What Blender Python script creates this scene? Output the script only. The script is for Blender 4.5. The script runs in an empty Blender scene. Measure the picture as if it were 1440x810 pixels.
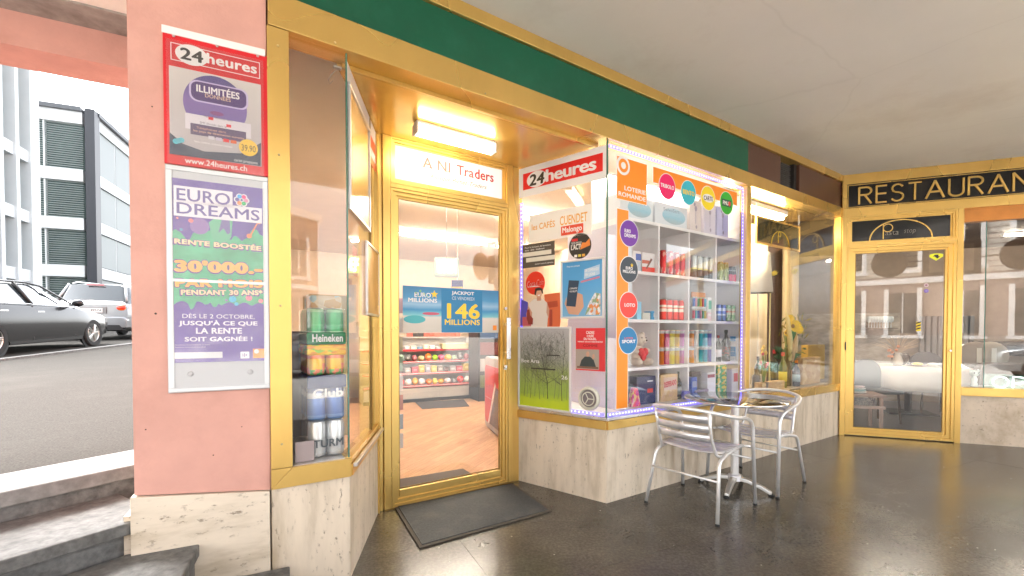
import bpy, bmesh, math, random
from mathutils import Vector, Matrix
random.seed(7)
R = math.radians
PI = math.pi
scn = bpy.context.scene
COL = scn.collection

# ------------------------------------------------------------------ camera
H = 1.28
FPX = 622.0
PITCH = R(1.07)
HOR = 466.0
CYP = HOR + FPX * math.tan(PITCH)
cd = bpy.data.cameras.new('camera'); cam = bpy.data.objects.new('camera', cd); COL.objects.link(cam)
cd.sensor_width = 36.0; cd.lens = FPX / 1440 * 36
cd.shift_y = (CYP - 405) / 1440
cd.clip_start = 0.05; cd.clip_end = 600
cam.location = (0, 0, H); cam.rotation_euler = (PI / 2 - PITCH, 0, 0)
scn.camera = cam

# ------------------------------------------------------------------ daylight (overcast)
SUN_EL, SUN_AZ = R(48), R(285)
w = bpy.data.worlds.new('World'); scn.world = w; w.use_nodes = True
nt = w.node_tree; nt.nodes.clear()
out = nt.nodes.new('ShaderNodeOutputWorld'); bg = nt.nodes.new('ShaderNodeBackground')
sky = nt.nodes.new('ShaderNodeTexSky'); sky.sky_type = 'NISHITA'; sky.sun_disc = False
sky.sun_elevation = SUN_EL; sky.sun_rotation = SUN_AZ; sky.air_density = 1.0; sky.dust_density = 4.0; sky.ozone_density = 1.0
bw = nt.nodes.new('ShaderNodeRGBToBW'); mx = nt.nodes.new('ShaderNodeMix'); mx.data_type = 'RGBA'
mx.inputs[0].default_value = 0.86
nt.links.new(sky.outputs[0], bw.inputs[0]); nt.links.new(sky.outputs[0], mx.inputs[6]); nt.links.new(bw.outputs[0], mx.inputs[7])
bg.inputs[1].default_value = 0.15
nt.links.new(mx.outputs[2], bg.inputs[0]); nt.links.new(bg.outputs[0], out.inputs[0])
sl = bpy.data.lights.new('sun', 'SUN'); sl.energy = .8; sl.angle = R(30); sl.color = (1, .97, .92)
sun = bpy.data.objects.new('sun', sl); COL.objects.link(sun)
sdir = Vector((math.sin(SUN_AZ) * math.cos(SUN_EL), math.cos(SUN_AZ) * math.cos(SUN_EL), math.sin(SUN_EL)))
sun.rotation_euler = sdir.to_track_quat('Z', 'Y').to_euler()
scn.view_settings.view_transform = 'Standard'; scn.view_settings.look = 'None'
scn.view_settings.exposure = 3.5; scn.view_settings.gamma = 1
scn.view_settings.use_curve_mapping = False
cy = scn.cycles
cy.max_bounces = 10; cy.diffuse_bounces = 5; cy.glossy_bounces = 5; cy.transparent_max_bounces = 16; cy.transmission_bounces = 4
cy.use_denoising = True; cy.caustics_reflective = False; cy.caustics_refractive = False
cy.sample_clamp_indirect = 6

# ------------------------------------------------------------------ measuring helpers
def ray(px, py):
    x = (px - CX) / FPX; v = (CYP - py) / FPX
    c, s = math.cos(PITCH), math.sin(PITCH)
    return (x, c + s * v, v * c - s)
CX = 720.0
def atz(px, py, z):
    r = ray(px, py); t = (z - H) / r[2]
    return (r[0] * t, r[1] * t)

class Fr:                                   # an upright frame: x along a wall, y into it, z up
    def __init__(s, p, d):
        n = math.hypot(*d); s.p = p; s.d = (d[0] / n, d[1] / n); s.n = (-s.d[1], s.d[0])
        s.ang = math.atan2(s.d[1], s.d[0])
    def w(s, x, y=0, z=0):
        return Vector((s.p[0] + s.d[0] * x + s.n[0] * y, s.p[1] + s.d[1] * x + s.n[1] * y, z))
    def at(s, px, py, off=0.0):             # where the sight line meets the wall plane (moved off inward)
        r = ray(px, py)
        t = (s.p[0] * s.n[0] + s.p[1] * s.n[1] + off) / (r[0] * s.n[0] + r[1] * s.n[1])
        X, Y, Z = r[0] * t, r[1] * t, H + r[2] * t
        return ((X - s.p[0]) * s.d[0] + (Y - s.p[1]) * s.d[1], Z)
    def bx(s, a, b, off=0.0):               # rectangle from top-left and bottom-right sight lines
        x0, z1 = s.at(a[0], a[1], off); x1, z0 = s.at(b[0], b[1], off)
        return x0, x1, z0, z1
    def sub(s, x, y):                       # parallel frame with another origin
        q = s.w(x, y); return Fr((q.x, q.y), s.d)

P1 = (0.7036, 3.2672); P2 = (4.0526, 5.4688)
F = Fr(P1, (P2[0] - P1[0], P2[1] - P1[1]))           # shop front line
W = Fr(P2, (1624, -622))                             # restaurant front
DL = F.w(-1.365, .79)
D = Fr((DL.x, DL.y), F.d)                            # door wall
q0 = F.w(-1.84, 0); q1 = F.w(-1.455, .79)
L = Fr((q0.x, q0.y), (q1.x - q0.x, q1.y - q0.y)); LLEN = math.hypot(q1.x - q0.x, q1.y - q0.y)
q2 = F.w(-.265, .79)
Rf = Fr((q2.x, q2.y), (P1[0] - q2.x, P1[1] - q2.y)); RLEN = math.hypot(P1[0] - q2.x, P1[1] - q2.y)
PB = F.w(-2.197, 0)
pd = (.896, .443)
PIL = Fr((PB.x - pd[0] * .50, PB.y - pd[1] * .50), pd)  # pink pillar front
WORLD = Fr((0, 0), (1, 0))

# ------------------------------------------------------------------ materials
def newmat(name):
    m = bpy.data.materials.new(name); m.use_nodes = True
    nt = m.node_tree; b = nt.nodes['Principled BSDF']; return m, nt, b
def N(nt, t, **kw):
    n = nt.nodes.new(t)
    for k, v in kw.items(): setattr(n, k, v)
    return n
def coords(nt, stretch=(1, 1, 1), kind='Object'):
    tc = N(nt, 'ShaderNodeTexCoord'); mp = N(nt, 'ShaderNodeMapping'); mp.inputs['Scale'].default_value = stretch
    nt.links.new(tc.outputs[kind], mp.inputs[0]); return mp.outputs[0]
def c4(c): return (c[0], c[1], c[2], 1)
def mat(name, col, rough=.5, metal=0., var=.12, scale=6., bump=0., bscale=60., coat=0., stretch=(1, 1, 1), rvar=0., spec=.5, dirt=None, dscale=2.5, damt=.5):
    m, nt, b = newmat(name)
    b.inputs['Roughness'].default_value = rough; b.inputs['Metallic'].default_value = metal
    b.inputs['Specular IOR Level'].default_value = spec
    if coat: b.inputs['Coat Weight'].default_value = coat; b.inputs['Coat Roughness'].default_value = .08
    if var <= 0 and bump <= 0 and not dirt:
        b.inputs['Base Color'].default_value = c4(col); return m
    v = coords(nt, stretch)
    nz = N(nt, 'ShaderNodeTexNoise'); nz.inputs['Scale'].default_value = scale; nz.inputs['Detail'].default_value = 6; nz.inputs['Roughness'].default_value = .6
    nt.links.new(v, nz.inputs['Vector'])
    rp = N(nt, 'ShaderNodeValToRGB'); e = rp.color_ramp.elements
    e[0].position = .3; e[1].position = .7
    e[0].color = c4([c * (1 - var) for c in col]); e[1].color = c4([min(1, c * (1 + var)) for c in col])
    nt.links.new(nz.outputs[0], rp.inputs[0]); cur = rp.outputs[0]
    if dirt:
        n2 = N(nt, 'ShaderNodeTexNoise'); n2.inputs['Scale'].default_value = dscale; n2.inputs['Detail'].default_value = 8; n2.inputs['Roughness'].default_value = .7
        nt.links.new(v, n2.inputs['Vector'])
        r2 = N(nt, 'ShaderNodeValToRGB'); r2.color_ramp.elements[0].position = .5; r2.color_ramp.elements[1].position = .72
        r2.color_ramp.elements[0].color = (0, 0, 0, 1); r2.color_ramp.elements[1].color = (damt, damt, damt, 1)
        nt.links.new(n2.outputs[0], r2.inputs[0])
        mm = N(nt, 'ShaderNodeMix', data_type='RGBA'); nt.links.new(r2.outputs[0], mm.inputs[0]); nt.links.new(cur, mm.inputs[6]); mm.inputs[7].default_value = c4(dirt)
        cur = mm.outputs[2]
    nt.links.new(cur, b.inputs['Base Color'])
    if rvar:
        mr = N(nt, 'ShaderNodeMapRange'); mr.inputs['To Min'].default_value = max(.02, rough - rvar); mr.inputs['To Max'].default_value = rough + rvar
        nr = N(nt, 'ShaderNodeTexNoise'); nr.inputs['Scale'].default_value = scale * .8; nr.inputs['Detail'].default_value = 0; nt.links.new(v, nr.inputs['Vector'])
        nt.links.new(nr.outputs[0], mr.inputs[0]); nt.links.new(mr.outputs[0], b.inputs['Roughness'])
    if bump:
        n3 = N(nt, 'ShaderNodeTexNoise'); n3.inputs['Scale'].default_value = bscale; n3.inputs['Detail'].default_value = 4
        nt.links.new(v, n3.inputs['Vector'])
        bp = N(nt, 'ShaderNodeBump'); bp.inputs['Strength'].default_value = bump; bp.inputs['Distance'].default_value = .004
        nt.links.new(n3.outputs[0], bp.inputs['Height']); nt.links.new(bp.outputs[0], b.inputs['Normal'])
    return m
def emit(name, col, s):
    m, nt, b = newmat(name); b.inputs['Base Color'].default_value = c4(col)
    b.inputs['Emission Color'].default_value = c4(col); b.inputs['Emission Strength'].default_value = s; return m
def lit_print(name, col, s):                # translucent backlit sheet
    return emit(name, col, s)
def glassmat(name, tint=(1, 1, 1), refl=1.5, base=.03, rough=0.0):
    m = bpy.data.materials.new(name); m.use_nodes = True; nt = m.node_tree; nt.nodes.clear()
    o = N(nt, 'ShaderNodeOutputMaterial'); t = N(nt, 'ShaderNodeBsdfTransparent'); g = N(nt, 'ShaderNodeBsdfGlossy'); mix = N(nt, 'ShaderNodeMixShader')
    t.inputs[0].default_value = c4(tint); g.inputs['Roughness'].default_value = rough; g.inputs[0].default_value = (1, 1, 1, 1)
    f = N(nt, 'ShaderNodeFresnel'); ge = N(nt, 'ShaderNodeNewGeometry'); mr = N(nt, 'ShaderNodeMapRange')   # same glancing law for both faces of the thin pane
    mr.inputs['To Min'].default_value = 1.5; mr.inputs['To Max'].default_value = 1 / 1.5
    nt.links.new(ge.outputs['Backfacing'], mr.inputs[0]); nt.links.new(mr.outputs[0], f.inputs[0])
    ma = N(nt, 'ShaderNodeMath', operation='MULTIPLY_ADD'); ma.inputs[1].default_value = refl; ma.inputs[2].default_value = base; ma.use_clamp = True
    nt.links.new(f.outputs[0], ma.inputs[0]); nt.links.new(ma.outputs[0], mix.inputs[0]); nt.links.new(t.outputs[0], mix.inputs[1]); nt.links.new(g.outputs[0], mix.inputs[2])
    nt.links.new(mix.outputs[0], o.inputs[0]); return m
def travertine(name, stretch, col=(.70, .60, .47), dark=(.30, .235, .165)):
    m, nt, b = newmat(name); v = coords(nt, stretch)
    nz = N(nt, 'ShaderNodeTexNoise'); nz.inputs['Scale'].default_value = 2.2; nz.inputs['Detail'].default_value = 9; nz.inputs['Roughness'].default_value = .62
    nt.links.new(v, nz.inputs['Vector'])
    rp = N(nt, 'ShaderNodeValToRGB'); e = rp.color_ramp.elements
    e[0].position = .34; e[0].color = c4([col[0] * .70, col[1] * .66, col[2] * .58]); e[1].position = .60; e[1].color = c4([min(1, c * 1.08) for c in col])
    x = rp.color_ramp.elements.new(.5); x.color = c4(col)
    nt.links.new(nz.outputs[0], rp.inputs[0])
    n2 = N(nt, 'ShaderNodeTexNoise'); n2.inputs['Scale'].default_value = 22.; n2.inputs['Detail'].default_value = 7; n2.inputs['Roughness'].default_value = .72
    vp = coords(nt, tuple(q ** .55 for q in stretch)); nt.links.new(vp, n2.inputs['Vector'])
    r2 = N(nt, 'ShaderNodeValToRGB'); r2.color_ramp.elements[0].position = .575; r2.color_ramp.elements[1].position = .64
    nt.links.new(n2.outputs[0], r2.inputs[0])
    n4 = N(nt, 'ShaderNodeTexNoise'); n4.inputs['Scale'].default_value = 1.6; nt.links.new(v, n4.inputs['Vector'])
    r4 = N(nt, 'ShaderNodeValToRGB'); r4.color_ramp.elements[0].position = .36; r4.color_ramp.elements[1].position = .60
    nt.links.new(n4.outputs[0], r4.inputs[0])
    mu = N(nt, 'ShaderNodeMath', operation='MULTIPLY'); nt.links.new(r2.outputs[0], mu.inputs[0]); nt.links.new(r4.outputs[0], mu.inputs[1])
    mm = N(nt, 'ShaderNodeMix', data_type='RGBA'); nt.links.new(mu.outputs[0], mm.inputs[0]); nt.links.new(rp.outputs[0], mm.inputs[6]); mm.inputs[7].default_value = c4(dark)
    nt.links.new(mm.outputs[2], b.inputs['Base Color']); b.inputs['Roughness'].default_value = .42
    bp = N(nt, 'ShaderNodeBump'); bp.inputs['Strength'].default_value = .5; bp.inputs['Distance'].default_value = .004; bp.invert = True
    nt.links.new(mu.outputs[0], bp.inputs['Height']); nt.links.new(bp.outputs[0], b.inputs['Normal'])
    return m
def bands(name, stops, rough=.35, metal=0., axis=2, blob=None, bscale=9):
    m, nt, b = newmat(name)
    tc = N(nt, 'ShaderNodeTexCoord'); sp = N(nt, 'ShaderNodeSeparateXYZ'); nt.links.new(tc.outputs['Generated'], sp.inputs[0])
    rp = N(nt, 'ShaderNodeValToRGB'); rp.color_ramp.interpolation = 'CONSTANT'; el = rp.color_ramp.elements
    el[0].position = stops[0][0]; el[0].color = c4(stops[0][1])
    while len(el) > 1: el.remove(el[1])
    for p, c in stops[1:]:
        q = el.new(p); q.color = c4(c)
    nt.links.new(sp.outputs[axis], rp.inputs[0]); cur = rp.outputs[0]
    if blob:
        nz = N(nt, 'ShaderNodeTexNoise'); nz.inputs['Scale'].default_value = bscale; nt.links.new(tc.outputs['Generated'], nz.inputs['Vector'])
        r2 = N(nt, 'ShaderNodeValToRGB'); r2.color_ramp.elements[0].position = .56; r2.color_ramp.elements[1].position = .58
        nt.links.new(nz.outputs[0], r2.inputs[0])
        mm = N(nt, 'ShaderNodeMix', data_type='RGBA'); nt.links.new(r2.outputs[0], mm.inputs[0]); nt.links.new(cur, mm.inputs[6]); mm.inputs[7].default_value = c4(blob)
        cur = mm.outputs[2]
    nt.links.new(cur, b.inputs['Base Color']); b.inputs['Roughness'].default_value = rough; b.inputs['Metallic'].default_value = metal
    return m
def patches(name, cols, scale=8, rough=.4, kind='Generated', stretch=(1, 1, 1)):   # busy printed wrapping
    m, nt, b = newmat(name); v = coords(nt, stretch, kind)
    vo = N(nt, 'ShaderNodeTexVoronoi'); vo.inputs['Scale'].default_value = scale; nt.links.new(v, vo.inputs['Vector'])
    sp = N(nt, 'ShaderNodeSeparateColor'); nt.links.new(vo.outputs['Color'], sp.inputs[0])
    rp = N(nt, 'ShaderNodeValToRGB'); rp.color_ramp.interpolation = 'CONSTANT'; el = rp.color_ramp.elements
    el[0].position = 0; el[0].color = c4(cols[0]); el[1].position = 1 / len(cols); el[1].color = c4(cols[1])
    for i in range(2, len(cols)):
        q = el.new(i / len(cols)); q.color = c4(cols[i])
    nt.links.new(sp.outputs[0], rp.inputs[0]); nt.links.new(rp.outputs[0], b.inputs['Base Color']); b.inputs['Roughness'].default_value = rough
    return m
def gradient(name, stops, axis=2, rough=.4, noise=.0, nscale=5, coat=0, interp='LINEAR', stretch=(1, 1, 1)):
    m, nt, b = newmat(name)
    tc = N(nt, 'ShaderNodeTexCoord'); sp = N(nt, 'ShaderNodeSeparateXYZ'); nt.links.new(tc.outputs['Generated'], sp.inputs[0])
    nz = N(nt, 'ShaderNodeTexNoise'); nz.inputs['Scale'].default_value = nscale; nz.inputs['Detail'].default_value = 6
    mp = N(nt, 'ShaderNodeMapping'); mp.inputs['Scale'].default_value = stretch
    nt.links.new(tc.outputs['Generated'], mp.inputs[0]); nt.links.new(mp.outputs[0], nz.inputs['Vector'])
    ma = N(nt, 'ShaderNodeMath', operation='MULTIPLY_ADD'); ma.inputs[1].default_value = noise; nt.links.new(nz.outputs[0], ma.inputs[0])
    sb = N(nt, 'ShaderNodeMath', operation='SUBTRACT'); sb.inputs[1].default_value = noise * .5
    nt.links.new(sp.outputs[axis], ma.inputs[2]); nt.links.new(ma.outputs[0], sb.inputs[0])
    rp = N(nt, 'ShaderNodeValToRGB'); rp.color_ramp.interpolation = interp; el = rp.color_ramp.elements
    el[0].position = stops[0][0]; el[0].color = c4(stops[0][1]); el[1].position = stops[-1][0]; el[1].color = c4(stops[-1][1])
    for p, c in stops[1:-1]:
        q = el.new(p); q.color = c4(c)
    nt.links.new(sb.outputs[0], rp.inputs[0]); nt.links.new(rp.outputs[0], b.inputs['Base Color']); b.inputs['Roughness'].default_value = rough
    if coat: b.inputs['Coat Weight'].default_value = coat
    return m
_flat = {}
def flat(c, rough=.45):
    k = (tuple(round(x, 3) for x in c), rough)
    if k not in _flat: _flat[k] = mat('ink_%d' % len(_flat), c, rough, var=0)
    return _flat[k]

GOLD = mat('gold_anodised', (.72, .475, .14), .29, .68, .07, 2.2, 0, stretch=(1, 1, .35), rvar=.08, dirt=(.58, .36, .10), dscale=1.6, damt=.5)
GOLDS = mat('gold_soffit', (.78, .51, .14), .24, .62, .10, 1.6, .05, 3, rvar=.05, dirt=(.60, .36, .10), dscale=1.5, damt=.4)
GOLDD = mat('gold_dark_joint', (.25, .15, .04), .4, .5, .1, 5)
PINK = mat('pink_render', (.60, .325, .265), .75, var=.09, scale=3, bump=.5, bscale=45, dirt=(.45, .235, .185), dscale=2.2, damt=.55)
GREEN = mat('green_enamel', (.001, .088, .042), .42, var=.12, scale=3, dirt=(.02, .12, .07), dscale=6, damt=.35)
BROWN = mat('brown_enamel', (.10, .045, .028), .30, var=.08, scale=3)
PLAST = mat('ceiling_plaster', (.88, .84, .75), .85, var=.035, scale=1.2, bump=.12, bscale=40, dirt=(.62, .55, .45), dscale=.6, damt=.55)
nt_ = PLAST.node_tree; b_ = nt_.nodes['Principled BSDF']; l_ = b_.inputs['Base Color'].links[0].from_socket
v_ = coords(nt_); vn = N(nt_, 'ShaderNodeTexNoise'); vn.inputs['Scale'].default_value = 2.5; vn.inputs['Detail'].default_value = 5; nt_.links.new(v_, vn.inputs['Vector'])
va = N(nt_, 'ShaderNodeMix', data_type='VECTOR'); va.inputs[0].default_value = .12; nt_.links.new(v_, va.inputs[4]); nt_.links.new(vn.outputs['Color'], va.inputs[5])
vo_ = N(nt_, 'ShaderNodeTexVoronoi', feature='DISTANCE_TO_EDGE'); vo_.inputs['Scale'].default_value = .35; nt_.links.new(va.outputs[1], vo_.inputs['Vector'])
rr_ = N(nt_, 'ShaderNodeValToRGB'); rr_.color_ramp.elements[0].position = 0; rr_.color_ramp.elements[0].color = (.72, .70, .66, 1); rr_.color_ramp.elements[1].position = .0022; rr_.color_ramp.elements[1].color = (1, 1, 1, 1)
nt_.links.new(vo_.outputs['Distance'], rr_.inputs[0]); mm_ = N(nt_, 'ShaderNodeMix', data_type='RGBA', blend_type='MULTIPLY'); mm_.inputs[0].default_value = .16
nt_.links.new(l_, mm_.inputs[6]); nt_.links.new(rr_.outputs[0], mm_.inputs[7]); nt_.links.new(mm_.outputs[2], b_.inputs['Base Color'])
CONC = mat('rough_concrete', (.30, .28, .25), .9, var=.3, scale=9, bump=.9, bscale=25)
TRV = travertine('travertine_vertical', (3.2, 3.2, .6))
TRH = travertine('travertine_horizontal', (.7, .7, 3.0), (.68, .59, .47), (.26, .2, .14))
TRW = travertine('travertine_block', (1.6, 1.6, 1.5), (.58, .48, .37), (.25, .19, .14))
STEP = mat('grey_granite', (.155, .155, .15), .62, var=.4, scale=26, bump=.5, bscale=45, dirt=(.09, .088, .082), dscale=3, damt=.7, spec=.2)
STEPW = mat('worn_pale_granite', (.22, .22, .215), .6, var=.25, scale=20, bump=.15, bscale=70, dirt=(.13, .13, .125), dscale=4, damt=.6, spec=.15)
ASPH = mat('asphalt', (.056, .053, .048), 1., var=.35, scale=110, bump=.6, bscale=140, dirt=(.074, .070, .063), dscale=.7, damt=.8, spec=.08)
ASPH2 = mat('pale_paving', (.56, .53, .49), .8, var=.25, scale=60, bump=.4, bscale=90)
m, nt_, b_ = newmat('dark_terrazzo'); FLOORM = m
v_ = N(nt_, 'ShaderNodeNewGeometry').outputs['Position']
n1 = N(nt_, 'ShaderNodeTexNoise'); n1.inputs['Scale'].default_value = 2.2; n1.inputs['Detail'].default_value = 6; n1.inputs['Roughness'].default_value = .6
n2 = N(nt_, 'ShaderNodeTexNoise'); n2.inputs['Scale'].default_value = 55; n2.inputs['Detail'].default_value = 5; n2.inputs['Roughness'].default_value = .7
n3 = N(nt_, 'ShaderNodeTexVoronoi'); n3.inputs['Scale'].default_value = 55
for n in (n1, n2, n3): nt_.links.new(v_, n.inputs['Vector'])
ra = N(nt_, 'ShaderNodeValToRGB'); ra.color_ramp.elements[0].position = .32; ra.color_ramp.elements[0].color = (.058, .051, .041, 1); ra.color_ramp.elements[1].position = .7; ra.color_ramp.elements[1].color = (.118, .104, .084, 1)
nt_.links.new(n1.outputs[0], ra.inputs[0])
rb = N(nt_, 'ShaderNodeValToRGB'); rb.color_ramp.elements[0].position = .42; rb.color_ramp.elements[0].color = (.72, .72, .72, 1); rb.color_ramp.elements[1].position = .66; rb.color_ramp.elements[1].color = (1.3, 1.3, 1.3, 1)
nt_.links.new(n2.outputs[0], rb.inputs[0])
mu = N(nt_, 'ShaderNodeMix', data_type='RGBA', blend_type='MULTIPLY'); mu.inputs[0].default_value = 1; nt_.links.new(ra.outputs[0], mu.inputs[6]); nt_.links.new(rb.outputs[0], mu.inputs[7])
rc = N(nt_, 'ShaderNodeValToRGB'); rc.color_ramp.elements[0].position = .0; rc.color_ramp.elements[0].color = (1, 1, 1, 1); rc.color_ramp.elements[1].position = .04; rc.color_ramp.elements[1].color = (0, 0, 0, 1)
nt_.links.new(n3.outputs['Distance'], rc.inputs[0])
mv = N(nt_, 'ShaderNodeMix', data_type='RGBA'); nt_.links.new(rc.outputs[0], mv.inputs[0]); nt_.links.new(mu.outputs[2], mv.inputs[6]); mv.inputs[7].default_value = (.24, .22, .19, 1)
nt_.links.new(mv.outputs[2], b_.inputs['Base Color'])
mr_ = N(nt_, 'ShaderNodeMapRange'); mr_.inputs['To Min'].default_value = .17; mr_.inputs['To Max'].default_value = .29
n5 = N(nt_, 'ShaderNodeTexNoise'); n5.inputs['Scale'].default_value = 1.3; n5.inputs['Detail'].default_value = 1; nt_.links.new(v_, n5.inputs['Vector']); nt_.links.new(n5.outputs[0], mr_.inputs[0]); nt_.links.new(mr_.outputs[0], b_.inputs['Roughness'])


GLASS = glassmat('window_glass', (.985, .99, .985), .85, .0)
GLASSR = glassmat('restaurant_glass', (.97, .98, .97), 1.35, .01)
GLASSD = glassmat('door_glass', (.985, .99, .99), .9, .0)
EDGE = mat('glass_edge_green', (.05, .16, .12), .1, var=0)
ALU = mat('brushed_aluminium', (.72, .72, .73), .28, .95, .06, 4, rvar=.08)
ALUM = mat('silver_frame', (.62, .60, .59), .35, .7, .08, 5)
CHROME = mat('polished_steel', (.80, .80, .80), .10, 1., 0)
WHITE = mat('white_laminate', (.82, .80, .80), .45, var=.02, scale=3)
PAPER = mat('white_paper', (.80, .78, .76), .6, var=.02)
BLACK = mat('black_plastic', (.015, .015, .016), .4, var=0)
RUBBER = mat('black_rubber', (.02, .02, .02), .8, var=.2, scale=30)
RED = mat('red_print', (.62, .012, .02), .35, var=.03)
ORANGE = mat('orange_print', (.90, .27, .01), .4, var=.02)
DARKW = mat('dark_wood', (.06, .03, .018), .45, var=.3, scale=5, stretch=(6, 6, .6))
TUBE = emit('fluorescent_tube', (1, .90, .76), 2.7)
TUBE2 = emit('cool_tube', (1, .90, .76), 22)
LEDB = emit('blue_led', (.13, .11, 1.0), .26)
LEDW = emit('white_led_dot', (.62, .66, 1), .32)

# ------------------------------------------------------------------ mesh helpers
class MB:
    def __init__(s): s.bm = bmesh.new()
    def box(s, x0, x1, y0, y1, z0, z1):
        v = [s.bm.verts.new(p) for p in ((x0, y0, z0), (x1, y0, z0), (x1, y1, z0), (x0, y1, z0), (x0, y0, z1), (x1, y0, z1), (x1, y1, z1), (x0, y1, z1))]
        for f in ((0, 1, 2, 3), (4, 7, 6, 5), (0, 4, 5, 1), (1, 5, 6, 2), (2, 6, 7, 3), (3, 7, 4, 0)): s.bm.faces.new([v[i] for i in f])
        return s
    def prism(s, pts, y0, y1, axis='y'):     # polygon given in x,z pushed through y (or x,y pushed through z)
        mk = (lambda p, t: (p[0], t, p[1])) if axis == 'y' else ((lambda p, t: (p[0], p[1], t)) if axis == 'z' else (lambda p, t: (t, p[0], p[1])))
        a = [s.bm.verts.new(mk(p, y0)) for p in pts]; b = [s.bm.verts.new(mk(p, y1)) for p in pts]
        n = len(pts); s.bm.faces.new(a); s.bm.faces.new(b[::-1])
        for i in range(n): s.bm.faces.new([a[i], b[i], b[(i + 1) % n], a[(i + 1) % n]])
        return s
    def tube(s, path, r, seg=10, closed=False, cap=True):
        P = [Vector(p) for p in path]; n = len(P); rings = []
        rr = r if isinstance(r, (list, tuple)) else [r] * n
        up = None
        for i in range(n):
            if closed: t = (P[(i + 1) % n] - P[i - 1]).normalized()
            else: t = (P[min(i + 1, n - 1)] - P[max(i - 1, 0)]).normalized()
            if up is None:
                up = Vector((0, 0, 1)) if abs(t.z) < .9 else Vector((1, 0, 0))
            a = (up - t * up.dot(t))
            if a.length < 1e-5: a = t.orthogonal()
            a.normalize(); b = t.cross(a); up = a
            rings.append([s.bm.verts.new(P[i] + (a * math.cos(2 * PI * k / seg) + b * math.sin(2 * PI * k / seg)) * rr[i]) for k in range(seg)])
        m = n if closed else n - 1
        for i in range(m):
            A, B = rings[i], rings[(i + 1) % n]
            for k in range(seg): s.bm.faces.new([A[k], A[(k + 1) % seg], B[(k + 1) % seg], B[k]])
        if cap and not closed: s.bm.faces.new(rings[0][::-1]); s.bm.faces.new(rings[-1])
        return s
    def lathe(s, prof, c=(0, 0, 0), seg=24, axis='z'):
        rings = []
        for r, h in prof:
            ring = []
            for k in range(seg):
                a = 2 * PI * k / seg; u, v = r * math.cos(a), r * math.sin(a)
                p = (c[0] + u, c[1] + v, c[2] + h) if axis == 'z' else ((c[0] + u, c[1] + h, c[2] + v) if axis == 'y' else (c[0] + h, c[1] + u, c[2] + v))
                ring.append(s.bm.verts.new(p))
            rings.append(ring)
        for A, B in zip(rings, rings[1:]):
            for k in range(seg): s.bm.faces.new([A[k], A[(k + 1) % seg], B[(k + 1) % seg], B[k]])
        s.bm.faces.new(rings[0][::-1]); s.bm.faces.new(rings[-1]); return s
    def ball(s, c, r, seg=12, rings=8):
        if not isinstance(r, (list, tuple)): r = (r, r, r)
        R_ = []
        for i in range(1, rings):
            th = PI * i / rings
            R_.append([s.bm.verts.new((c[0] + r[0] * math.sin(th) * math.cos(2 * PI * k / seg), c[1] + r[1] * math.sin(th) * math.sin(2 * PI * k / seg), c[2] + r[2] * math.cos(th))) for k in range(seg)])
        t = s.bm.verts.new((c[0], c[1], c[2] + r[2])); b = s.bm.verts.new((c[0], c[1], c[2] - r[2]))
        for k in range(seg):
            s.bm.faces.new([t, R_[0][k], R_[0][(k + 1) % seg]]); s.bm.faces.new([b, R_[-1][(k + 1) % seg], R_[-1][k]])
        for A, B in zip(R_, R_[1:]):
            for k in range(seg): s.bm.faces.new([A[k], B[k], B[(k + 1) % seg], A[(k + 1) % seg]])
        return s
    def quad(s, pts):
        s.bm.faces.new([s.bm.verts.new(p) for p in pts]); return s
    def mesh(s, name, smooth=False, keep=False):
        if not keep: bmesh.ops.recalc_face_normals(s.bm, faces=s.bm.faces)
        me = bpy.data.meshes.new(name); s.bm.to_mesh(me); s.bm.free()
        if smooth:
            for p in me.polygons: p.use_smooth = True
        return me

def link(name, me, m, parent=None, bevel=0, seg=2, auto=False):
    o = bpy.data.objects.new(name, me); COL.objects.link(o)
    if m is not None and not me.materials: me.materials.append(m)
    if parent is not None: o.parent = parent
    if bevel:
        b = o.modifiers.new('b', 'BEVEL'); b.width = bevel; b.segments = seg; b.limit_method = 'ANGLE'; b.angle_limit = R(40); b.harden_normals = False
    if auto:
        for p in me.polygons: p.use_smooth = True
        try: me.set_sharp_from_angle(angle=R(38))
        except Exception: pass
    return o
def tag(o, label=None, cat=None, group=None, kind=None):
    if label: o['label'] = label
    if cat: o['category'] = cat
    if group: o['group'] = group
    if kind: o['kind'] = kind
    return o
def structure(name, me, m, **kw):
    o = link(name, me, m, **kw); o['kind'] = 'structure'; return o

_fontcache = {}
def textmesh(st, bold=0., shear=0., spacing=1., lines=1.):
    k = (st, bold, shear, spacing, lines)
    if k in _fontcache: return _fontcache[k]
    cu = bpy.data.curves.new('t', 'FONT'); cu.body = st; cu.size = 1; cu.offset = min(0, bold); cu.shear = shear; cu.space_character = spacing * (1 + max(0, bold) * 1.2); cu.space_line = lines
    cu.align_x = 'CENTER'; cu.resolution_u = 3
    o = bpy.data.objects.new('t', cu); COL.objects.link(o)
    dg = bpy.context.evaluated_depsgraph_get(); dg.update()
    me = bpy.data.meshes.new_from_object(o.evaluated_get(dg)); bpy.data.objects.remove(o); bpy.data.curves.remove(cu)
    v0 = [(v.co.x, v.co.y) for v in me.vertices]; f0 = [tuple(p.vertices) for p in me.polygons]
    bpy.data.meshes.remove(me); vs, fs = [], []
    for k_, (dx, dz) in enumerate([(0, 0)] if bold <= 0 else [(0, 0), (-bold, 0), (bold, 0), (-bold * .5, bold * .7), (bold * .5, bold * .7), (-bold * .5, -bold * .7), (bold * .5, -bold * .7)]):
        n_ = len(vs); vs += [(x + dx, y + dz, k_ * .00006) for x, y in v0]; fs += [tuple(i + n_ for i in f) for f in f0]
    _fontcache[k] = (vs, fs); return vs, fs

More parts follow.
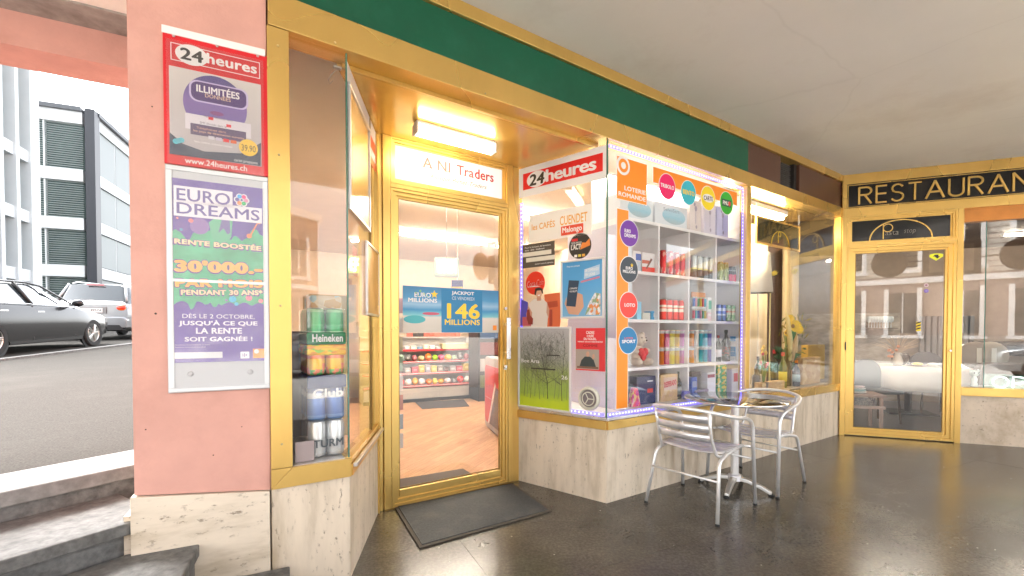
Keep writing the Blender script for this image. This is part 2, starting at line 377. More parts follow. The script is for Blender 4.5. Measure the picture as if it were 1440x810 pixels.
class T:
    """A thing: an empty at its base whose children are its parts. Shapes are given in the frame's own x, y, z."""
    def __init__(s, name, label, cat, fr, o=(0, 0, 0), group=None, kind=None, rot=0.):
        s.fr = fr; s.o = Vector(o); e = bpy.data.objects.new(name, None); COL.objects.link(e)
        e.location = fr.w(*o); e.rotation_euler = (0, 0, fr.ang + rot); e.empty_display_size = .1
        tag(e, label, cat, group, kind); s.e = e; s.layer = 0
    def add(s, name, mb, m, parent=None, smooth=False, **kw):
        bmesh.ops.translate(mb.bm, verts=mb.bm.verts, vec=-s.o)
        return link(name, mb.mesh(name, smooth), m, parent or s.e, **kw)
    def box(s, name, x0, x1, y0, y1, z0, z1, m, parent=None, **kw): return s.add(name, MB().box(x0, x1, y0, y1, z0, z1), m, parent, **kw)
    def poly(s, name, pts, y, m, th=.0008, parent=None): return s.add(name, MB().prism(pts, y - th, y), m, parent)
    def rect(s, name, x0, x1, z0, z1, y, m, th=.0008, parent=None): return s.box(name, x0, x1, y - th, y, z0, z1, m, parent)
    def disc(s, name, cx, cz, r, y, m, th=.0008, seg=40, parent=None, rz=None):
        rz = rz or r
        return s.poly(name, [(cx + r * math.cos(2 * PI * k / seg), cz + rz * math.sin(2 * PI * k / seg)) for k in range(seg)], y, m, th, parent)
    def text(s, st, x0, x1, z0, z1, y, m, bold=.01, shear=0., name='lettering', parent=None, spacing=1., lines=1., tilt=0., mirror=False, fit=True):
        vs, fs = textmesh(st, bold, shear, spacing, lines)
        ax, bx_ = min(v[0] for v in vs), max(v[0] for v in vs); ay, by = min(v[1] for v in vs), max(v[1] for v in vs)
        sx = (x1 - x0) / (bx_ - ax); sz = (z1 - z0) / (by - ay); cx, cz = (x0 + x1) / 2, (z0 + z1) / 2
        if not fit: sx = sz = min(sx, sz)
        me = bpy.data.meshes.new(name); ct, stn = math.cos(tilt), math.sin(tilt); pts = []
        for v in vs:
            u = (v[0] - (ax + bx_) / 2) * sx * (-1 if mirror else 1); h = (v[1] - (ay + by) / 2) * sz
            pts.append((cx + u * ct - h * stn - s.o.x, y - s.o.y - (v[2] if len(v) > 2 else 0), cz + u * stn + h * ct - s.o.z))
        me.from_pydata(pts, [], fs)
        return link(name, me, m, parent or s.e)
def arc(cx, cz, r, a0, a1, n=16, rz=None):
    rz = rz or r
    return [(cx + r * math.cos(R(a0 + (a1 - a0) * i / (n - 1))), cz + rz * math.sin(R(a0 + (a1 - a0) * i / (n - 1)))) for i in range(n)]
def solo(name, mb, m, label, cat, fr, o=(0, 0, 0), group=None, smooth=False, rot=0, **kw):   # a thing of one mesh, shape given round its own base
    ob = link(name, mb.mesh(name, smooth), m, None, **kw); ob.location = fr.w(*o); ob.rotation_euler = (0, 0, fr.ang + rot)
    return tag(ob, label, cat, group)
def copy_tree(o, parent=None):
    c = o.copy(); COL.objects.link(c); c.parent = parent
    for ch in list(o.children): copy_tree(ch, c)
    return c
ORD = ['first', 'second', 'third', 'fourth', 'fifth', 'sixth', 'seventh', 'eighth', 'ninth', 'tenth', 'eleventh', 'twelfth']
# ================================================================== SETTING
ZC = 3.19
# ground: lower street behind the arcade, rising street on the left
mb = MB().quad([(-60, -60, -.16), (90, -60, -.16), (90, 40, -.16), (-60, 40, -.16)])
structure('ground', mb.mesh('ground'), ASPH2)
# left street: one sheet rising away from the top step
E1 = Vector((.508, .861)); M1 = Vector((.861, -.508))
TA = Vector((-1.885, 2.217))                     # top step front edge, near the pillar
def street_z(p): return .604 + .0415 * (p[1] - 2.5)
bd1, bd2 = F.w(-2.3, 1.0), F.w(-2.3, 9)
sp_ = [TA - M1 * .34 - E1 * 14, TA - M1 * .34 + E1 * .35, Vector((bd1.x, bd1.y)), Vector((bd2.x, bd2.y)), Vector((10, 120)), Vector((-120, 120)), Vector((-120, -50))]
structure('street', MB().quad([(p.x, p.y, street_z(p)) for p in sp_]).mesh('street'), ASPH)
# kerb line and road beyond
def gpt(px, py):                                  # sight line to the rising street
    r = ray(px, py)
    t = (.604 - .0415 * 2.5 - H) / (r[2] - .0415 * r[1]); return Vector((r[0] * t, r[1] * t))
ka, kb = gpt(0, 508), gpt(193, 484)
kd = (kb - ka).normalized(); kn = Vector((-kd.y, kd.x))
mb = MB()
def strip(mb, a, b, n, w0, w1, z0, z1):
    c = [a + n * w0, b + n * w0, b + n * w1, a + n * w1]
    lo = [(p.x, p.y, street_z(p) + z0) for p in c]; hi = [(p.x, p.y, street_z(p) + z1) for p in c]
    v = [mb.bm.verts.new(q) for q in lo + hi]
    for f in ((0, 1, 2, 3), (4, 7, 6, 5), (0, 4, 5, 1), (1, 5, 6, 2), (2, 6, 7, 3), (3, 7, 4, 0)): mb.bm.faces.new([v[i] for i in f])
KP = ka + (kb - ka) * .5
strip(mb, KP - kd * 10, KP + kd * 16, kn, 0, .14, -.1, .035)
structure('kerb', mb.mesh('kerb'), STEP)
# steps
st = bpy.data.objects.new('stairs', None); COL.objects.link(st); st['kind'] = 'structure'
def V2(p): return (p.x, p.y)
def step(front, back, z0, z1, m, a=-5., b=.35, name='step', right=None):
    pts = [V2(front + E1 * a), V2(front + E1 * b), V2(front + E1 * b - M1 * back), V2(front + E1 * a - M1 * back)]
    if right: pts = right
    link(name, MB().prism(pts, z0, z1, 'z').mesh(name), m, st, bevel=.006)
step(TA + M1 * .0, .36, .545, .612, STEPW, b=.6, name='tread')
step(TA - M1 * .03, .30, .40, .545, STEP, b=.6, name='riser')
T2 = Vector((-1.592, 1.861))
step(T2, .50, .425, .478, STEP, b=.09, name='tread')
step(T2 - M1 * .04, .44, .26, .425, STEP, b=.03, name='riser')
e3 = Vector((-1.272, 1.674)) - Vector((-1.392, 1.941)); e3.normalize()
c0, c1 = Vector((-1.385, 1.95)), Vector((-1.62, 1.84))
r3 = [V2(c0), V2(c1), V2(c1 - E1 * 5), V2(c1 - E1 * 5 + M1 * .9), V2(c0 + e3 * 1.6)]
step(None or T2, 0, .29, .345, STEP, right=r3, name='tread')
r3b = [V2(c0 - M1 * .03), V2(c1), V2(c1 - E1 * 5), V2(c1 - E1 * 5 + M1 * .8), V2(c0 + e3 * 1.5 - M1 * .05)]
step(T2, 0, .17, .29, STEP, right=r3b, name='riser')
d0 = Vector((-1.052, 2.075)); r4 = [V2(d0), V2(d0 - Vector(pd) * .5), V2(d0 - Vector(pd) * .5 - E1 * 5), V2(d0 + e3 * 3.5)]
step(T2, 0, .0, .17, STEP, right=r4, name='tread')

# arcade floor: slabs with open joints over a bed
poly = [(-6.95, .655), (-1.4, 3.4), (-3.2, 8.8), (6, 13.5), (13.5, 9), (11.2, 5.5), (-2.17, -3.29)]
structure('arcade_floor', MB().prism([(-4.2, -1.6), (-1.9, 1.2), (-.9, 2.3), (-.2, 5.0), (9, 7.5), (14, 6), (11.6, 4.8), (-1.7, -3.9)], -.3, -.004, 'z').mesh('arcade_floor'), mat('joint_mortar', (.085, .077, .065), .6))
AF = bpy.data.objects['arcade_floor']
ta = F.ang - R(7.5); td = Vector((math.cos(ta), math.sin(ta))); tn = Vector((-td.y, td.x)); t0 = F.w(.033, -.72); t0 = Vector((t0.x, t0.y))
tl, tw = 1.30, .655
me_tile = MB().box(0, tl - .0018, 0, tw - .0018, -.03, 0).mesh('floor_tile')
me_tile.materials.append(FLOORM)
PP = Vector((-.9, 2.3))
for i in range(-3, 9):
    for j in range(-6, 7):
        o_ = t0 + td * (i * tl) + tn * (j * tw); c_ = o_ + td * tl / 2 + tn * tw / 2
        fd = (c_ - Vector(P1)).dot(Vector(F.n)); fs = (c_ - Vector(P1)).dot(Vector(F.d)); wd = (c_ - Vector(P2)).dot(Vector(W.n))
        if fd > 1.3 or fd < -4.9 or wd > .55 or (fd > .45 and (fs > .5 or fs < -2)): continue
        if (c_.x < -1.5 and c_.y > .3) or fs < -3.6: continue
        o = link('floor_tile', me_tile, None, AF); o.location = (o_.x, o_.y, random.uniform(-.0006, .0006)); o.rotation_euler = (random.uniform(-.0002, .0002), random.uniform(-.0002, .0002), ta)
rs = random.Random(41); mb = MB()
for k in range(90):
    p = F.w(rs.uniform(-1.5, 6), rs.uniform(-2.2, .2)); r_ = rs.uniform(.002, .0055)
    if (Vector((p.x, p.y)) - Vector(P2)).dot(Vector(W.n)) > -.05 or (p.z, F.w(0, 0).z)[0] > 1: continue
    mb.prism([(p.x + r_ * math.cos(a) * rs.uniform(.6, 1.3), p.y + r_ * math.sin(a) * rs.uniform(.6, 1.3)) for a in [j * PI / 4 for j in range(8)]], .0002, .0016, 'z')
tag(link('floor_specks', mb.mesh('floor_specks'), mat('chewing_gum', (.28, .26, .22), .8, var=0)), 'tiny pale specks and gum spots scattered over the dark floor', 'litter', kind='stuff')
# ceiling slab, edge beam on the left
structure('ceiling', MB().prism(poly, ZC, ZC + .3, 'z').mesh('ceiling'), PLAST)
BE = Fr((-2.47, 2.87), pd)
structure('concrete_lintel', MB().box(-9, 1.6, -.22, .02, ZC - .012, ZC + .25).mesh('concrete_lintel'), CONC)
o = bpy.data.objects['concrete_lintel']; o.location = BE.w(0, 0); o.rotation_euler = (0, 0, BE.ang)
o = structure('beam', MB().box(-9, 1.6, .02, .32, ZC - .215, ZC + .6).mesh('beam'), PINK); o.location = BE.w(0, 0); o.rotation_euler = (0, 0, BE.ang)
# storeys above keep the daylight off the roof of the arcade
structure('upper_storeys', MB().prism([(a * .98, b * .98) for a, b in poly], ZC + .3, ZC + 3.3, 'z').mesh('upper_storeys'), PINK)

# pillar
t = T('pillar', 'pink rendered pillar carrying two posters, stone slab at its foot', 'pillar', PIL, (.25, 0, 0))
zl, zr = PIL.at(196, 696)[1], PIL.at(383, 688)[1]
t.add('shaft', MB().prism([(0, zl), (.5, zr), (.5, ZC), (0, ZC)], 0, .5), PINK)
t.add('stone_panel', MB().prism([(-.012, .0), (.497, .0), (.497, zr - .004), (-.012, zl - .004)], -.012, .46), TRH, bevel=.002)
t.box('stone_panel', -.045, -.015, .03, .44, .30, .50, TRH)

for px, py, r_ in ((219, 441, .0045), (205, 604, .003), (340, 600, .0025), (214, 150, .003), (300, 640, .003)):
    c_ = PIL.at(px, py); t.add('nail_hole', MB().lathe([(r_, -.0015), (r_ * .8, .001)], (c_[0], 0, c_[1]), 10, 'y'), flat((.06, .04, .035), .9))
# ================================================================== SHOP FRONT
SH = T('gold_shopfront', 'gold and travertine shop front with dark green fascia board', 'shop front', F, (0, 0, 0))
def gbox(name, x0, x1, y0, y1, z0, z1, m=None, b=.002): return SH.box(name, x0, x1, y0, y1, z0, z1, m or GOLD, bevel=b)
gbox('gold_band', -2.19, 4.05, -.022, .10, 3.11, ZC - .002)
SH.add('gold_band', MB().prism([(-2.19, 2.684), (4.05, 2.684), (4.05, 2.786), (-2.10, 2.838), (-2.19, 2.838)], -.025, .12), GOLD, bevel=.002)
SH.add('fascia_panel', MB().prism([(-2.105, 2.841), (1.885, 2.79), (1.885, 3.107), (-2.105, 3.107)], -.002, .08), GREEN)
gbox('fascia_panel', 1.889, 2.512, .002, .08, 2.788, 3.107, BROWN, .001)
gbox('fascia_panel', 2.925, 4.028, .002, .08, 2.788, 3.107, BROWN, .001)
vg = gbox('vent_grille', 2.515, 2.92, .10, .12, 2.79, 3.107, BLACK, 0)
for k in range(15):
    z = 2.80 + k * .0205
    SH.box('louvre', 2.52, 2.86, .06 + .002 * (k % 3), .085, z, z + .007, flat((.09, .085, .075), .6), vg)
gbox('vent_edge', 2.862, 2.92, .03, .099, 2.79, 3.107, flat((.02, .018, .016)), 0)
# left post and sill of the drinks window
gbox('gold_post', -2.195, -2.104, -.02, .06, .636, 2.682)
SH.add('gold_post', MB().prism([(-2.195, .541), (-2.195, .634), (-2.104, .634)], -.02, .06), GOLD, bevel=.001)
SH.add('gold_sill', MB().prism([(-2.193, .541), (-2.104, .632), (-1.835, .632), (-1.835, .541)], -.021, .0), GOLD, bevel=.001)
gbox('gold_post', -2.195, -2.107, -.021, .06, 2.84, ZC - .083)
SH.box('display_floor', -2.10, -1.86, .0, .75, .60, .634, ALUM)
SH.box('window_pane', -2.10, -1.842, .004, .010, .636, 2.682, GLASS)
SH.box('stone_panel', -2.193, -1.837, 0, .10, -.02, .539, TRV, bevel=.002)
SH.box('glass_joint', -1.845, -1.838, .0, .012, .634, 2.682, EDGE)
# entry soffit
SH.add('soffit', MB().prism([(-1.86, .122), (.02, .122), (-.24, .80), (-1.48, .80)], 2.664, 2.72, 'z'), GOLDS)
gbox('soffit_trim', -1.84, .0, .10, .121, 2.66, 2.684, GOLD, .001)

scr = MB().lathe([(.0055, -.0015), (.0045, -.004), (.001, -.0042)], seg=10, axis='y').mesh('screw'); scr.materials.append(flat((.42, .33, .16), .3))
for (x_, y_, z_) in [(-1.9 + k * .85, -.025, 2.70) for k in range(7)] + [(-2.15, -.020, z) for z in (.75, 1.4, 2.1, 2.6)] + [(.3 + k * .9, -.014, .58) for k in range(5)] + [(1.893, -.012, z) for z in (.8, 1.6, 2.4)]:
    o = link('screw', scr, None, SH.e); o.location = (x_, y_, z_)
# left cheek of the entry (in its own line)
LC = T('entry_window', 'slanting drinks window on the left cheek of the shop entry', 'window', L, (0, 0, 0))
LC.box('window_pane', .01, LLEN - .02, .004, .010, .64, 2.66, GLASS)
LC.box('gold_sill', -.002, LLEN - .02, -.018, .09, .541, .60, GOLD, bevel=.002)
LC.box('gold_rail', .0, LLEN - .03, -.040, -.019, .585, .605, ALUM, bevel=.003)
LC.box('gold_rail', .0, LLEN - .03, -.012, .03, .604, .636, GOLD, bevel=.003)
LC.box('stone_panel', .0, LLEN - .03, 0.002, .10, -.02, .539, TRV, bevel=.002)
LC.box('pane_joint', LLEN * .70, LLEN * .70 + .008, -.002, .016, .64, 2.66, GOLDD)
LC.box('gold_post', LLEN - .045, LLEN + .0, -.01, .05, 0, 2.66, GOLD, bevel=.002)

# right cheek of the entry
RC = T('bay_window', 'bay window cheek right of the shop door, full of stickers', 'window', Rf, (0, 0, 0))
RC.box('window_pane', .012, RLEN - .004, .004, .010, .64, 2.655, GLASS)
RC.box('gold_sill', .0, RLEN + .0, -.014, .09, .548, .612, GOLD, bevel=.002)
RC.box('silver_rail', .01, RLEN - .002, -.004, .03, .613, .640, ALU, bevel=.003)
RC.box('stone_panel', .0, RLEN - .002, 0.0, .10, -.02, .546, TRV, bevel=.002)
RC.box('gold_post', -.025, .010, -.01, .05, 0, 2.66, GOLD, bevel=.002)
SH.box('silver_rail', .004, 1.85, -.004, .03, .613, .638, ALU, bevel=.003)
SH.box('window_pane', .004, 1.853, .004, .010, .64, 2.682, GLASS)
SH.box('glass_joint', -.004, .004, .0, .012, .634, 2.682, EDGE)
gbox('gold_sill', .0, 4.04, -.014, .09, .548, .612)
gbox('gold_rail', 1.90, 4.0, -.02, .05, .613, .636)
for a, b in ((.002, .56), (.562, 1.38), (1.382, 2.15), (2.152, 2.90), (2.902, 3.52), (3.522, 4.02)):
    SH.box('stone_panel', a, b, 0.0, .10, -.02, .546, TRV, bevel=.002)
gbox('gold_post', 1.857, 1.93, -.012, .06, .613, 2.682)
gbox('gold_post', 3.97, 4.05, -.012, .06, .613, 2.682)
SH.box('window_pane', 1.93, 3.97, .008, .014, .637, 2.682, GLASS)
gbox('gold_post', 3.985, 4.045, -.022, -.013, .0, 3.10)

# ================================================================== DOOR WALL
def stepped_frame(t, name, x0, x1, z0, z1, wd, y, dep, m=GOLD, parent=None):
    """a rectangular frame of four mitred stepped bars"""
    o = t.e if parent is None else parent
    mb = MB()
    prof = [(0, 0), (0, -dep), (wd * .30, -dep), (wd * .34, -dep * .78), (wd * .72, -dep * .78), (wd * .76, -dep * .5), (wd, -dep * .5), (wd, 0)]
    rings = []
    for (cx, cz, sx, sz) in ((x0, z0, 1, 1), (x1, z0, -1, 1), (x1, z1, -1, -1), (x0, z1, 1, -1)):
        rings.append([mb.bm.verts.new((cx + sx * u, y + v, cz + sz * u)) for u, v in prof])
    for i in range(4):
        A, B = rings[i], rings[(i + 1) % 4]
        for k in range(len(prof)): mb.bm.faces.new([A[k], A[(k + 1) % len(prof)], B[(k + 1) % len(prof)], B[k]])
    return t.add(name, mb, m, parent)
DW = T('door_frame', 'gold metal frame round the glass shop door and its sign', 'door frame', D, (.5, 0, 0))
DW.box('jamb', -.12, -.062, -.012, .07, 0, 2.664, GOLD, bevel=.002)
DW.box('jamb', -.060, -.006, -.026, .07, 0, 2.664, GOLD, bevel=.003)
DW.box('jamb', .99, 1.035, -.026, .07, 0, 2.664, GOLD, bevel=.003)
DW.box('jamb', 1.037, 1.105, -.012, .07, 0, 2.664, GOLD, bevel=.002)
DW.box('lintel', -.005, .989, -.024, .07, 2.305, 2.335, GOLD, bevel=.002)
stepped_frame(DW, 'transom_frame', -.004, .988, 2.336, 2.662, .042, .02, .046)
DW.box('threshold', -.06, 1.04, -.03, .10, -.01, .012, GOLDD)
TS = T('shop_sign', 'white shop sign with painted glow and faded red lettering over the door', 'sign', D, (.49, -.0, 2.38))
TS.box('sign_panel', .036, .95, .006, .016, 2.376, 2.622, emit('glow_white_panel', (.50, .47, .44), .10))  # panel given a weak glow of its own, brightening it beside the entry tube
faded = flat((.45, .05, .04)); faded2 = flat((.50, .12, .09))
SX = lambda px, py: D.at(px, py)
TS.text('A NI', .25, .475, 2.505, 2.582, .005, faded2, .012, spacing=1.05)
TS.text('Tra', .53, .68, 2.503, 2.580, .005, faded, .012)
TS.text('ders', .69, .865, 2.503, 2.582, .005, flat((.42, .01, .01)), .018)
for a, b in ((.25, .275), (.300, .325), (.395, .41), (.44, .475), (.585, .61)): TS.rect('serif', a, b, 2.508, 2.513, .0055, faded2)
TS.text('Kiosque Bichet-Traders', .31, .80, 2.425, 2.468, .005, flat((.16, .10, .05)), -.0, shear=.45)

SD = T('shop_door', 'gold framed glass door of the shop with a blue jackpot poster', 'door', D, (.49, 0, .01))
leaf = stepped_frame(SD, 'door_leaf', -.002, .986, .012, 2.303, .062, .03, .05)
SD.box('door_pane', .058, .926, .012, .020, .07, 2.245, GLASSD)
SD.box('kick_rail', .058, .926, -.006, .011, .073, .125, GOLD, bevel=.004)
def pane_trim(t, x0, x1, z0, z1, y, w_, m):
    for a in ((x0, x1, z0, z0 + w_), (x0, x1, z1 - w_, z1), (x0, x0 + w_, z0 + w_, z1 - w_), (x1 - w_, x1, z0 + w_, z1 - w_)): t.box('seal', a[0], a[1], y - .004, y, a[2], a[3], m)
pane_trim(SD, .058, .926, .128, 2.243, .012, .008, GOLDD)
h = SD.add('handle', MB().prism([(.945, 1.05), (.985, 1.05), (.985, 1.395), (.945, 1.395)], -.075, -.062), ALU, bevel=.004)
SD.add('handle_stem', MB().box(.958, .972, -.062, -.018, 1.09, 1.11).box(.958, .972, -.062, -.018, 1.33, 1.35), ALU, parent=h)
SD.add('lock', MB().lathe([(.012, -.034), (.014, -.03), (.014, -.018)], (.962, 0, 1.47), 16, 'y'), ALU)
SD.add('lock', MB().lathe([(.012, -.034), (.014, -.03), (.014, -.018)], (.962, 0, .985), 16, 'y'), ALU)
SD.add('lock', MB().box(.950, .975, -.026, -.018, .96, 1.0), ALU)
# jackpot poster
x0, z1 = .064, D.at(562, 399)[1]; x1 = .915; z0 = D.at(562, 466)[1]
x0 = D.at(567, 400)[0]; z1 = D.at(600, 403)[1]; z0 = D.at(600, 468)[1]
JP = T('lottery_poster', 'long blue lottery poster across the glass of the shop door', 'poster', D, (.45, .01, z0))
JP.rect('sheet', x0, x1, z0, z1, .011, gradient('beach_sky_print', [(0, (.60, .55, .47)), (.34, (.68, .62, .55)), (.37, (.20, .55, .60)), (.50, (.04, .27, .52)), (.62, (.30, .50, .68)), (.75, (.07, .30, .55)), (1, (.04, .20, .40))], noise=.09, nscale=4))
xm0 = D.at(621.5, 430)[0]; xm1 = D.at(679, 430)[0]
JP.rect('print', xm0, xm1, z0 + .002, z1 - .006, .0098, flat((.012, .20, .42)))
zj = lambda xl, yt, yb, xr: (D.at(550 + xl / 7.365, 420)[0], D.at(550 + xr / 7.365, 420)[0], D.at(550 + xl / 7.365, 370 + yb / 7.365)[1], D.at(550 + xl / 7.365, 370 + yt / 7.365)[1])
YEL = flat((.90, .62, .03))
JP.text('JACKPOT', *zj(633, 287, 333, 866), .0088, PAPER, .03)
JP.text('CE VENDREDI', *zj(636, 344, 378, 866), .0088, flat((.6, .65, .7)), 0)
JP.text('146', *zj(583, 412, 575, 925), .0088, YEL, .035)
JP.text('MILLIONS', *zj(560, 582, 640, 925), .0088, YEL, .025)
JP.text('EURO', *zj(246, 300, 350, 418), .0095, PAPER, .03)
JP.text('MILLIONS', *zj(182, 356, 400, 482), .0095, PAPER, .03)
def starpts(cx, cz, r, n=5, k=.45): return [(cx + (r if i % 2 == 0 else r * k) * math.cos(PI / 2 + PI * i / n), cz + (r if i % 2 == 0 else r * k) * math.sin(PI / 2 + PI * i / n)) for i in range(2 * n)]
JP.poly('star', starpts(x0 + .248, z1 - .055, .032), .0098, YEL)
for a, b, r_ in ((.10, .05, .010), (.135, .035, .013), (.165, .055, .009), (.19, .07, .008), (.12, .07, .007)): JP.poly('star', starpts(x0 + a, z1 - b, r_), .0098, flat((.25, .5, .12)))
JP.disc('print', x0 + .09, z0 + .10, .085, .0100, flat((.07, .42, .46)), rz=.03)
JP.disc('print', x0 + .22, z0 + .145, .07, .0100, flat((.6, .10, .16)), rz=.011)
JP.rect('print', x1 - .055, x1 - .02, z0 + .02, z0 + .06, .0100, ORANGE)
JP.text('www', x0 + .3, x0 + .33, z0 + .02, z0 + .03, .0098, PAPER, 0)

# ================================================================== RESTAURANT FRONT
RW = T('corner_restaurant', 'gold framed restaurant front right of the corner, stone base', 'restaurant front', W, (0, 0, 0))
RW.box('gold_band', .01, 9.0, -.024, .10, 3.072, ZC - .002, GOLD, bevel=.002)
RW.box('gold_band', .01, 9.0, -.020, .10, 2.675, 2.782, GOLD, bevel=.002)
RW.box('gold_post', .0, .055, -.024, .08, 0, 2.674, GOLD, bevel=.002)
RW.box('gold_post', .0, .05, -.022, .08, 2.784, 3.07, GOLD, bevel=.002)
RW.box('gold_post', 1.10, 1.155, -.024, .08, 0, 2.674, GOLD, bevel=.002)
RW.box('gold_sill', 1.157, 9.0, -.02, .10, .548, .64, GOLD, bevel=.002)
RW.box('orange_lintel', 1.157, 9.0, .0, .10, 2.52, 2.674, mat('copper_band', (.55, .22, .05), .35, .5))
RW.box('window_pane', 1.157, 9.0, .03, .036, .642, 2.52, GLASSR)
RW.box('stone_panel', 1.158, 2.35, .0, .10, -.02, .546, TRW, bevel=.002)
RW.box('stone_panel', 2.353, 4.55, .0, .10, -.02, .546, TRW, bevel=.002)
RW.box('stone_panel', 4.553, 9.0, .0, .10, -.02, .546, TRW, bevel=.002)
RW.box('gold_post', 4.52, 4.6, -.024, .08, .641, 2.519, GOLD, bevel=.002)
RW.box('glass_edge', W.at(1388, 400)[0] + .0, W.at(1388, 400)[0] + .006, .029, .037, .642, 2.52, EDGE)
RS = T('restaurant_sign', 'black fascia sign with gold letters along the restaurant front', 'sign', W, (1.5, 0, 2.79))
RS.box('sign_board', .056, 9.0, -.014, .06, 2.785, 3.068, flat((.008, .008, .009), .18))
stepped = GOLD
for a in ((.056, 9.0, 3.052, 3.060),): RS.box('gold_line', a[0], a[1], -.020, -.0145, a[2], a[3], GOLD)
RS.box('gold_line', .056, .064, -.020, -.0145, 2.785, 3.05, GOLD); RS.box('gold_line', .064, 9.0, -.020, -.0145, 2.788, 2.794, GOLD)
lx0 = W.at(1207, 285)[0]; lx1 = W.at(1427, 275)[0]
def gold_letters(t, x0, scale, z0, hgt, y):
    """single stroke capitals cut from gold strip"""
    G = {'R': (.50, [[(0, 0), (0, 1), (.28, 1)] + arc(.28, .77, .20, 90, -90, 9, .23) + [(0, .54)], [(.22, .54), (.48, 0)]]),
         'E': (.40, [[(.38, 1), (0, 1), (0, 0), (.38, 0)], [(0, .53), (.36, .53)]]),
         'S': (.46, [arc(.22, .76, .20, 25, 250, 12, .24) + arc(.21, .26, .22, 80, -155, 12, .26)]),
         'T': (.46, [[(0, 1), (.46, 1)], [(.23, 1), (.23, 0)]]),
         'A': (.64, [[(0, 0), (.32, 1), (.64, 0)], [(.12, .36), (.52, .36)]]),
         'U': (.50, [[(0, 1), (0, .25)] + arc(.25, .25, .25, 180, 360, 12) + [(.50, .25), (.50, 1)]]),
         'N': (.58, [[(0, 0), (0, 1), (.56, 0), (.56, 1)]])}
    x = x0
    for ch in 'RESTAURANT':
        wd, strokes = G[ch]
        mb = MB()
        for s_ in strokes:
            for a, b in zip(s_, s_[1:]):
                A = Vector((x + a[0] * scale, z0 + a[1] * hgt)); B = Vector((x + b[0] * scale, z0 + b[1] * hgt)); d_ = (B - A)
                if d_.length < 1e-6: continue
                d_.normalize(); n_ = Vector((-d_.y, d_.x)) * .0095; A -= d_ * .004; B += d_ * .004
                mb.prism([tuple(A + n_), tuple(A - n_), tuple(B - n_), tuple(B + n_)], y - .012, y)
        t.add('letter', mb, GOLD)
        x += (wd + .185) * scale
gold_letters(RS, lx0, .2505, 2.822, .195, -.014)

# transom and door of the restaurant
RT = T('transom_sign', 'black glass transom sign with gold arch above the restaurant door', 'sign', W, (.57, 0, 2.35))
stepped_frame(RT, 'transom_frame', .056, 1.099, 2.32, 2.673, .055, .02, .042)
RT.box('sign_board', .11, 1.045, .004, .012, 2.374, 2.62, flat((.008, .009, .010), .12))
aa = W.at(1222, 338); ab = W.at(1312, 333); acx = (aa[0] + ab[0]) / 2; ar = (ab[0] - aa[0]) / 2
mb = MB(); P_ = arc(acx, 2.374, ar, 0, 180, 30, .235)
P2_ = arc(acx, 2.374, ar - .013, 0, 180, 30, .222)
for i in range(29): mb.prism([P_[i], P_[i + 1], P2_[i + 1], P2_[i]], -.002, .003)
RT.add('arch', mb, GOLD)
px_ = W.at(1242, 330)[0]
mb = MB().box(px_ - .005, px_ + .005, -.001, .003, 2.385, 2.56)
P_ = arc(px_ + .045, 2.515, .05, 0, 360, 24); P2_ = arc(px_ + .045, 2.515, .041, 0, 360, 24)
for i in range(23): mb.prism([P_[i], P_[i + 1], P2_[i + 1], P2_[i]], -.001, .003)
RT.add('letter', mb, GOLD)
dimt = flat((.22, .20, .17))
RT.text('asta', px_ + .02, px_ + .15, 2.43, 2.475, .003, dimt, -.01); RT.text('stop', px_ + .20, px_ + .31, 2.425, 2.485, .003, dimt, -.01, shear=.2)
RD = T('restaurant_door', 'gold framed glass door of the restaurant in the corner', 'door', W, (.57, 0, .01))
stepped_frame(RD, 'door_leaf', .058, 1.098, .012, 2.318, .092, .03, .05)
RD.box('door_pane', .148, 1.006, .008, .016, .10, 2.24, GLASSR)
pane_trim(RD, .149, 1.006, .104, 2.228, .008, .007, GOLDD)
RD.add('lock', MB().lathe([(.010, -.032), (.013, -.028), (.013, -.014)], (1.055, 0, W.at(1337, 493)[1]), 16, 'y'), ALU)
RD.add('hinge', MB().lathe([(.008, -.05), (.008, .05)], (.052, -.03, 1.1), 10, 'z'), BLACK)
# stickers on that door
sx, sz = W.at(1317, 361)
t = T('arrow_sticker', 'yellow fan shaped sticker with black arrow on restaurant door glass', 'sticker', W, (sx, .0, sz - .04))
t.poly('print', [(sx - .062, sz + .0)] + [(sx - .062 + .124 * i / 8, sz + .028 + .012 * math.sin(PI * i / 8)) for i in range(9)] + [(sx + .062, sz), (sx, sz - .045)], .0072, flat((.75, .80, .02)))
t.poly('print', [(sx - .03, sz + .004), (sx - .015, sz + .024), (sx + .02, sz + .024), (sx + .02, sz + .004), (sx + .035, sz + .004), (sx + .01, sz - .022), (sx - .014, sz + .004)], .0062, BLACK)
sx, sz = W.at(1292, 459)
t = T('hazard_sticker', 'small yellow and black striped sticker on restaurant door glass', 'sticker', W, (sx, .0, sz - .05))
t.rect('print', sx - .022, sx + .022, sz - .055, sz + .055, .0072, flat((.85, .62, .02)))
for k in range(3): t.poly('print', [(sx - .021, sz - .04 + k * .035), (sx + .021, sz - .025 + k * .035), (sx + .021, sz - .010 + k * .035), (sx - .021, sz - .025 + k * .035)], .0062, BLACK)
for k, (py, c_) in enumerate(((401, (.7, .55, .6)), (409, (.20, .12, .45)))):
    sx, sz = W.at(1303, py)
    t = T('round_sticker', ['pink ringed', 'violet'][k] + ' small round sticker on the restaurant door glass', 'sticker', W, (sx, 0, sz - .02))
    t.disc('print', sx, sz, .022, .0072, flat(c_)); t.disc('print', sx, sz, .012, .0062, flat([(.35, .2, .25), (.3, .25, .6)][k]))
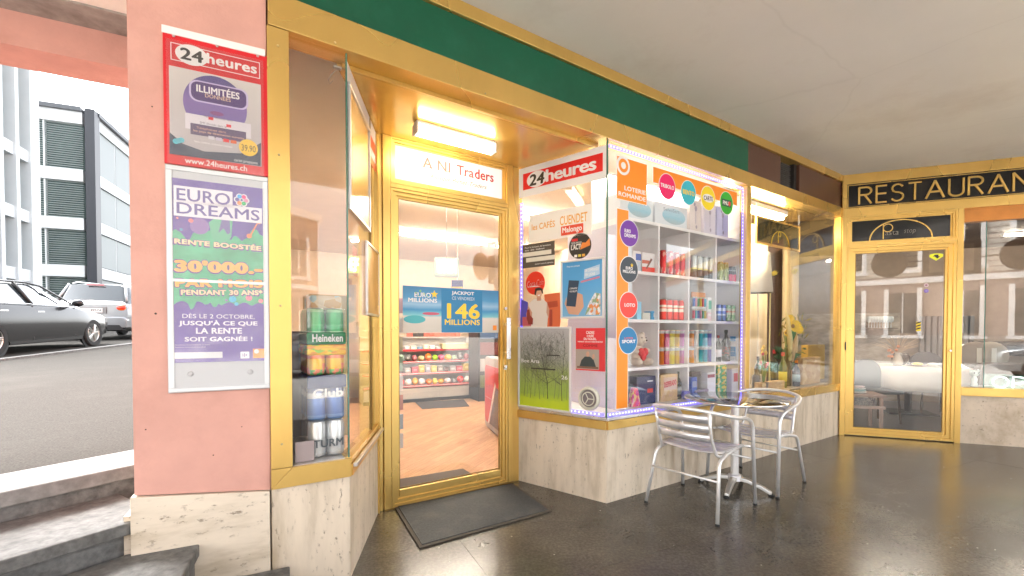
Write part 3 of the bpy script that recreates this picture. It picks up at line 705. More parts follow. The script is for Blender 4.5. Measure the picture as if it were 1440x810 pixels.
# ================================================================== PRINTED THINGS
def ZF(fr, ox, oy, sc, off=0.0):
    return lambda x, y: fr.at(ox + x / sc, oy + y / sc, off)
def tb(zf, xl, yt, yb, xr):                  # world box from left edge, its top and bottom, and the right edge
    s0, z1 = zf(xl, yt); _, z0 = zf(xl, yb); s1, _ = zf(xr, yt); return s0, s1, z0, z1
PUR = (.085, .045, .24); DPUR = (.05, .03, .16)
# --- newspaper poster on the pillar
z = ZF(PIL, 220, 30, 3.682)
a = tb(z, 35, 58, 735, 574)
t = T('newspaper_poster', 'red newspaper poster with a headset picture, upper one on the pillar', 'poster', PIL, ((a[0] + a[1]) / 2, 0, a[2]))
t.box('board', a[0], a[1], -.012, -.001, a[2], a[3], RED, bevel=.001)
b = tb(z, 30, 27, 57, 562); t.box('top_rail', b[0], b[1], -.016, -.002, a[3] - .006, a[3] + .026, PAPER, bevel=.002)
for k in (.1, .5, .9): t.add('screw', MB().lathe([(.006, -.0165), (.005, -.019)], (a[0] + (a[1] - a[0]) * k, 0, a[3] - .012), 12, 'y'), ALU)
for s0, s1, z0_, z1_ in [(lambda q: (q[0], q[1], q[2], q[3]))(tb(z, 76, 115, 205, 535))]:
    for r_ in ((s0, s1, z1_ - .003, z1_), (s0, s1, z0_, z0_ + .003), (s0, s0 + .003, z0_, z1_), (s1 - .003, s1, z0_, z1_)): t.rect('outline', *r_, -.0125, PAPER)
    zc = (z0_ + z1_) / 2; hh = (z1_ - z0_)
    t.disc('print', s0 + (s1 - s0) * .225, zc, .058, -.0132, PAPER, rz=.043)
    t.text('24', s0 + (s1 - s0) * .10, s0 + (s1 - s0) * .35, zc - hh * .34, zc + hh * .34, -.0142, BLACK, .03)
    t.text('heures', s0 + (s1 - s0) * .385, s0 + (s1 - s0) * .965, zc - hh * .26, zc + hh * .36, -.0135, PAPER, .03, spacing=1.0)
b = tb(z, 68, 235, 690, 540)
t.rect('picture', b[0], b[1], b[2], b[3], -.0125, gradient('grey_picture', [(0, (.42, .38, .40)), (1, (.62, .58, .54))], noise=.2))
fx, fz = z(310, 445)
t.disc('print', fx, fz, .118, -.0133, gradient('violet_face', [(0, (.13, .09, .30)), (.5, (.20, .13, .36)), (1, (.08, .06, .22))], noise=.35, nscale=3), rz=.128)
t.poly('print', [z(72, 580), z(72, 692), z(540, 755), z(543, 635), z(440, 690), z(250, 680), z(140, 640)], -.0141, flat((.035, .05, .09)))
c = tb(z, 172, 312, 408, 475)
def rounded(x0, x1, z0, z1, r, n=5): return arc(x1 - r, z1 - r, r, 90, 0, n) + arc(x1 - r, z0 + r, r, 0, -90, n) + arc(x0 + r, z0 + r, r, -90, -180, n) + arc(x0 + r, z1 - r, r, 180, 90, n)
t.poly('print', rounded(c[0], c[1], c[2] - .006, c[3] + .006, .03), -.0149, flat((.55, .47, .70)))
t.poly('print', rounded(c[0] + .007, c[1] - .007, c[2], c[3], .026), -.0157, flat((.07, .03, .16)))
c = tb(z, 210, 338, 372, 432); t.text('ILLIMIT\u00c9ES', *c[:2], c[2], c[3] + .01, -.0166, PAPER, .03)
c = tb(z, 255, 377, 402, 387); t.text('DONN\u00c9ES', *c, -.0166, flat((.72, .50, .35)), .01)
c = tb(z, 280, 462, 480, 350); t.disc('print', (c[0] + c[1]) / 2, c[2], .026, -.0157, flat((.22, .05, .20)), rz=.009)
c = tb(z, 152, 480, 560, 490); t.rect('print', *c[:2], c[2], c[3], -.0149, flat((.66, .62, .66)))
c = tb(z, 180, 533, 590, 465); t.rect('print', *c, -.0157, flat((.10, .07, .15)))
c = tb(z, 250, 492, 506, 395); t.text('Appels illimit\u00e9s vers', *c, -.0158, flat((.12, .10, .14)), 0)
c = tb(z, 228, 525, 537, 365); t.text('SMS illimit\u00e9s dans le', *c, -.0158, flat((.12, .10, .14)), 0)
for q in ((285, 512), (377, 550)): c = z(*q); t.rect('print', c[0] - .009, c[0] + .009, c[1] - .006, c[1] + .006, -.0166, flat((.7, .03, .05)))
c = tb(z, 212, 552, 566, 362); t.text('T\u00e9l\u00e9phonez dans', *c, -.0166, flat((.7, .40, .30)), 0)
c = tb(z, 195, 566, 580, 455); t.text('les pays de destination suivants', *c, -.0166, flat((.75, .45, .32)), 0)
for k, cc in enumerate(((.6, .58, .62), (.55, .5, .6), (.72, .03, .04), (.7, .12, .03))):
    c = z(288 + 38 * k, 611 + 7 * k); t.rect('print', c[0] - .011, c[0] + .011, c[1] - .007, c[1] + .007, -.0166, flat(cc))
c = z(478, 662); t.disc('print', c[0], c[1], .037, -.0166, flat((.80, .50, .03))); c = tb(z, 442, 643, 676, 515); t.text('39.90', *c, -.0176, BLACK, 0)
c = tb(z, 200, 622, 634, 395); t.text('Sans contrat, activation incluse', *c, -.0166, PAPER, 0)
for k in range(3): c = z(105 + 14 * k, 628 - k * 3); t.disc('print', c[0], c[1], .011, -.0150, flat((.10, .50, .60)))
c = tb(z, 405, 718, 734, 525); t.text('carte prepayee', *c, -.0150, PAPER, 0)
c = tb(z, 150, 708, 738, 470); t.text('www.24heures.ch', c[0], c[1], c[2], c[3], -.0125, PAPER, .015)

HAZE = glassmat('poster_haze', (.97, .97, .97), .8, .016, .18)  # clear sheet added to lay glare and haze over both posters
cv_nt = HAZE.node_tree; cvn = N(cv_nt, 'ShaderNodeTexNoise'); cvn.inputs['Scale'].default_value = 3.5; cvb = N(cv_nt, 'ShaderNodeBump'); cvb.inputs['Strength'].default_value = .35; cvb.inputs['Distance'].default_value = .05
cv_nt.links.new(coords(cv_nt), cvn.inputs['Vector']); cv_nt.links.new(cvn.outputs[0], cvb.inputs['Height'])
for n_ in cv_nt.nodes:
    if n_.type == 'BSDF_GLOSSY': cv_nt.links.new(cvb.outputs[0], n_.inputs['Normal'])
b = tb(z, 60, 100, 745, 548); t.rect('haze_sheet', b[0] - .004, b[1] + .004, b[2], b[3], -.0205, HAZE)
# --- lottery poster board below
z1f = ZF(PIL, 225, 230, 4.765); z2f = ZF(PIL, 225, 390, 4.765)
a0 = z1f(38, 8); a1 = z2f(742, 740); ab = z2f(62, 775)
x0, x1, z1, z0 = a0[0], a1[0], a0[1], ab[1]
t = T('lottery_poster', 'purple and green lottery poster in a silver board, lower one on the pillar', 'poster', PIL, ((x0 + x1) / 2, 0, z0))
t.box('board', x0, x1, -.014, -.001, z0, z1, flat((.50, .51, .52), .4), bevel=.002)
b0 = z1f(85, 100); b1 = z2f(712, 562); c0 = z2f(95, 572)
u0, u1, v1, v0 = b0[0], b1[0], b0[1], c0[1]
for r_ in ((x0 + .004, x1 - .004, z1 - .022, z1 - .004), (x0 + .004, x1 - .004, z0 + .004, z0 + .020), (x0 + .004, x0 + .024, z0 + .021, z1 - .023), (x1 - .024, x1 - .004, z0 + .021, z1 - .023)): t.box('frame', r_[0], r_[1], -.020, -.0141, r_[2], r_[3], flat((.66, .68, .69), .35), bevel=.002)
mz = z2f(90, 20)[1]
t.rect('sheet', u0, u1, v0, v1, -.0145, mat('purple_sheet', (.13, .085, .34), .4, var=.18, scale=6, dirt=(.24, .18, .42), dscale=9, damt=.5))
gz1 = z1f(90, 450)[1]; gz0 = z2f(95, 185)[1]
pts = []
n = 34
rr = random.Random(3)
for i in range(n + 1): pts.append((u0 + (u1 - u0) * i / n, gz1 + .014 * math.sin(i * .9) - .02 * (math.sin(i * .35)) + rr.uniform(-.006, .006)))
for i in range(n, -1, -1): pts.append((u0 + (u1 - u0) * i / n, gz0 + .017 * abs(math.sin(i * .55)) - (.022 if i in (6, 7, 14, 15) else 0)))
t.poly('print', pts, -.0153, mat('green_splash', (.10, .42, .24), .4, var=.25, scale=12))
t.poly('print', [z1f(375, 370), z1f(490, 380), z1f(480, 500), z1f(440, 540), z1f(360, 520), z1f(330, 400)], -.0161, flat((.14, .45, .28)))
t.poly('print', [z1f(420, 370), z1f(470, 380), z1f(475, 470), z1f(455, 480), z1f(430, 440), z1f(395, 470)], -.0169, flat((.16, .14, .34)))
for (x, y, r, cc) in ((150, 430, .022, (.16, .10, .34)), (270, 425, .035, (.26, .16, .40)), (212, 388, .009, (.75, .22, .22)), (122, 370, .004, (.8, .3, .25)), (600, 490, .010, (.85, .25, .10)), (665, 400, .008, (.85, .25, .10)), (148, 447, .006, (.10, .4, .55))):
    c = z1f(x, y); t.disc('print', c[0], c[1], r, -.0161 if r < .03 else -.0157, flat(cc))
c = z1f(630, 445); t.poly('print', [(c[0] - .014, c[1] - .025), (c[0] - .009, c[1] - .027), (c[0] + .016, c[1] + .026), (c[0] + .011, c[1] + .027)], -.0161, flat((.85, .25, .10)))
for (x, y, r, cc) in ((490, 148, .014, (.10, .50, .70)), (515, 180, .008, (.10, .50, .70)), (598, 140, .013, (.80, .22, .32)), (677, 160, .009, (.80, .22, .28)), (448, 155, .005, (.35, .2, .5))):
    c = z2f(x, y); t.disc('print', c[0], c[1], r, -.0161, flat(cc))
lett = flat((.15, .12, .34)); wht = flat((.76, .74, .80))
for st_, q in (('EURO', (105, 168, 250, 485)), ('DREAMS', (105, 262, 338, 680))):
    b = tb(z1f, *q)
    s_ = .0
    t.rect('print', b[0] - .004, b[1] + .002, b[2] - .010, b[3] + .010, -.0175, wht)
    t.text(st_, b[0] + .006, b[1] - .007, b[2] + .000, b[3] - .000, -.0184, lett, .015)
fl = z1f(550, 252)
for k, cc in enumerate(((.06, .4, .75), (.75, .03, .2), (.75, .3, .5), (.03, .45, .16), (.85, .30, .12), (.18, .14, .38))):
    an = PI / 2 + .5 - k * PI / 3
    q = (fl[0] + .017 * math.cos(an), fl[1] + .017 * math.sin(an)); t.disc('print', q[0], q[1], .013, -.0178, wht); t.disc('petal', q[0], q[1], .0085, -.0187, flat(cc))
cream = flat((.85, .66, .42)); org = flat((.85, .45, .14)); pur2 = flat((.16, .10, .30))
def shadowtext(st_, q, m, zf, bd=.05, sh=.05):
    b = tb(zf, *q); t.text(st_, b[0] - .005, b[1] + .005, b[2] - .006, b[3] + .004, -.0172, pur2, bd + .04, tilt=sh); t.text(st_, b[0], b[1], b[2], b[3], -.0182, m, bd, tilt=sh)
shadowtext('RENTE BOOST\u00c9E', (102, 503, 545, 680), cream, z1f, .05, -.02)
shadowtext("30'000.-", (100, 640, 722, 690), org, z1f, .07, .02)
shadowtext('PENDANT 30 ANS*', (145, 75, 112, 690), cream, z2f, .05, .03)
b = tb(z1f, 105, 765, 838, 690)
b = (b[0], b[1], z2f(130, 60)[1], z1f(105, 765)[1]); t.text('PAR MOIS', b[0] - .003, b[1] + .003, b[2] - .004, b[3] + .003, -.0172, pur2, .10, tilt=.03); t.text('PAR MOIS', b[0], b[1], b[2], b[3], -.0182, org, .06, tilt=.03)
t.box('frame', x0 + .020, x1 - .020, -.0205, -.0188, mz - .006, mz + .006, flat((.72, .73, .74), .3))
for st_, q, bd in (('D\u00c8S LE 2 OCTOBRE,', (155, 238, 278, 635), 0), ("JUSQU'\u00c0 CE QUE", (130, 284, 330, 655), .035), ('LA RENTE', (245, 338, 378, 552), .035), ('SOIT GAGN\u00c9E !', (170, 392, 430, 622), .035)):
    b = tb(z2f, *q); t.text(st_, *b, -.0155, flat((.78, .76, .82)), bd)
for q in ((105, 450, 457, 340), (105, 465, 472, 310)): b = tb(z2f, *q); t.text('Conditions de participation au verso', *b, -.0155, PAPER, 0)
b = tb(z2f, 100, 503, 545, 422); t.rect('print', *b, -.0155, flat((.70, .70, .72)))
b = tb(z2f, 542, 498, 542, 600); t.rect('print', *b, -.0155, PAPER); t.text('18+', b[0] + .006, b[1] - .006, b[2] + .006, b[3] - .006, -.0165, lett, .03)
b = tb(z2f, 625, 478, 540, 706); t.rect('print', *b, -.0155, ORANGE); t.disc('print', b[0] + .014, b[3] - .012, .010, -.0165, PAPER)
t.rect('haze_sheet', u0, u1, mz + .01, v1, -.0212, HAZE); t.rect('haze_sheet', u0, u1, v0, mz - .01, -.0212, HAZE)
for q in ((210, 645), (608, 632)): c = z2f(*q); t.add('screw', MB().lathe([(.012, -.0145), (.007, -.019)], (c[0], 0, c[1]), 14, 'y'), flat((.45, .45, .46), .3))

# --- stickers on the right cheek glass
z = ZF(Rf, 700, 180, 7.2); zb = ZF(Rf, 700, 280, 4.767); zc_ = ZF(Rf, 700, 430, 4.767)
t = T('white_header', 'white film across the top of the bay cheek glass', 'film', Rf, (.4, 0, 2.4))
hz = Rf.at(730, 279)[1]
t.rect('film', .012, RLEN - .006, hz, 2.652, .0032, flat((.80, .78, .76)))
a = tb(z, 255, 468, 632, 1062)
t = T('newspaper_sticker', 'long red newspaper sticker on the bay cheek beside the soffit', 'sticker', Rf, ((a[0] + a[1]) / 2, 0, a[2]))
t.rect('print', a[0], a[1], a[2], a[3], .0024, flat((.75, .012, .008)))
cx = a[0] + (a[1] - a[0]) * .19; t.disc('print', cx, (a[2] + a[3]) / 2, (a[1] - a[0]) * .135, .0016, PAPER, rz=(a[3] - a[2]) * .49)
t.text('24', a[0] + (a[1] - a[0]) * .085, a[0] + (a[1] - a[0]) * .295, a[2] + .02, a[3] - .022, .0008, flat((.03, .022, .01)), .035, shear=.1)
t.text('heures', a[0] + (a[1] - a[0]) * .31, a[0] + (a[1] - a[0]) * .93, a[2] + .022, a[3] - .014, .0012, PAPER, .03, spacing=.9)
a = tb(zb, 208, 112, 295, 628)
t = T('coffee_sign', 'white coffee sign with orange letters and a red badge on bay cheek', 'sticker', Rf, ((a[0] + a[1]) / 2, 0, a[2]))
t.rect('print', *a, .0024, flat((.80, .76, .70)))
oc = flat((.75, .36, .06)); hh = a[3] - a[2]
wd = a[1] - a[0]
t.text('les CAF\u00c9S', a[0] + wd * .05, a[0] + wd * .44, a[2] + hh * .44, a[2] + hh * .72, .0014, oc, .02)
t.text('CUENDET', a[0] + wd * .52, a[0] + wd * .94, a[2] + hh * .44, a[2] + hh * .76, .0014, oc, .02)
t.rect('badge', a[0] + wd * .54, a[0] + wd * .88, a[2] + hh * .08, a[2] + hh * .40, .0014, flat((.70, .06, .02))); t.text('Malongo', a[0] + wd * .56, a[0] + wd * .86, a[2] + hh * .11, a[2] + hh * .36, .0006, PAPER, .03)
a = tb(zb, 165, 310, 465, 381)
t = T('hours_sticker', 'dark notice with two pale bars beside the door post', 'sticker', Rf, ((a[0] + a[1]) / 2, 0, a[2]))
t.rect('print', *a, .0024, flat((.08, .065, .05))); hh = a[3] - a[2]; wd = a[1] - a[0]
t.rect('bar', a[0], a[0] + wd * .9, a[2] + hh * .48, a[2] + hh * .66, .0014, flat((.72, .68, .58))); t.rect('bar', a[0] + wd * .12, a[1], a[2] + hh * .24, a[2] + hh * .42, .0014, flat((.72, .68, .58)))
t.text('Pour la livraison de boissons', a[0] + wd * .08, a[0] + wd * .88, a[2] + hh * .83, a[2] + hh * .90, .0014, PAPER, 0); t.text('ou de tabac', a[0] + wd * .08, a[0] + wd * .7, a[2] + hh * .72, a[2] + hh * .79, .0014, PAPER, 0)
t.text('ouvert toute la semaine', a[0] + wd * .4, a[0] + wd * .96, a[2] + hh * .10, a[2] + hh * .16, .0014, PAPER, 0)
c = zb(550, 314); r_ = abs(zb(550, 229)[1] - zb(550, 400)[1]) / 2
t = T('news_sticker', 'round black sticker with a flame on the bay cheek glass', 'sticker', Rf, (c[0], 0, c[1] - r_))
t.disc('print', c[0], c[1], r_, .0024, flat((.02, .016, .014))); t.text("L'ACTU", c[0] - r_ * .8, c[0] + r_ * .25, c[1] - r_ * .25, c[1] + r_ * .2, .0014, PAPER, .03)
t.poly('flame', [(c[0] - r_ * .0, c[1] - r_ * .3), (c[0] + r_ * .9, c[1] - r_ * .05), (c[0] + r_ * .85, c[1] + r_ * .5), (c[0] + r_ * .5, c[1] + r_ * .2), (c[0] + r_ * .2, c[1] + r_ * .25)], .0016, flat((.75, .22, .03)))
t.rect('badge', c[0] - r_ * .75, c[0] - r_ * .2, c[1] + r_ * .42, c[1] + r_ * .62, .0014, RED)
t.text('TOUTE L\'INFO SUR', c[0] - r_ * .8, c[0] + r_ * .15, c[1] + r_ * .22, c[1] + r_ * .36, .0014, PAPER, .01)
for k, cc in enumerate(((.8, .8, .8), (.7, .6, .1), (.8, .4, .05))): t.rect('badge', c[0] - r_ * .5 + k * r_ * .35, c[0] - r_ * .25 + k * r_ * .35, c[1] - r_ * .85, c[1] - r_ * .65, .0014, flat(cc))
c = zb(250, 563); r_ = abs(zb(250, 485)[1] - zb(250, 642)[1]) / 2
t = T('cola_disc', 'round red cola disc sticker above the smiling man', 'sticker', Rf, (c[0], 0, c[1] - r_))
t.disc('print', c[0], c[1], r_, .0022, flat((.72, .035, .012))); t.text('Coca-Cola', c[0] - r_ * .86, c[0] + r_ * .86, c[1] - r_ * .28, c[1] + r_ * .26, .0014, PAPER, .0, shear=.35, tilt=.08)
t.poly('swash', [(c[0] - r_ * .7, c[1] - r_ * .33), (c[0], c[1] - r_ * .22), (c[0] + r_ * .6, c[1] - r_ * .33), (c[0], c[1] - r_ * .30)], .0014, PAPER)
# smiling man with a bottle (flat print)
t = T('cola_poster', 'cut-out print of a man in a white T-shirt holding a bottle', 'sticker', Rf, (Rf.at(760, 459)[0], 0, Rf.at(760, 459)[1]))
def zp(x, y): return zb(x, y)                 # zoom coords of the upper crop
def pp(pts, y_, c_, nm='print'): t.poly(nm, [zp(*q) for q in pts], y_, flat(c_) if isinstance(c_, tuple) else c_)
pp([(310, 640), (415, 625), (420, 820), (415, 855), (330, 855)], .0028, (.66, .14, .05))
pp([(330, 690), (400, 680), (402, 720), (332, 730)], .0021, (.45, .07, .03)); pp([(345, 740), (365, 740), (365, 850), (345, 850)], .0021, (.35, .05, .03))
pp([(155, 670), (200, 690), (200, 850), (150, 850)], .0028, (.10, .08, .45)); pp([(165, 790), (240, 790), (240, 850), (165, 850)], .0026, (.5, .10, .12))
pp([(208, 700), (245, 668), (300, 668), (330, 695), (338, 760), (330, 855), (222, 855), (230, 780), (205, 760)], .0020, (.70, .62, .55))
pp([(330, 695), (345, 740), (340, 800), (325, 760)], .0014, (.60, .33, .22)); pp([(205, 715), (190, 770), (200, 830), (228, 800), (230, 760)], .0014, (.55, .28, .18))
pp([(262, 640), (286, 640), (290, 680), (262, 682)], .0014, (.52, .26, .17))
c = zp(275, 630); t.disc('face', c[0], c[1], .031, .0012, flat((.60, .33, .22)), rz=.036)
pp([(246, 640), (250, 600), (275, 592), (300, 600), (304, 635), (296, 632), (290, 612), (262, 614), (254, 645)], .0005, (.03, .02, .015), 'hair')
pp([(266, 642), (286, 640), (280, 649), (270, 650)], .0004, (.8, .75, .7), 'smile')
pp([(196, 742), (212, 738), (218, 780), (236, 800), (234, 840), (205, 840), (194, 800)], .0004, (.25, .03, .02), 'bottle')

def snap_frame(name, label, a, pic, w_=.016, fr=Rf, y=.0, o_=None, mm=None):
    t = T(name, label, 'poster', fr, ((a[0] + a[1]) / 2, y, a[2]))
    for r_ in ((a[0], a[1], a[3] - w_, a[3]), (a[0], a[1], a[2], a[2] + w_), (a[0], a[0] + w_, a[2] + w_ + .0005, a[3] - w_ - .0005), (a[1] - w_, a[1], a[2] + w_ + .0005, a[3] - w_ - .0005)):
        t.box('frame', r_[0], r_[1], y - .014, y + .002, r_[2], r_[3], mm or flat((.66, .64, .62), .3), bevel=.003)
    t.box('picture', a[0] + w_ * .6, a[1] - w_ * .6, y - .006, y - .001, a[2] + w_ * .6, a[3] - w_ * .6, pic)
    return t
a = tb(zb, 425, 418, 803, 717); x_, zz_ = zb(717, 385); a = (a[0], a[1], (a[2]), (a[3] + zz_) / 2)
t = snap_frame('blue_poster', 'blue poster of a hand holding a phone in silver frame', a, gradient('blue_sky_print', [(0, (.20, .42, .62)), (.5, (.10, .36, .66)), (1, (.07, .30, .58))], noise=.3, nscale=3))
wd = a[1] - a[0]; hh = a[3] - a[2]
def up(u, v): return (a[0] + wd * u, a[2] + hh * v)
t.poly('print', [up(.58, .06), up(.92, .05), up(.92, .40), up(.80, .42), up(.66, .25)], -.0061, patches('town_print', [(.55, .58, .62), (.75, .75, .75), (.7, .25, .08), (.25, .35, .2), (.6, .5, .4)], 7))
t.poly('hand', [up(.20, .08), up(.42, .06), up(.55, .20), up(.52, .40), up(.40, .44), up(.30, .26), up(.16, .22), up(.14, .38), up(.10, .26)], -.0068, flat((.62, .34, .22)))
t.poly('phone', [up(.14, .22), up(.36, .20), up(.44, .64), up(.20, .66)], -.0076, flat((.025, .05, .09)))
t.text('COMMANDEZ', *up(.22, .0)[:1], up(.40, 0)[0], up(0, .50)[1], up(0, .53)[1], -.0086, PAPER, .01); t.text('VOS BILLETS', up(.22, 0)[0], up(.40, 0)[0], up(0, .45)[1], up(0, .48)[1], -.0086, PAPER, .01)
t.poly('print', [up(.55, .66), up(.90, .72), up(.90, .88), up(.56, .82)], -.0061, flat((.42, .58, .74)))
t.poly('print', [up(.48, .60), up(.90, .66), up(.90, .69), up(.48, .63)], -.0063, flat((.62, .20, .28)))
t.text('LA COMMANDE', up(.58, 0)[0], up(.88, 0)[0], up(0, .78)[1], up(0, .83)[1], -.0070, PAPER, .02, tilt=.05); t.text('EN LIGNE', up(.58, 0)[0], up(.80, 0)[0], up(0, .71)[1], up(0, .755)[1], -.0070, PAPER, .02, tilt=.05)
t.text('Prenez votre commande', up(.15, 0)[0], up(.45, 0)[0], up(0, .88)[1], up(0, .91)[1], -.0063, PAPER, 0)
l0 = zc_(140, 143); l1 = zc_(495, 140); l2 = zc_(493, 712)
a = (l0[0], l1[0], (zc_(132, 680)[1] + l2[1]) / 2, l1[1])
t = snap_frame('tree_poster', 'framed picture of bare trees over a bright green meadow', a, gradient('meadow_print', [(0, (.50, .62, .02)), (.10, (.46, .58, .03)), (.18, (.30, .42, .06)), (.45, (.30, .36, .12)), (.62, (.38, .38, .32)), (1, (.44, .42, .42))], noise=.12, nscale=14))
wd = a[1] - a[0]; hh = a[3] - a[2]
rt = random.Random(11); bark = flat((.045, .04, .03)); bark2 = flat((.12, .12, .06))
def branch(mb, x, y, ang, ln, w_, dep):
    x2, y2 = x + ln * math.cos(ang) * 1.5, y + ln * math.sin(ang)
    if not (.05 < x2 < .95) or y2 > .965: return
    A, B = up(x, y), up(x2, y2); nx, nz = -math.sin(ang) * w_, math.cos(ang) * w_
    mb.prism([(A[0] + nx, A[1] + nz), (A[0] - nx, A[1] - nz), (B[0] - nx * .7, B[1] - nz * .7), (B[0] + nx * .7, B[1] + nz * .7)], -.0067, -.0061)
    if dep > 0:
        branch(mb, x2, y2, ang + rt.uniform(-.25, .25), ln * rt.uniform(.75, .95), w_ * .8, dep - 1)
        for k in range(2 if dep > 1 else 3): branch(mb, x2, y2, ang + rt.choice((-1, 1)) * rt.uniform(.4, 1.1), ln * rt.uniform(.5, .8), w_ * .45, dep - 2)
twig = flat((.14, .135, .11))
for m_, x, w0_ in ((bark, .58, .0036), (bark, .84, .003), (bark2, .25, .0022), (bark2, .12, .0022), (twig, .70, .0016), (bark2, .43, .0018), (twig, .33, .0013), (twig, .92, .0012), (twig, .18, .0013), (twig, .5, .0012), (twig, .78, .0012)):
    mb = MB(); branch(mb, x, .12 + rt.uniform(0, .04), PI / 2 + rt.uniform(-.12, .12), .185, w0_, 8); t.add('tree_print', mb, m_)
mb = MB()
for k in range(70):
    x, y = rt.uniform(.06, .94), rt.uniform(.12, .45); A = up(x, y); mb.prism([(A[0], A[1]), (A[0] + .002, A[1]), (A[0] + rt.uniform(-.008, .008), A[1] + .05)], -.0067, -.0061)
o = t.add('grass_print', mb, flat((.22, .32, .03))); o['kind'] = 'stuff'
t.rect('print', *[up(.56, 0)[0], up(.80, 0)[0]], up(0, .655)[1], up(0, .668)[1], -.0068, bark); t.rect('print', up(.26, 0)[0], up(.72, 0)[0], up(0, .485)[1], up(0, .50)[1], -.0068, bark)
t.text('Box Arts', up(.07, 0)[0], up(.42, 0)[0], up(0, .56)[1], up(0, .605)[1], -.0072, PAPER, .01); t.text('26', up(.83, 0)[0], up(.94, 0)[0], up(0, .385)[1], up(0, .43)[1], -.0072, PAPER, .01)
a = tb(zc_, 523, 150, 430, 720)
t = T('red_poster', 'red and photo poster of a person at a table, on bay cheek', 'poster', Rf, ((a[0] + a[1]) / 2, 0, a[2])); wd = a[1] - a[0]; hh = a[3] - a[2]
t.rect('print', *a, .0024, flat((.66, .03, .035)))
t.rect('print', a[0] + wd * .0, a[0] + wd * .80, a[2] + hh * .03, a[2] + hh * .50, .0014, flat((.36, .30, .25)))
t.poly('person_print', [up(.12, .06), up(.72, .06), up(.62, .26), up(.50, .33), up(.32, .33), up(.20, .24)], .0006, flat((.04, .05, .05)))
c = up(.42, .39); t.disc('face', c[0], c[1], .014, .0004, flat((.55, .30, .2)), rz=.020); t.poly('hand', [up(.58, .27), up(.66, .30), up(.64, .40), up(.58, .38)], .0003, flat((.55, .30, .2)))
t.rect('print', a[0] + wd * .05, a[0] + wd * .78, a[2] + hh * .05, a[2] + hh * .10, .0004, flat((.18, .10, .06)))
for st_, u0_, u1_, v_, hgt in (('CADRE', .36, .64, .86, .07), ('CR\u00c9\u00c9', .38, .62, .79, .06), ('DU SOLEIL.', .28, .72, .72, .055), ('VENEZ NOUS REJOINDRE', .06, .92, .655, .04)):
    t.text(st_, a[0] + wd * u0_, a[0] + wd * u1_, a[2] + hh * v_, a[2] + hh * (v_ + hgt), .0014, PAPER, .03)
t.text('COMME', a[0] + wd * .25, a[0] + wd * .75, a[2] + hh * .56, a[2] + hh * .62, .0014, flat((.25, .01, .01)), .02)
c = zc_(612, 622); r_ = abs(zc_(612, 540)[1] - zc_(612, 705)[1]) / 2 * .97
t = T('window_fan', 'round pale ventilator set in the bay cheek glass', 'fan', Rf, (c[0], 0, c[1] - r_))
cc = (c[0], 0, c[1])
ivory = flat((.62, .60, .50), .4)
t.add('rim', MB().lathe([(r_, .003), (r_ * .97, -.015), (r_ * .82, -.022), (r_ * .74, -.012), (r_ * .72, .003)], cc, 36, 'y'), ivory, auto=True)
t.add('dark_bowl', MB().lathe([(r_ * .72, -.008), (r_ * .71, -.010)], cc, 30, 'y'), flat((.20, .17, .17), .4))
mb = MB(); mb.tube([(c[0] + r_ * .55 * math.cos(2 * PI * k / 24), -.016, c[1] + r_ * .55 * math.sin(2 * PI * k / 24)) for k in range(24)], r_ * .045, 8, closed=True)
for k in range(3):
    an = PI / 2 + .5 + k * 2 * PI / 3; mb.tube([cc[0:1][0:1] and (c[0], -.016, c[1]), (c[0] + r_ * .55 * math.cos(an), -.016, c[1] + r_ * .55 * math.sin(an))], r_ * .045, 8)
t.add('grille', mb, ivory)

# --- stickers on the shop window
z = ZF(F, 850, 190, 6.752); z5 = ZF(F, 850, 290, 5.06); z6 = ZF(F, 850, 440, 5.06)
a = tb(z, 122, 195, 598, 404)
t = T('lottery_square', 'orange square lottery sign with a white ring in the window corner', 'sticker', F, ((a[0] + a[1]) / 2, 0, a[2])); wd = a[1] - a[0]; hh = a[3] - a[2]
t.rect('border', a[0] - .006, a[1] + .006, a[2] - .006, a[3] + .006, .0030, PAPER); t.rect('print', *a, .0022, ORANGE)
c = (a[0] + wd * .20, a[3] - hh * .19); t.disc('ring', c[0], c[1], .071, .0014, PAPER); t.disc('ring', c[0], c[1], .051, .0008, ORANGE); t.disc('ring', c[0], c[1], .026, .0002, PAPER)
t.text('LOTERIE', a[0] + wd * .24, a[1] - .012, a[2] + hh * .235, a[2] + hh * .345, .0014, PAPER, .03); t.text('ROMANDE', a[0] + wd * .05, a[1] - .012, a[2] + hh * .07, a[2] + hh * .18, .0014, PAPER, .03)
a = tb(z, 466, 300, 445, 1262)
t = T('orange_strip', 'slanting view of orange strip across the top of the window', 'sticker', F, ((a[0] + a[1]) / 2, 0, a[2])); t.e['label'] = 'horizontal orange strip with four coloured discs across the window top'
t.rect('border', a[0] - .006, a[1] + .006, a[2] - .006, a[3] + .006, .0030, PAPER); t.rect('print', *a, .0022, ORANGE)
def disc_sticker(px, py, rv, col, words, wc, label, zf, bd=.04):
    c = zf(px, py); r_ = abs(zf(px, py - rv)[1] - zf(px, py + rv)[1]) / 2
    t = T('disc_sticker', label, 'sticker', F, (c[0], 0, c[1] - r_), 'round game stickers on the shop window')
    t.disc('border', c[0], c[1], r_ * 1.06, .0012, PAPER); t.disc('print', c[0], c[1], r_, .0004, flat(col))
    for w_, (u0_, u1_, v0_, v1_), mc in words: t.text(w_, c[0] + r_ * u0_, c[0] + r_ * u1_, c[1] + r_ * v0_, c[1] + r_ * v1_, -.0012, flat(mc), bd)
    return t, c, r_
WH = (.80, .78, .78)
disc_sticker(597, 488, 118, (.80, .002, .12), [('TRIBOLO', (-.85, .85, -.16, .16), WH)], None, 'pink round game sticker, first of four on the orange strip', z)
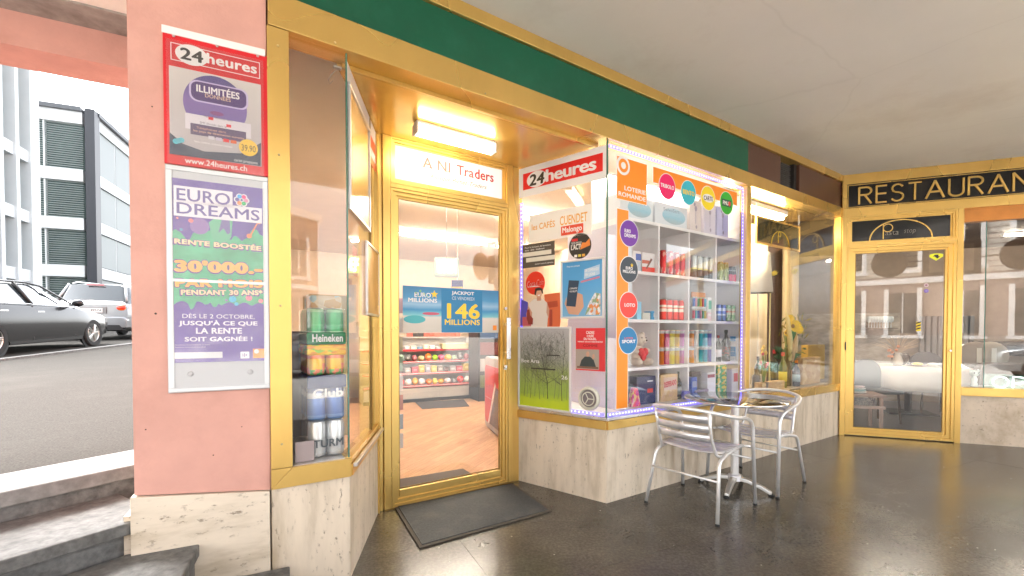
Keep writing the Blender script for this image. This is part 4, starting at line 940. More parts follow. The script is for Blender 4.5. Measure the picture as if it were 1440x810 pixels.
disc_sticker(799, 548, 112, (.03, .45, .55), [('BENTO', (-.8, .8, -.2, .2), (.85, .6, .03))], None, 'turquoise round game sticker, second of four on the orange strip', z)
t, c, r_ = disc_sticker(985, 600, 112, (.85, .66, .01), [], None, 'yellow round game sticker, third of four on the orange strip', z)
t.disc('cloud', c[0], c[1], r_ * .78, -.0006, PAPER, rz=r_ * .34); t.text('CARTE', c[0] - r_ * .65, c[0] + r_ * .65, c[1] - r_ * .2, c[1] + r_ * .18, -.0016, flat((.05, .04, .06)), .03, tilt=.06)
t, c, r_ = disc_sticker(1160, 647, 106, (.03, .40, .02), [], None, 'green round game sticker, last of four on the orange strip', z)
t.rect('badge', c[0] - r_ * .75, c[0] + r_ * .7, c[1] - r_ * .32, c[1] + r_ * .32, -.0006, flat((.02, .11, .06))); t.text('PMU', c[0] - r_ * .6, c[0] + r_ * .25, c[1] - r_ * .18, c[1] + r_ * .18, -.0016, PAPER, .03); t.disc('badge', c[0] + r_ * .42, c[1], r_ * .2, -.0016, flat((.6, .05, .03)), rz=r_ * .22)
t0_ = z5(92, 15); t1_ = z5(172, 40); b0_ = z6(80, 685)
a = (t0_[0], t1_[0], b0_[1], t0_[1])
t = T('orange_strip', 'vertical orange strip with four round stickers down the window', 'sticker', F, ((a[0] + a[1]) / 2, 0, a[2]))
t.rect('border', a[0] - .006, a[1] + .006, a[2] - .006, a[3] + .006, .0030, PAPER); t.rect('print', *a, .0022, ORANGE)
disc_sticker(177, 193, 92, (.16, .03, .33), [('EURO', (-.55, .15, .02, .3), WH), ('DREAMS', (-.55, .72, -.32, -.04), WH)], None, 'purple round game sticker at the top of the vertical strip', z5)
t, c, r_ = disc_sticker(176, 450, 90, (.03, .045, .06), [('EURO', (-.4, .4, -.02, .22), WH), ('MILLIONS', (-.72, .72, -.30, -.06), WH)], None, 'near-black round game sticker, second down the vertical strip', z5)
t.poly('star', starpts(c[0] + r_ * .3, c[1] + r_ * .35, r_ * .18), -.0006, YEL)
disc_sticker(173, 703, 90, (.80, .05, .03), [('LOTO', (-.5, .72, -.14, .14), WH)], None, 'red round game sticker, third down the vertical strip', z5)
disc_sticker(170, 197, 92, (.01, .19, .42), [('SPORT', (-.72, .8, -.2, .06), WH), ('LOTO', (-.45, .5, .1, .26), (.7, .1, .08))], None, 'blue round game sticker at the bottom of the vertical strip', z6)

# ================================================================== LED strips
def led(label, fr, path, normal_y=-.006):
    t = T('led_strip', label, 'light strip', fr, (path[0][0], 0, path[0][2]), 'blue light strips round the bay window')
    mb = MB(); md = MB()
    for A, B in zip(path, path[1:]):
        A, B = Vector(A), Vector(B); L_ = (B - A).length; n_ = int(L_ / .034)
        dv = (B - A).normalized()
        if abs(dv.z) > .5: mb.box(A.x - .011, A.x + .011, A.y, A.y + .003, min(A.z, B.z), max(A.z, B.z))
        else: mb.box(min(A.x, B.x), max(A.x, B.x), A.y, A.y + .003, A.z - .011, A.z + .011)
        for k in range(n_):
            p = A + dv * (k + .5) * .034; q = .0058 if abs(dv.z) > .5 else .0066
            md.box(p.x - q * .8, p.x + q * .8, p.y - .003, p.y, p.z - q * .8, p.z + q * .8)
    t.add('backing', mb, LEDB); d_ = t.add('diodes', md, LEDW); d_['kind'] = 'stuff'
led('glowing blue dotted strip round the shelf window', F, [(.03, .018, 2.655), (1.835, .018, 2.655), (1.835, .018, .655), (.03, .018, .655)])
led('glowing blue dotted strip down the bay cheek by the door', Rf, [(.028, .018, 2.37), (.028, .018, .655), (.80, .018, .655)])
# ================================================================== SHELF CABINET behind the shop window
CO = .15                                         # front edge of the shelves behind the glass line
sx_ = [F.at(x, 400, CO)[0] for x in (926.7, 969.6, 1007.0, 1040.7)]
pitch = (sx_[3] - sx_[0]) / 3
cols = [sx_[0] - pitch] + sx_                    # column edges
cols = [sx_[3] - pitch * (4 - i) for i in range(5)]
zs = [F.at(969.6, y, CO)[1] for y in (324.7, 390.8, 452.6, 513.9)]
zbot = .665
CB = T('shelf_cabinet', 'white cube shelf full of drinks and snacks behind the bay window', 'shelf', F, (1.0, CO, .64))
CB.box('back_panel', cols[0] - .02, cols[4], CO + .36, CO + .375, .64, 2.66, WHITE)
CB.box('side_panel', cols[0] - .03, cols[0] - .012, CO, CO + .36, .64, zs[0] + .012, WHITE)
CB.box('side_panel', cols[4], cols[4] + .018, .05, CO + .375, .64, 2.66, WHITE)
CB.box('bottom', cols[0] - .02, cols[4], .035, CO + .36, .64, zbot, WHITE)
for i in (1, 2, 3): CB.box('divider', cols[i] - .009, cols[i] + .009, CO, CO + .36, zbot, zs[0] - .013, WHITE, bevel=.001)
for zz in zs: CB.box('shelf', cols[0] - .012, cols[4], CO - (.002 if zz == zs[0] else .0015), CO + .36, zz - .013, zz + .013, WHITE, bevel=.001)
# white panel closing the bay beside the cabinet; violet LED glow put in its colour
PX = T('bay_panel', 'white panel painted with violet LED glow behind the bay cheek glass', 'panel', F, (.05, .3, .64))
PX.box('panel', cols[0] - .05, cols[0] - .035, CO - .05, .80, .64, 2.15, flat((.60, .57, .68)))
PX.add('ledge', MB().prism([(.03, .04), (cols[0] - .05, .04), (cols[0] - .05, .76), (-.21, .76)], .60, .638, 'z'), WHITE)

CY_ = CO + .06
def cprof(r, h): return [(r * .80, 0), (r * .97, .006), (r, .016), (r, h * .87), (r * .86, h * .965), (r * .84, h), (r * .78, h), (r * .77, h - .004)]
_can = {}
def can(x, y, zb, r, h, m, label, cat='can', name='drink_can', group=None, fr=F, lid=True):
    k = (r, h, m.name)
    if k not in _can: _can[k] = (MB().lathe(cprof(r, h), seg=16).mesh('can', True), MB().lathe([(r * .83, h - .002), (r * .80, h + .002), (r * .76, h - .0005)], seg=16).mesh('rim', True))
    o = link(name, _can[k][0], m); o.location = fr.w(x, y, zb); o.rotation_euler = (0, 0, fr.ang + random.uniform(-.5, .5)); tag(o, label, cat, group)
    if lid: link('rim', _can[k][1], ALU, o)
    return o
C_RED = bands('red_energy_can', [(0, (.42, .01, .02)), (.12, (.62, .015, .02)), (.82, (.50, .01, .015)), (.93, (.65, .05, .04))], .25, .3, blob=(.75, .35, .30), bscale=3)
C_BLK = bands('black_white_can', [(0, (.10, .11, .12)), (.04, (.02, .03, .04)), (.38, (.55, .55, .22)), (.45, (.62, .66, .64)), (.95, (.5, .5, .5))], .25, .4)
C_OLI = bands('olive_can', [(0, (.35, .36, .2)), (.06, (.26, .33, .06)), (.9, (.45, .28, .04))], .3, .3, blob=(.55, .58, .25), bscale=5)
C_PNK = bands('black_pink_can', [(0, (.6, .1, .2)), (.05, (.70, .03, .14)), (.5, (.03, .03, .05)), (.72, (.25, .25, .28)), (.78, (.03, .03, .05))], .3, .3)
C_RW = bands('red_white_can', [(0, (.55, .03, .02)), (.05, (.68, .03, .015)), (.40, (.72, .60, .48)), (.55, (.70, .15, .09)), (.62, (.72, .62, .5)), (.72, (.66, .03, .02)), (.95, (.6, .2, .15))], .28, .3)
C_BLU = bands('blue_silver_can', [(0, (.05, .12, .3)), (.35, (.45, .5, .58)), (.45, (.02, .10, .42)), (.62, (.45, .5, .58)), (.8, (.02, .08, .35))], .25, .5)
C_GRN = bands('green_patterned_can', [(0, (.15, .3, .15)), (.4, (.45, .5, .35)), (.55, (.55, .1, .08)), (.65, (.4, .45, .3)), (.8, (.10, .32, .16))], .3, .4, blob=(.5, .5, .4), bscale=5)
def xs_px(px, y=430, off=CY_): return F.at(px, y, off)[0]
names = ['left', 'middle', 'right']
# second shelf (zs[1]): five red cans, four black and white, olive, pink
for i, px in enumerate((931.5, 941.5, 950.5, 958.5, 965.5)): can(xs_px(px), CY_, zs[1] + .013, .030, .215 if i != 3 else .21, C_RED, f'{ORD[i]} tall red energy can from the left, top row of cans', name='energy_can', group='tall red energy cans')
for i, px in enumerate((974.8, 982.8, 990.5, 998.5)): can(xs_px(px), CY_, zs[1] + .013, .031, .215, C_BLK, f'{ORD[i]} black and silver can from the left, top row of cans', group='black and silver cans')
for i, px in enumerate((1012.5, 1019.5)): can(xs_px(px), CY_, zs[1] + .013, .031, .19, C_OLI, ['left', 'right'][i] + ' olive green can of two, top row of cans', group='olive green cans')
for i, px in enumerate((1026, 1031.2, 1036)): can(xs_px(px), CY_, zs[1] + .013, .024, .155, C_PNK, f'{ORD[i]} small black and pink can from the left', group='small black and pink cans')
# third shelf
for i, px in enumerate((932, 940.5, 948.5, 956.5, 964)): can(xs_px(px), CY_, zs[2] + .013, .033, .185, C_RW, f'{ORD[i]} red and cream can from the left, middle shelf', group='red and cream cans')
for i, px in enumerate((1010.5, 1017)): can(xs_px(px), CY_, zs[2] + .013, .028, .165, C_BLU, ['left', 'right'][i] + ' blue and silver can of two on the middle shelf', group='blue and silver cans')
for i, px in enumerate((1023.5, 1030, 1036.5)): can(xs_px(px), CY_, zs[2] + .013, .028, .165, C_GRN, f'{ORD[i]} green patterned can from the left, middle shelf', group='green patterned cans')
def carton(name, label, x0, x1, zb, h, m, dep=.08, cat='box', y=None, rot=0, trim=None, group=None):
    y = CY_ - .02 if y is None else y
    t = T(name, label, cat, F, ((x0 + x1) / 2, y, zb), group, rot=rot)
    t.box('carton', x0, x1, y, y + dep, zb, zb + h, m, bevel=.002)
    if trim:
        for (u0, u1, v0, v1, mm) in trim:
            t.rect('print', x0 + (x1 - x0) * u0, x0 + (x1 - x0) * u1, zb + h * v0, zb + h * v1, y - .0006, mm)
    return t
bluep = flat((.02, .12, .45)); whp = flat((.75, .74, .74))
carton('chocolate_box', 'white chocolate bar box with red foot and brown bar picture', xs_px(900), xs_px(919.5), zs[1] + .013, .17, whp, trim=[(0, 1, 0, .28, flat((.72, .05, .03))), (.0, .5, .45, .62, flat((.5, .1, .05)))])
t = T('chocolate_picture', 'brown chocolate bar picture on the white chocolate box', 'print', F, (xs_px(912), CY_ - .03, zs[1] + .08))
c0_ = xs_px(905); t.poly('print', [(c0_, zs[1] + .05), (c0_ + .015, zs[1] + .045), (c0_ + .085, zs[1] + .13), (c0_ + .065, zs[1] + .14)], CY_ - .0215, flat((.16, .05, .03)))
carton('blue_pack', 'blue and white pack stacked over another beside chocolate box', xs_px(887), xs_px(898.5), zs[1] + .10, .085, whp, trim=[(.35, 1, .1, .75, bluep)])
carton('blue_pack', 'lower pale pack under the blue one beside the chocolate box', xs_px(887), xs_px(898.5), zs[1] + .013, .085, flat((.45, .55, .62)), trim=[(.1, .6, .1, .6, bluep)])
carton('tissue_pack', 'tall light blue pack at left end of the middle shelf', xs_px(893), xs_px(899.5), zs[2] + .013, .15, flat((.20, .55, .75)))
carton('tissue_pack', 'small blue and white packs on the middle shelf left', xs_px(913.5), xs_px(923.5), zs[2] + .013, .075, flat((.06, .35, .62)), trim=[(.3, .7, .3, .8, whp)])
carton('small_box', 'small clear box beside the light blue pack', xs_px(901), xs_px(912), zs[2] + .013, .06, flat((.55, .58, .52)))
for i, px in enumerate((934.5, 943.5, 952, 960)): can(xs_px(px, off=CY_ + .075), CY_ + .075, zs[1] + .013, .030, .215, C_RED, f'{ORD[i]} tall red energy can from the left in the row behind', name='energy_can', group='tall red energy cans')
for i, px in enumerate((978, 986, 994, 1001.5)): can(xs_px(px, off=CY_ + .075), CY_ + .075, zs[1] + .013, .031, .215, C_BLK, f'{ORD[i]} black and silver can from the left in the row behind', group='black and silver cans')
for i, px in enumerate((935, 944, 952, 960.5)): can(xs_px(px, off=CY_ + .08), CY_ + .08, zs[2] + .013, .033, .185, C_RW, f'{ORD[i]} red and cream can from the left in the row behind', group='red and cream cans')
for i, px in enumerate((1012, 1018, 1024.5, 1031)): can(xs_px(px, off=CY_ + .07), CY_ + .07, zs[2] + .013, .028, .165, C_GRN if i > 1 else C_BLU, f'{ORD[i]} can from the left behind the blue and green cans', group='cans behind the blue and green ones')
# vape display of third column
vape = patches('pen_display_print', [(.7, .7, .68), (.72, .2, .25), (.08, .45, .62), (.08, .4, .25), (.75, .72, .7), (.7, .4, .15)], 6, .4, stretch=(3, 1, 1))
t = T('pen_display', 'clear tray of coloured pens in two tiers on the middle shelf', 'display', F, (xs_px(981), CY_, zs[2] + .013))
xa, xb = xs_px(973), xs_px(992)
t.box('tray', xa, xb, CY_ - .03, CY_ + .06, zs[2] + .013, zs[2] + .035, flat((.60, .64, .66)))
t.box('tray', xa, xb, CY_ - .0, CY_ + .06, zs[2] + .13, zs[2] + .15, flat((.60, .64, .66)))
rr = random.Random(5)
for k in range(6):
    xx = xa + .012 + k * (xb - xa - .02) / 5.4; pc = [(.70, .10, .16), (.08, .50, .66), (.03, .14, .55), (.7, .35, .5), (.06, .35, .25), (.65, .45, .08)]
    for lv, zz in enumerate((zs[2] + .035, zs[2] + .15)):
        t.box('pen', xx - .006, xx + .006, CY_ - .02, CY_ + .0, zz, zz + .075, flat(pc[(k + lv * 2) % 6])); t.box('pen_tip', xx - .004, xx + .004, CY_ - .018, CY_ - .002, zz + .0755, zz + .09, whp)
t.box('header', xa, xb, CY_ + .0, CY_ + .01, zs[2] + .235, zs[2] + .285, flat((.66, .30, .14))); 
carton('blister_box', 'white box with green mint print behind the pen display', xs_px(992.5), xs_px(1003.5), zs[2] + .10, .14, whp, dep=.05, trim=[(.1, .5, .2, .8, flat((.1, .45, .32))), (.6, .9, .5, .9, flat((.05, .1, .1)))])
carton('blister_box', 'pink and white box under the mint box', xs_px(992.5), xs_px(1003.5), zs[2] + .013, .083, flat((.74, .55, .60)), dep=.05, trim=[(.1, .9, .6, .8, whp)])
# fourth shelf: tubes of crisps in two tiers
tubec = [(.85, .22, .02), (.72, .03, .18), (.80, .68, .03), (.75, .45, .03), (.62, .20, .50), (.02, .18, .48)]
tubec2 = [(.85, .28, .02), (.72, .74, .74), (.02, .50, .60), (.02, .42, .60), (.10, .10, .45), (.80, .05, .12)]
def snack(px, tier, c_, label, grp, wid=.030):
    h_ = .155; r_ = .026
    m_ = bands('snack_' + str(len(bpy.data.materials)), [(0, (.6, .6, .6)), (.03, c_), (.78, c_), (.8, (.78, .78, .76)), (.97, c_)], .35) if c_ not in _sn else _sn[c_]
    _sn[c_] = m_
    k = ('snack', c_)
    if k not in _can: _can[k] = MB().lathe([(r_, 0), (r_, h_ - .012), (r_ * 1.04, h_ - .012), (r_ * 1.04, h_ - .001), (r_ * .9, h_)], seg=16).mesh('snack', True)
    o = link('snack_tube', _can[k], m_); o.location = F.w(xs_px(px), CY_, zs[3] + .013 + tier * (h_ + .001)); o.rotation_euler = (0, 0, F.ang); tag(o, label, 'snack tube', grp)
_sn = {}
cn = ['orange', 'magenta', 'yellow', 'speckled amber', 'lilac', 'blue']
cn2 = ['orange', 'white', 'turquoise', 'sky blue', 'navy', 'red']
for k, px in enumerate((930, 937.5, 944.8, 951.8, 958.4, 964.6)):
    for tier in (0, 1): snack(px, tier, tubec[k], f'{cn[k]} snack tube, {["lower", "upper"][tier]} tier, second compartment of fourth row', 'snack tubes, left compartment')
for k, px in enumerate((972.5, 979, 985.2, 991.2, 997, 1002.4)):
    for tier in (0, 1): snack(px, tier, tubec2[k], f'{cn2[k]} snack tube, {["lower", "upper"][tier]} tier, third compartment of fourth row', 'snack tubes, right compartment')
# bottles
def bottle(x, y, zb, r, h, m, label, fr=F, cap=RED, lab=None, neck=.30, cat='bottle', name='bottle', group=None):
    t = T(name, label, cat, fr, (x, y, zb), group)
    t.add('glass', MB().lathe([(r * .9, 0), (r, .008), (r, h * (1 - neck - .08)), (r * .75, h * (1 - neck)), (r * .36, h * (1 - neck * .72)), (r * .34, h * .93), (r * .40, h * .935), (r * .40, h * .95)], (x, y, zb), 18), m, smooth=True)
    t.add('cap', MB().lathe([(r * .42, h * .90), (r * .42, h), (r * .3, h + .001)], (x, y, zb), 14), cap, smooth=False)
    if lab: t.add('label', MB().lathe([(r * 1.015, h * .18), (r * 1.015, h * .46)], (x, y, zb), 18), lab, smooth=True)
DG = flat((.012, .014, .012), .08); WG = flat((.02, .035, .015), .08)
bottle(xs_px(1010.5), CY_, zs[3] + .013, .030, .26, DG, 'dark bottle with pale label, left of two in the shelf', lab=PAPER, cap=flat((.35, .02, .03)))
bottle(xs_px(1021.5), CY_, zs[3] + .013, .040, .315, DG, 'big black bottle with red print beside the blue packs', lab=patches('black_red_label', [(.02, .02, .02), (.02, .02, .02), (.45, .02, .02)], 9), cap=DG)
for k in range(4):
    carton('blue_pack', f'blue cigarette paper pack, {ORD[k]} from the bottom of the stack', xs_px(1031), xs_px(1039.5), zs[3] + .055 + k * .052, .050, flat((.02, .25, .58)) if k != 2 else whp, dep=.05, trim=[(.3, .7, .3, .7, whp if k != 2 else bluep)], group='stack of blue packs')
carton('blue_pack', 'pale box carrying the stack of blue packs', xs_px(1031), xs_px(1039.5), zs[3] + .013, .041, flat((.5, .56, .66)), dep=.05)
# teddy bear
FUR = mat('cream_plush', (.62, .55, .46), .95, var=.12, scale=30, bump=.8, bscale=90)
bx_ = xs_px(903); bz = zs[3] + .013
t = T('teddy_bear', 'cream plush bear hugging a red heart in the left compartment', 'soft toy', F, (bx_, CY_ + .04, bz))
t.add('body', MB().ball((bx_, CY_ + .06, bz + .10), (.075, .06, .10), 16, 10).ball((bx_ + .01, CY_ + .04, bz + .225), (.062, .055, .058), 16, 10).ball((bx_ + .025, CY_ + .0, bz + .215), (.028, .025, .022)).ball((bx_ - .045, CY_ + .05, bz + .275), .022).ball((bx_ + .06, CY_ + .05, bz + .272), .022).ball((bx_ - .065, CY_ + .0, bz + .04), (.035, .06, .036)).ball((bx_ + .07, CY_ + .0, bz + .04), (.038, .06, .036)).ball((bx_ - .07, CY_ + .02, bz + .13), (.028, .045, .03)).ball((bx_ + .072, CY_ + .02, bz + .13), (.028, .045, .03)), FUR, smooth=True)
t.add('heart', MB().ball((bx_ - .022, CY_ - .012, bz + .122), (.036, .022, .036)).ball((bx_ + .026, CY_ - .012, bz + .122), (.036, .022, .036)).ball((bx_ + .002, CY_ - .014, bz + .092), (.034, .02, .045)), flat((.62, .02, .03), .7), smooth=True)
t.add('nose', MB().ball((bx_ + .03, CY_ - .026, bz + .222), .008), BLACK, smooth=True)
for s_ in (-.012, .040): t.add('eye', MB().ball((bx_ + s_, CY_ - .010, bz + .245), .0055), BLACK, smooth=True)
# bottom row
zb_ = zbot
nb = F.at
def gx(px, y=560, off=CY_ - .04): return F.at(px, y, off)[0]
yb = CY_ - .06
carton('gift_box', 'dark blue gift box with small red badge in bottom row', gx(893), gx(919), zb_, .235, flat((.02, .035, .11)), dep=.10, y=yb, trim=[(.55, .85, .40, .55, flat((.65, .05, .04))), (.55, .85, .80, .84, whp)])
t = T('sweets_bag', 'pink and orange sweets bag beside the dark blue box', 'bag', F, (gx(886), yb, zb_))
t.add('bag', MB().prism([(gx(879), zb_), (gx(892), zb_), (gx(890), zb_ + .09), (gx(888), zb_ + .15), (gx(883), zb_ + .16), (gx(880), zb_ + .10)], yb - .05, yb - .01), patches('sweets_print', [(.72, .08, .12), (.6, .05, .25), (.7, .45, .35), (.75, .5, .2)], 4), bevel=.006)
carton('crate_basket', 'tan paper gift bag with red lettering in bottom row', gx(926.5), gx(950), zb_, .235, patches('tan_print', [(.62, .42, .20), (.60, .40, .22), (.66, .50, .30)], 5), dep=.09, y=yb, rot=.0, cat='gift bag')
t = T('gift_label', 'white label with red letters leaning on the tan gift bag', 'label', F, (gx(938), yb - .01, zb_ + .08))
t.rect('card', gx(930), gx(948), zb_ + .10, zb_ + .21, yb - .004, flat((.62, .45, .36))); t.text('DESPERADO', gx(930.5), gx(947.5), zb_ + .13, zb_ + .18, yb - .0055, flat((.55, .04, .06)), .05, tilt=.12)
bottle(gx(955), yb + .03, zb_, .028, .25, DG, 'black bottle behind the tan gift bag', cap=DG, lab=flat((.3, .32, .3)))
carton('small_box', 'violet box in front of the black bottle in bottom row', gx(957), gx(965), zb_, .07, flat((.20, .20, .55)), y=yb - .02)
carton('small_box', 'small blue carton in the third bottom compartment', gx(970), gx(977.5), zb_, .19, flat((.03, .10, .42)), y=yb, trim=[(.1, .9, .5, .8, flat((.3, .35, .5)))])
carton('small_box', 'flat black box lying on top of the blue carton', gx(970), gx(983), zb_ + .195, .045, flat((.05, .04, .05)), y=yb)
carton('small_box', 'white medicine box with dark red stripe in bottom row', gx(992), gx(1002), zb_ , .22, whp, y=yb, trim=[(.0, 1, .78, .92, flat((.3, .06, .08)))])
carton('small_box', 'low open tray with dark rolls in bottom row', gx(974), gx(991), zb_, .07, flat((.25, .20, .25)), y=yb - .02)
for k in range(3): carton('snack_pack', f'green and yellow snack pack, {ORD[k]} from the bottom', gx(1007), gx(1019), zb_ + k * .095, .092, patches('green_yellow_print_%d' % k, [(.03, .35, .14), (.7, .5, .08), (.65, .6, .35), (.03, .3, .15)], 4), y=yb, dep=.05, group='green snack packs')
carton('card_box', 'white box with red mark at right end of the bottom row', gx(1026), gx(1037), zb_, .24, flat((.66, .66, .74)), y=yb, trim=[(.25, .75, .45, .8, flat((.7, .12, .16)))])
# top of cabinet: two picture boxes and three bottle bags
zt = zs[0] + .013
z5 = ZF(F, 850, 290, 5.06, CY_ - .02)
for k, (xa, xb) in enumerate(((872, 918), (921, 966))):
    x0_, x1_ = F.at(xa, 300, CY_ - .02)[0], F.at(xb, 310, CY_ - .02)[0]
    carton('picture_box', ['left', 'right'][k] + ' white box with blue cloud picture on top of the shelf', x0_, x1_, zt, .20, flat((.66, .70, .74)), dep=.18, cat='box', group='white and blue boxes above the shelf')
    t = T('box_print', ['left', 'right'][k] + ' blue oval picture printed on the white box above the shelf', 'print', F, ((x0_ + x1_) / 2, CY_ - .03, zt + .03))
    t.disc('print', x0_ + (x1_ - x0_) * .58, zt + .10, (x1_ - x0_) * .36, CY_ - .0205, gradient('cloud_print_%d' % k, [(0, (.35, .42, .45)), (.4, (.25, .50, .62)), (1, (.42, .58, .68))], noise=.3), rz=.07)
    t.text('SelvoSert', x0_ + (x1_ - x0_) * .25, x0_ + (x1_ - x0_) * .75, zt + .135, zt + .165, CY_ - .0218, flat((.15, .2, .28)), 0)
for k, px in enumerate((976, 996, 1014)):
    x0_ = F.at(px - 8.5, 320, CY_)[0]; x1_ = F.at(px + 7.5, 320, CY_)[0]
    t = T('bottle_bag', f'{ORD[k]} tall white printed carton from the left above the shelf', 'carton', F, ((x0_ + x1_) / 2, CY_, zt), 'tall white cartons above the shelf')
    t.box('carton', x0_, x1_, CY_ - .02, CY_ + .08, zt, zt + .30 - k * .0, flat([(.66, .60, .58), (.62, .60, .68), (.55, .56, .74)][k]), bevel=.003)
    xm = (x0_ + x1_) / 2
    for (u, v, r_) in ((0, .22, .018), (.01, .05, .012), (-.02, .26, .014)): t.disc('print', xm + u, zt + v, r_, CY_ - .0205, flat((.30, .28, .34)), rz=r_ * 1.4)
    t.rect('print', xm - .003, xm + .003, zt + .08, zt + .20, CY_ - .0205, flat((.3, .3, .4)))

# ================================================================== DRINKS WINDOW (left)
FILM = glassmat('shrink_film', (1, 1, 1), 1.0, .02, .12)
FILMW = glassmat('printed_film', (.8, .82, .85), 1.0, .10, .2)
def can_pack(px0, ybot, htop, off, cm, label, nx=2, ny=3, word=None, wc=None, x0=None, film=(1, 1, 1), r=.033, zb=None, h=.16, name='can_pack', wbg=None, solid=None):
    t = T(name, label, 'drinks pack', F, (x0 + nx * r, off, zb))
    for i in range(nx):
        for j in range(ny):
            k = (r, h, cm.name)
            if k not in _can: _can[k] = (MB().lathe(cprof(r, h), seg=16).mesh('can', True), MB().lathe([(r * .83, h - .002), (r * .80, h + .002), (r * .76, h - .0005)], seg=16).mesh('rim', True))
            o = link('can', _can[k][0], cm, t.e); o.location = (r + i * 2 * r - nx * r, r + j * 2 * r, 0); link('rim', _can[k][1], ALU, o)
    W_ = nx * 2 * r
    wr = t.box('film', x0 - .002, x0 + W_ + .002, off - .003, off + ny * 2 * r + .003, zb - .000, zb + h + .004, FILM, bevel=.012)
    if solid: t.box('wrap_print', x0 - .003, x0 + W_ + .0025, off - .0042, off + ny * 2 * r + .0035, zb + h * solid[0], zb + h * solid[1], solid[2], bevel=.008)
    if word: t.text(word, x0 + W_ * .12, x0 + W_ * .92, zb + h * wbg[0], zb + h * wbg[1], off - .0060, wc, .03)
    return t
C_HG = bands('green_beer_can', [(0, (.02, .30, .08)), (.3, (.30, .55, .30)), (.36, (.02, .28, .07)), (.9, (.2, .45, .2))], .25, .4)
C_OR = bands('orange_soda_can', [(0, (.1, .4, .1)), (.18, (.80, .45, .02)), (.55, (.70, .18, .05)), (.7, (.85, .55, .03))], .25, .3, blob=(.8, .2, .1), bscale=4)
C_NB = bands('navy_beer_can', [(0, (.10, .25, .6)), (.12, (.02, .12, .42)), (.5, (.65, .68, .75)), (.62, (.02, .05, .18)), (.9, (.3, .4, .55))], .25, .4)
C_SV = bands('silver_beer_can', [(0, (.5, .5, .5)), (.1, (.60, .61, .62)), (.5, (.52, .54, .55)), (.54, (.62, .63, .64))], .22, .6)
PKX = F.at(433, 520, .06)[0]
zA = [F.at(450, y, .06)[1] for y in (641, 592, 528, 484, 432)]
print('pack heights', PKX, zA)
r_p = .046
hts = [zA[i + 1] - zA[i] for i in range(4)]
can_pack(0, 0, 0, .07, C_SV, 'silver beer can pack at the foot of the drinks window', x0=PKX, zb=.636, r=r_p, h=zA[1] - .636 - .006, word='TURM', wc=flat((.03, .04, .05)), wbg=(.28, .5))
can_pack(0, 0, 0, .07, C_NB, 'navy blue beer can pack above the silver one', x0=PKX, zb=zA[1], r=r_p, h=hts[1] - .006, word='Club', wc=PAPER, wbg=(.52, .72), solid=(.72, 1.02, flat((.02, .04, .13), .25)))
can_pack(0, 0, 0, .07, C_OR, 'orange soda can pack above the navy one', x0=PKX, zb=zA[2], r=r_p, h=hts[2] - .006, solid=(.66, 1.02, patches('orange_fruit_film', [(.80, .42, .02), (.82, .55, .03), (.75, .30, .03), (.3, .5, .05)], 5, .25)))
can_pack(0, 0, 0, .07, C_HG, 'green beer can pack topmost in the drinks window', x0=PKX, zb=zA[3], r=r_p, h=hts[3] - .006, word='Heineken', wc=PAPER, wbg=(.06, .28), solid=(-.01, .34, flat((.005, .16, .04), .25)))
# second column seen through the slanting pane
rows2 = [('yellow_pack', 'amber drinks pack low behind the slanting pane', .636, .20, patches('amber_pack', [(.62, .34, .05), (.6, .30, .06), (.7, .42, .10), (.5, .12, .05)], 4)),
         ('grey_pack', 'grey drinks pack with a price behind the slanting pane', .842, .20, flat((.30, .32, .29), .3)),
         ('blue_pack', 'blue and yellow drinks pack with white letters behind slanting pane', 1.047, .17, bands('blue_yellow_pack', [(0, (.75, .48, .04)), (.3, (.04, .38, .62)), (.85, (.65, .68, .60))], .3)),
         ('dark_pack', 'dark green pack behind the slanting pane', 1.222, .10, flat((.05, .09, .05), .3)),
         ('amber_pack', 'pale amber pack topmost behind the slanting pane', 1.327, .15, patches('pale_amber_pack', [(.55, .42, .25), (.5, .3, .1), (.3, .45, .45), (.62, .5, .3)], 4))]
for nm, lb, zb, hh, mm in rows2:
    t = T('drinks_pack', lb, 'drinks pack', F, (-1.80, .32, zb))
    t.box('pack', -1.98, -1.815, .26, .46, zb, zb + hh, mm, bevel=.012)
    if nm == 'grey_pack': pass
for k in range(3):
    t = T('drinks_crate', ['lowest', 'middle', 'topmost'][k] + ' tan carton at the back of the drinks window', 'carton', F, (-1.75, .6, .636 + k * .29))
    t.box('carton', -1.95, -1.72, .50, .72, .636 + k * .29, .636 + k * .29 + .285, [flat((.50, .34, .10)), flat((.58, .42, .13)), flat((.42, .30, .12))][k], bevel=.006)
t = T('price_card', 'small translucent price card leaning in the drinks window', 'card', F, (-2.06, .05, .636)); t.box('card', -2.085, -2.0, .040, .044, .636, .735, flat((.42, .33, .33)))
t = T('display_board', 'dark brown panel standing behind the beer packs', 'panel', F, (-2.1, .3, .636)); t.box('panel', -2.15, -1.86, .62, .635, .636, 1.28, flat((.07, .035, .035)))
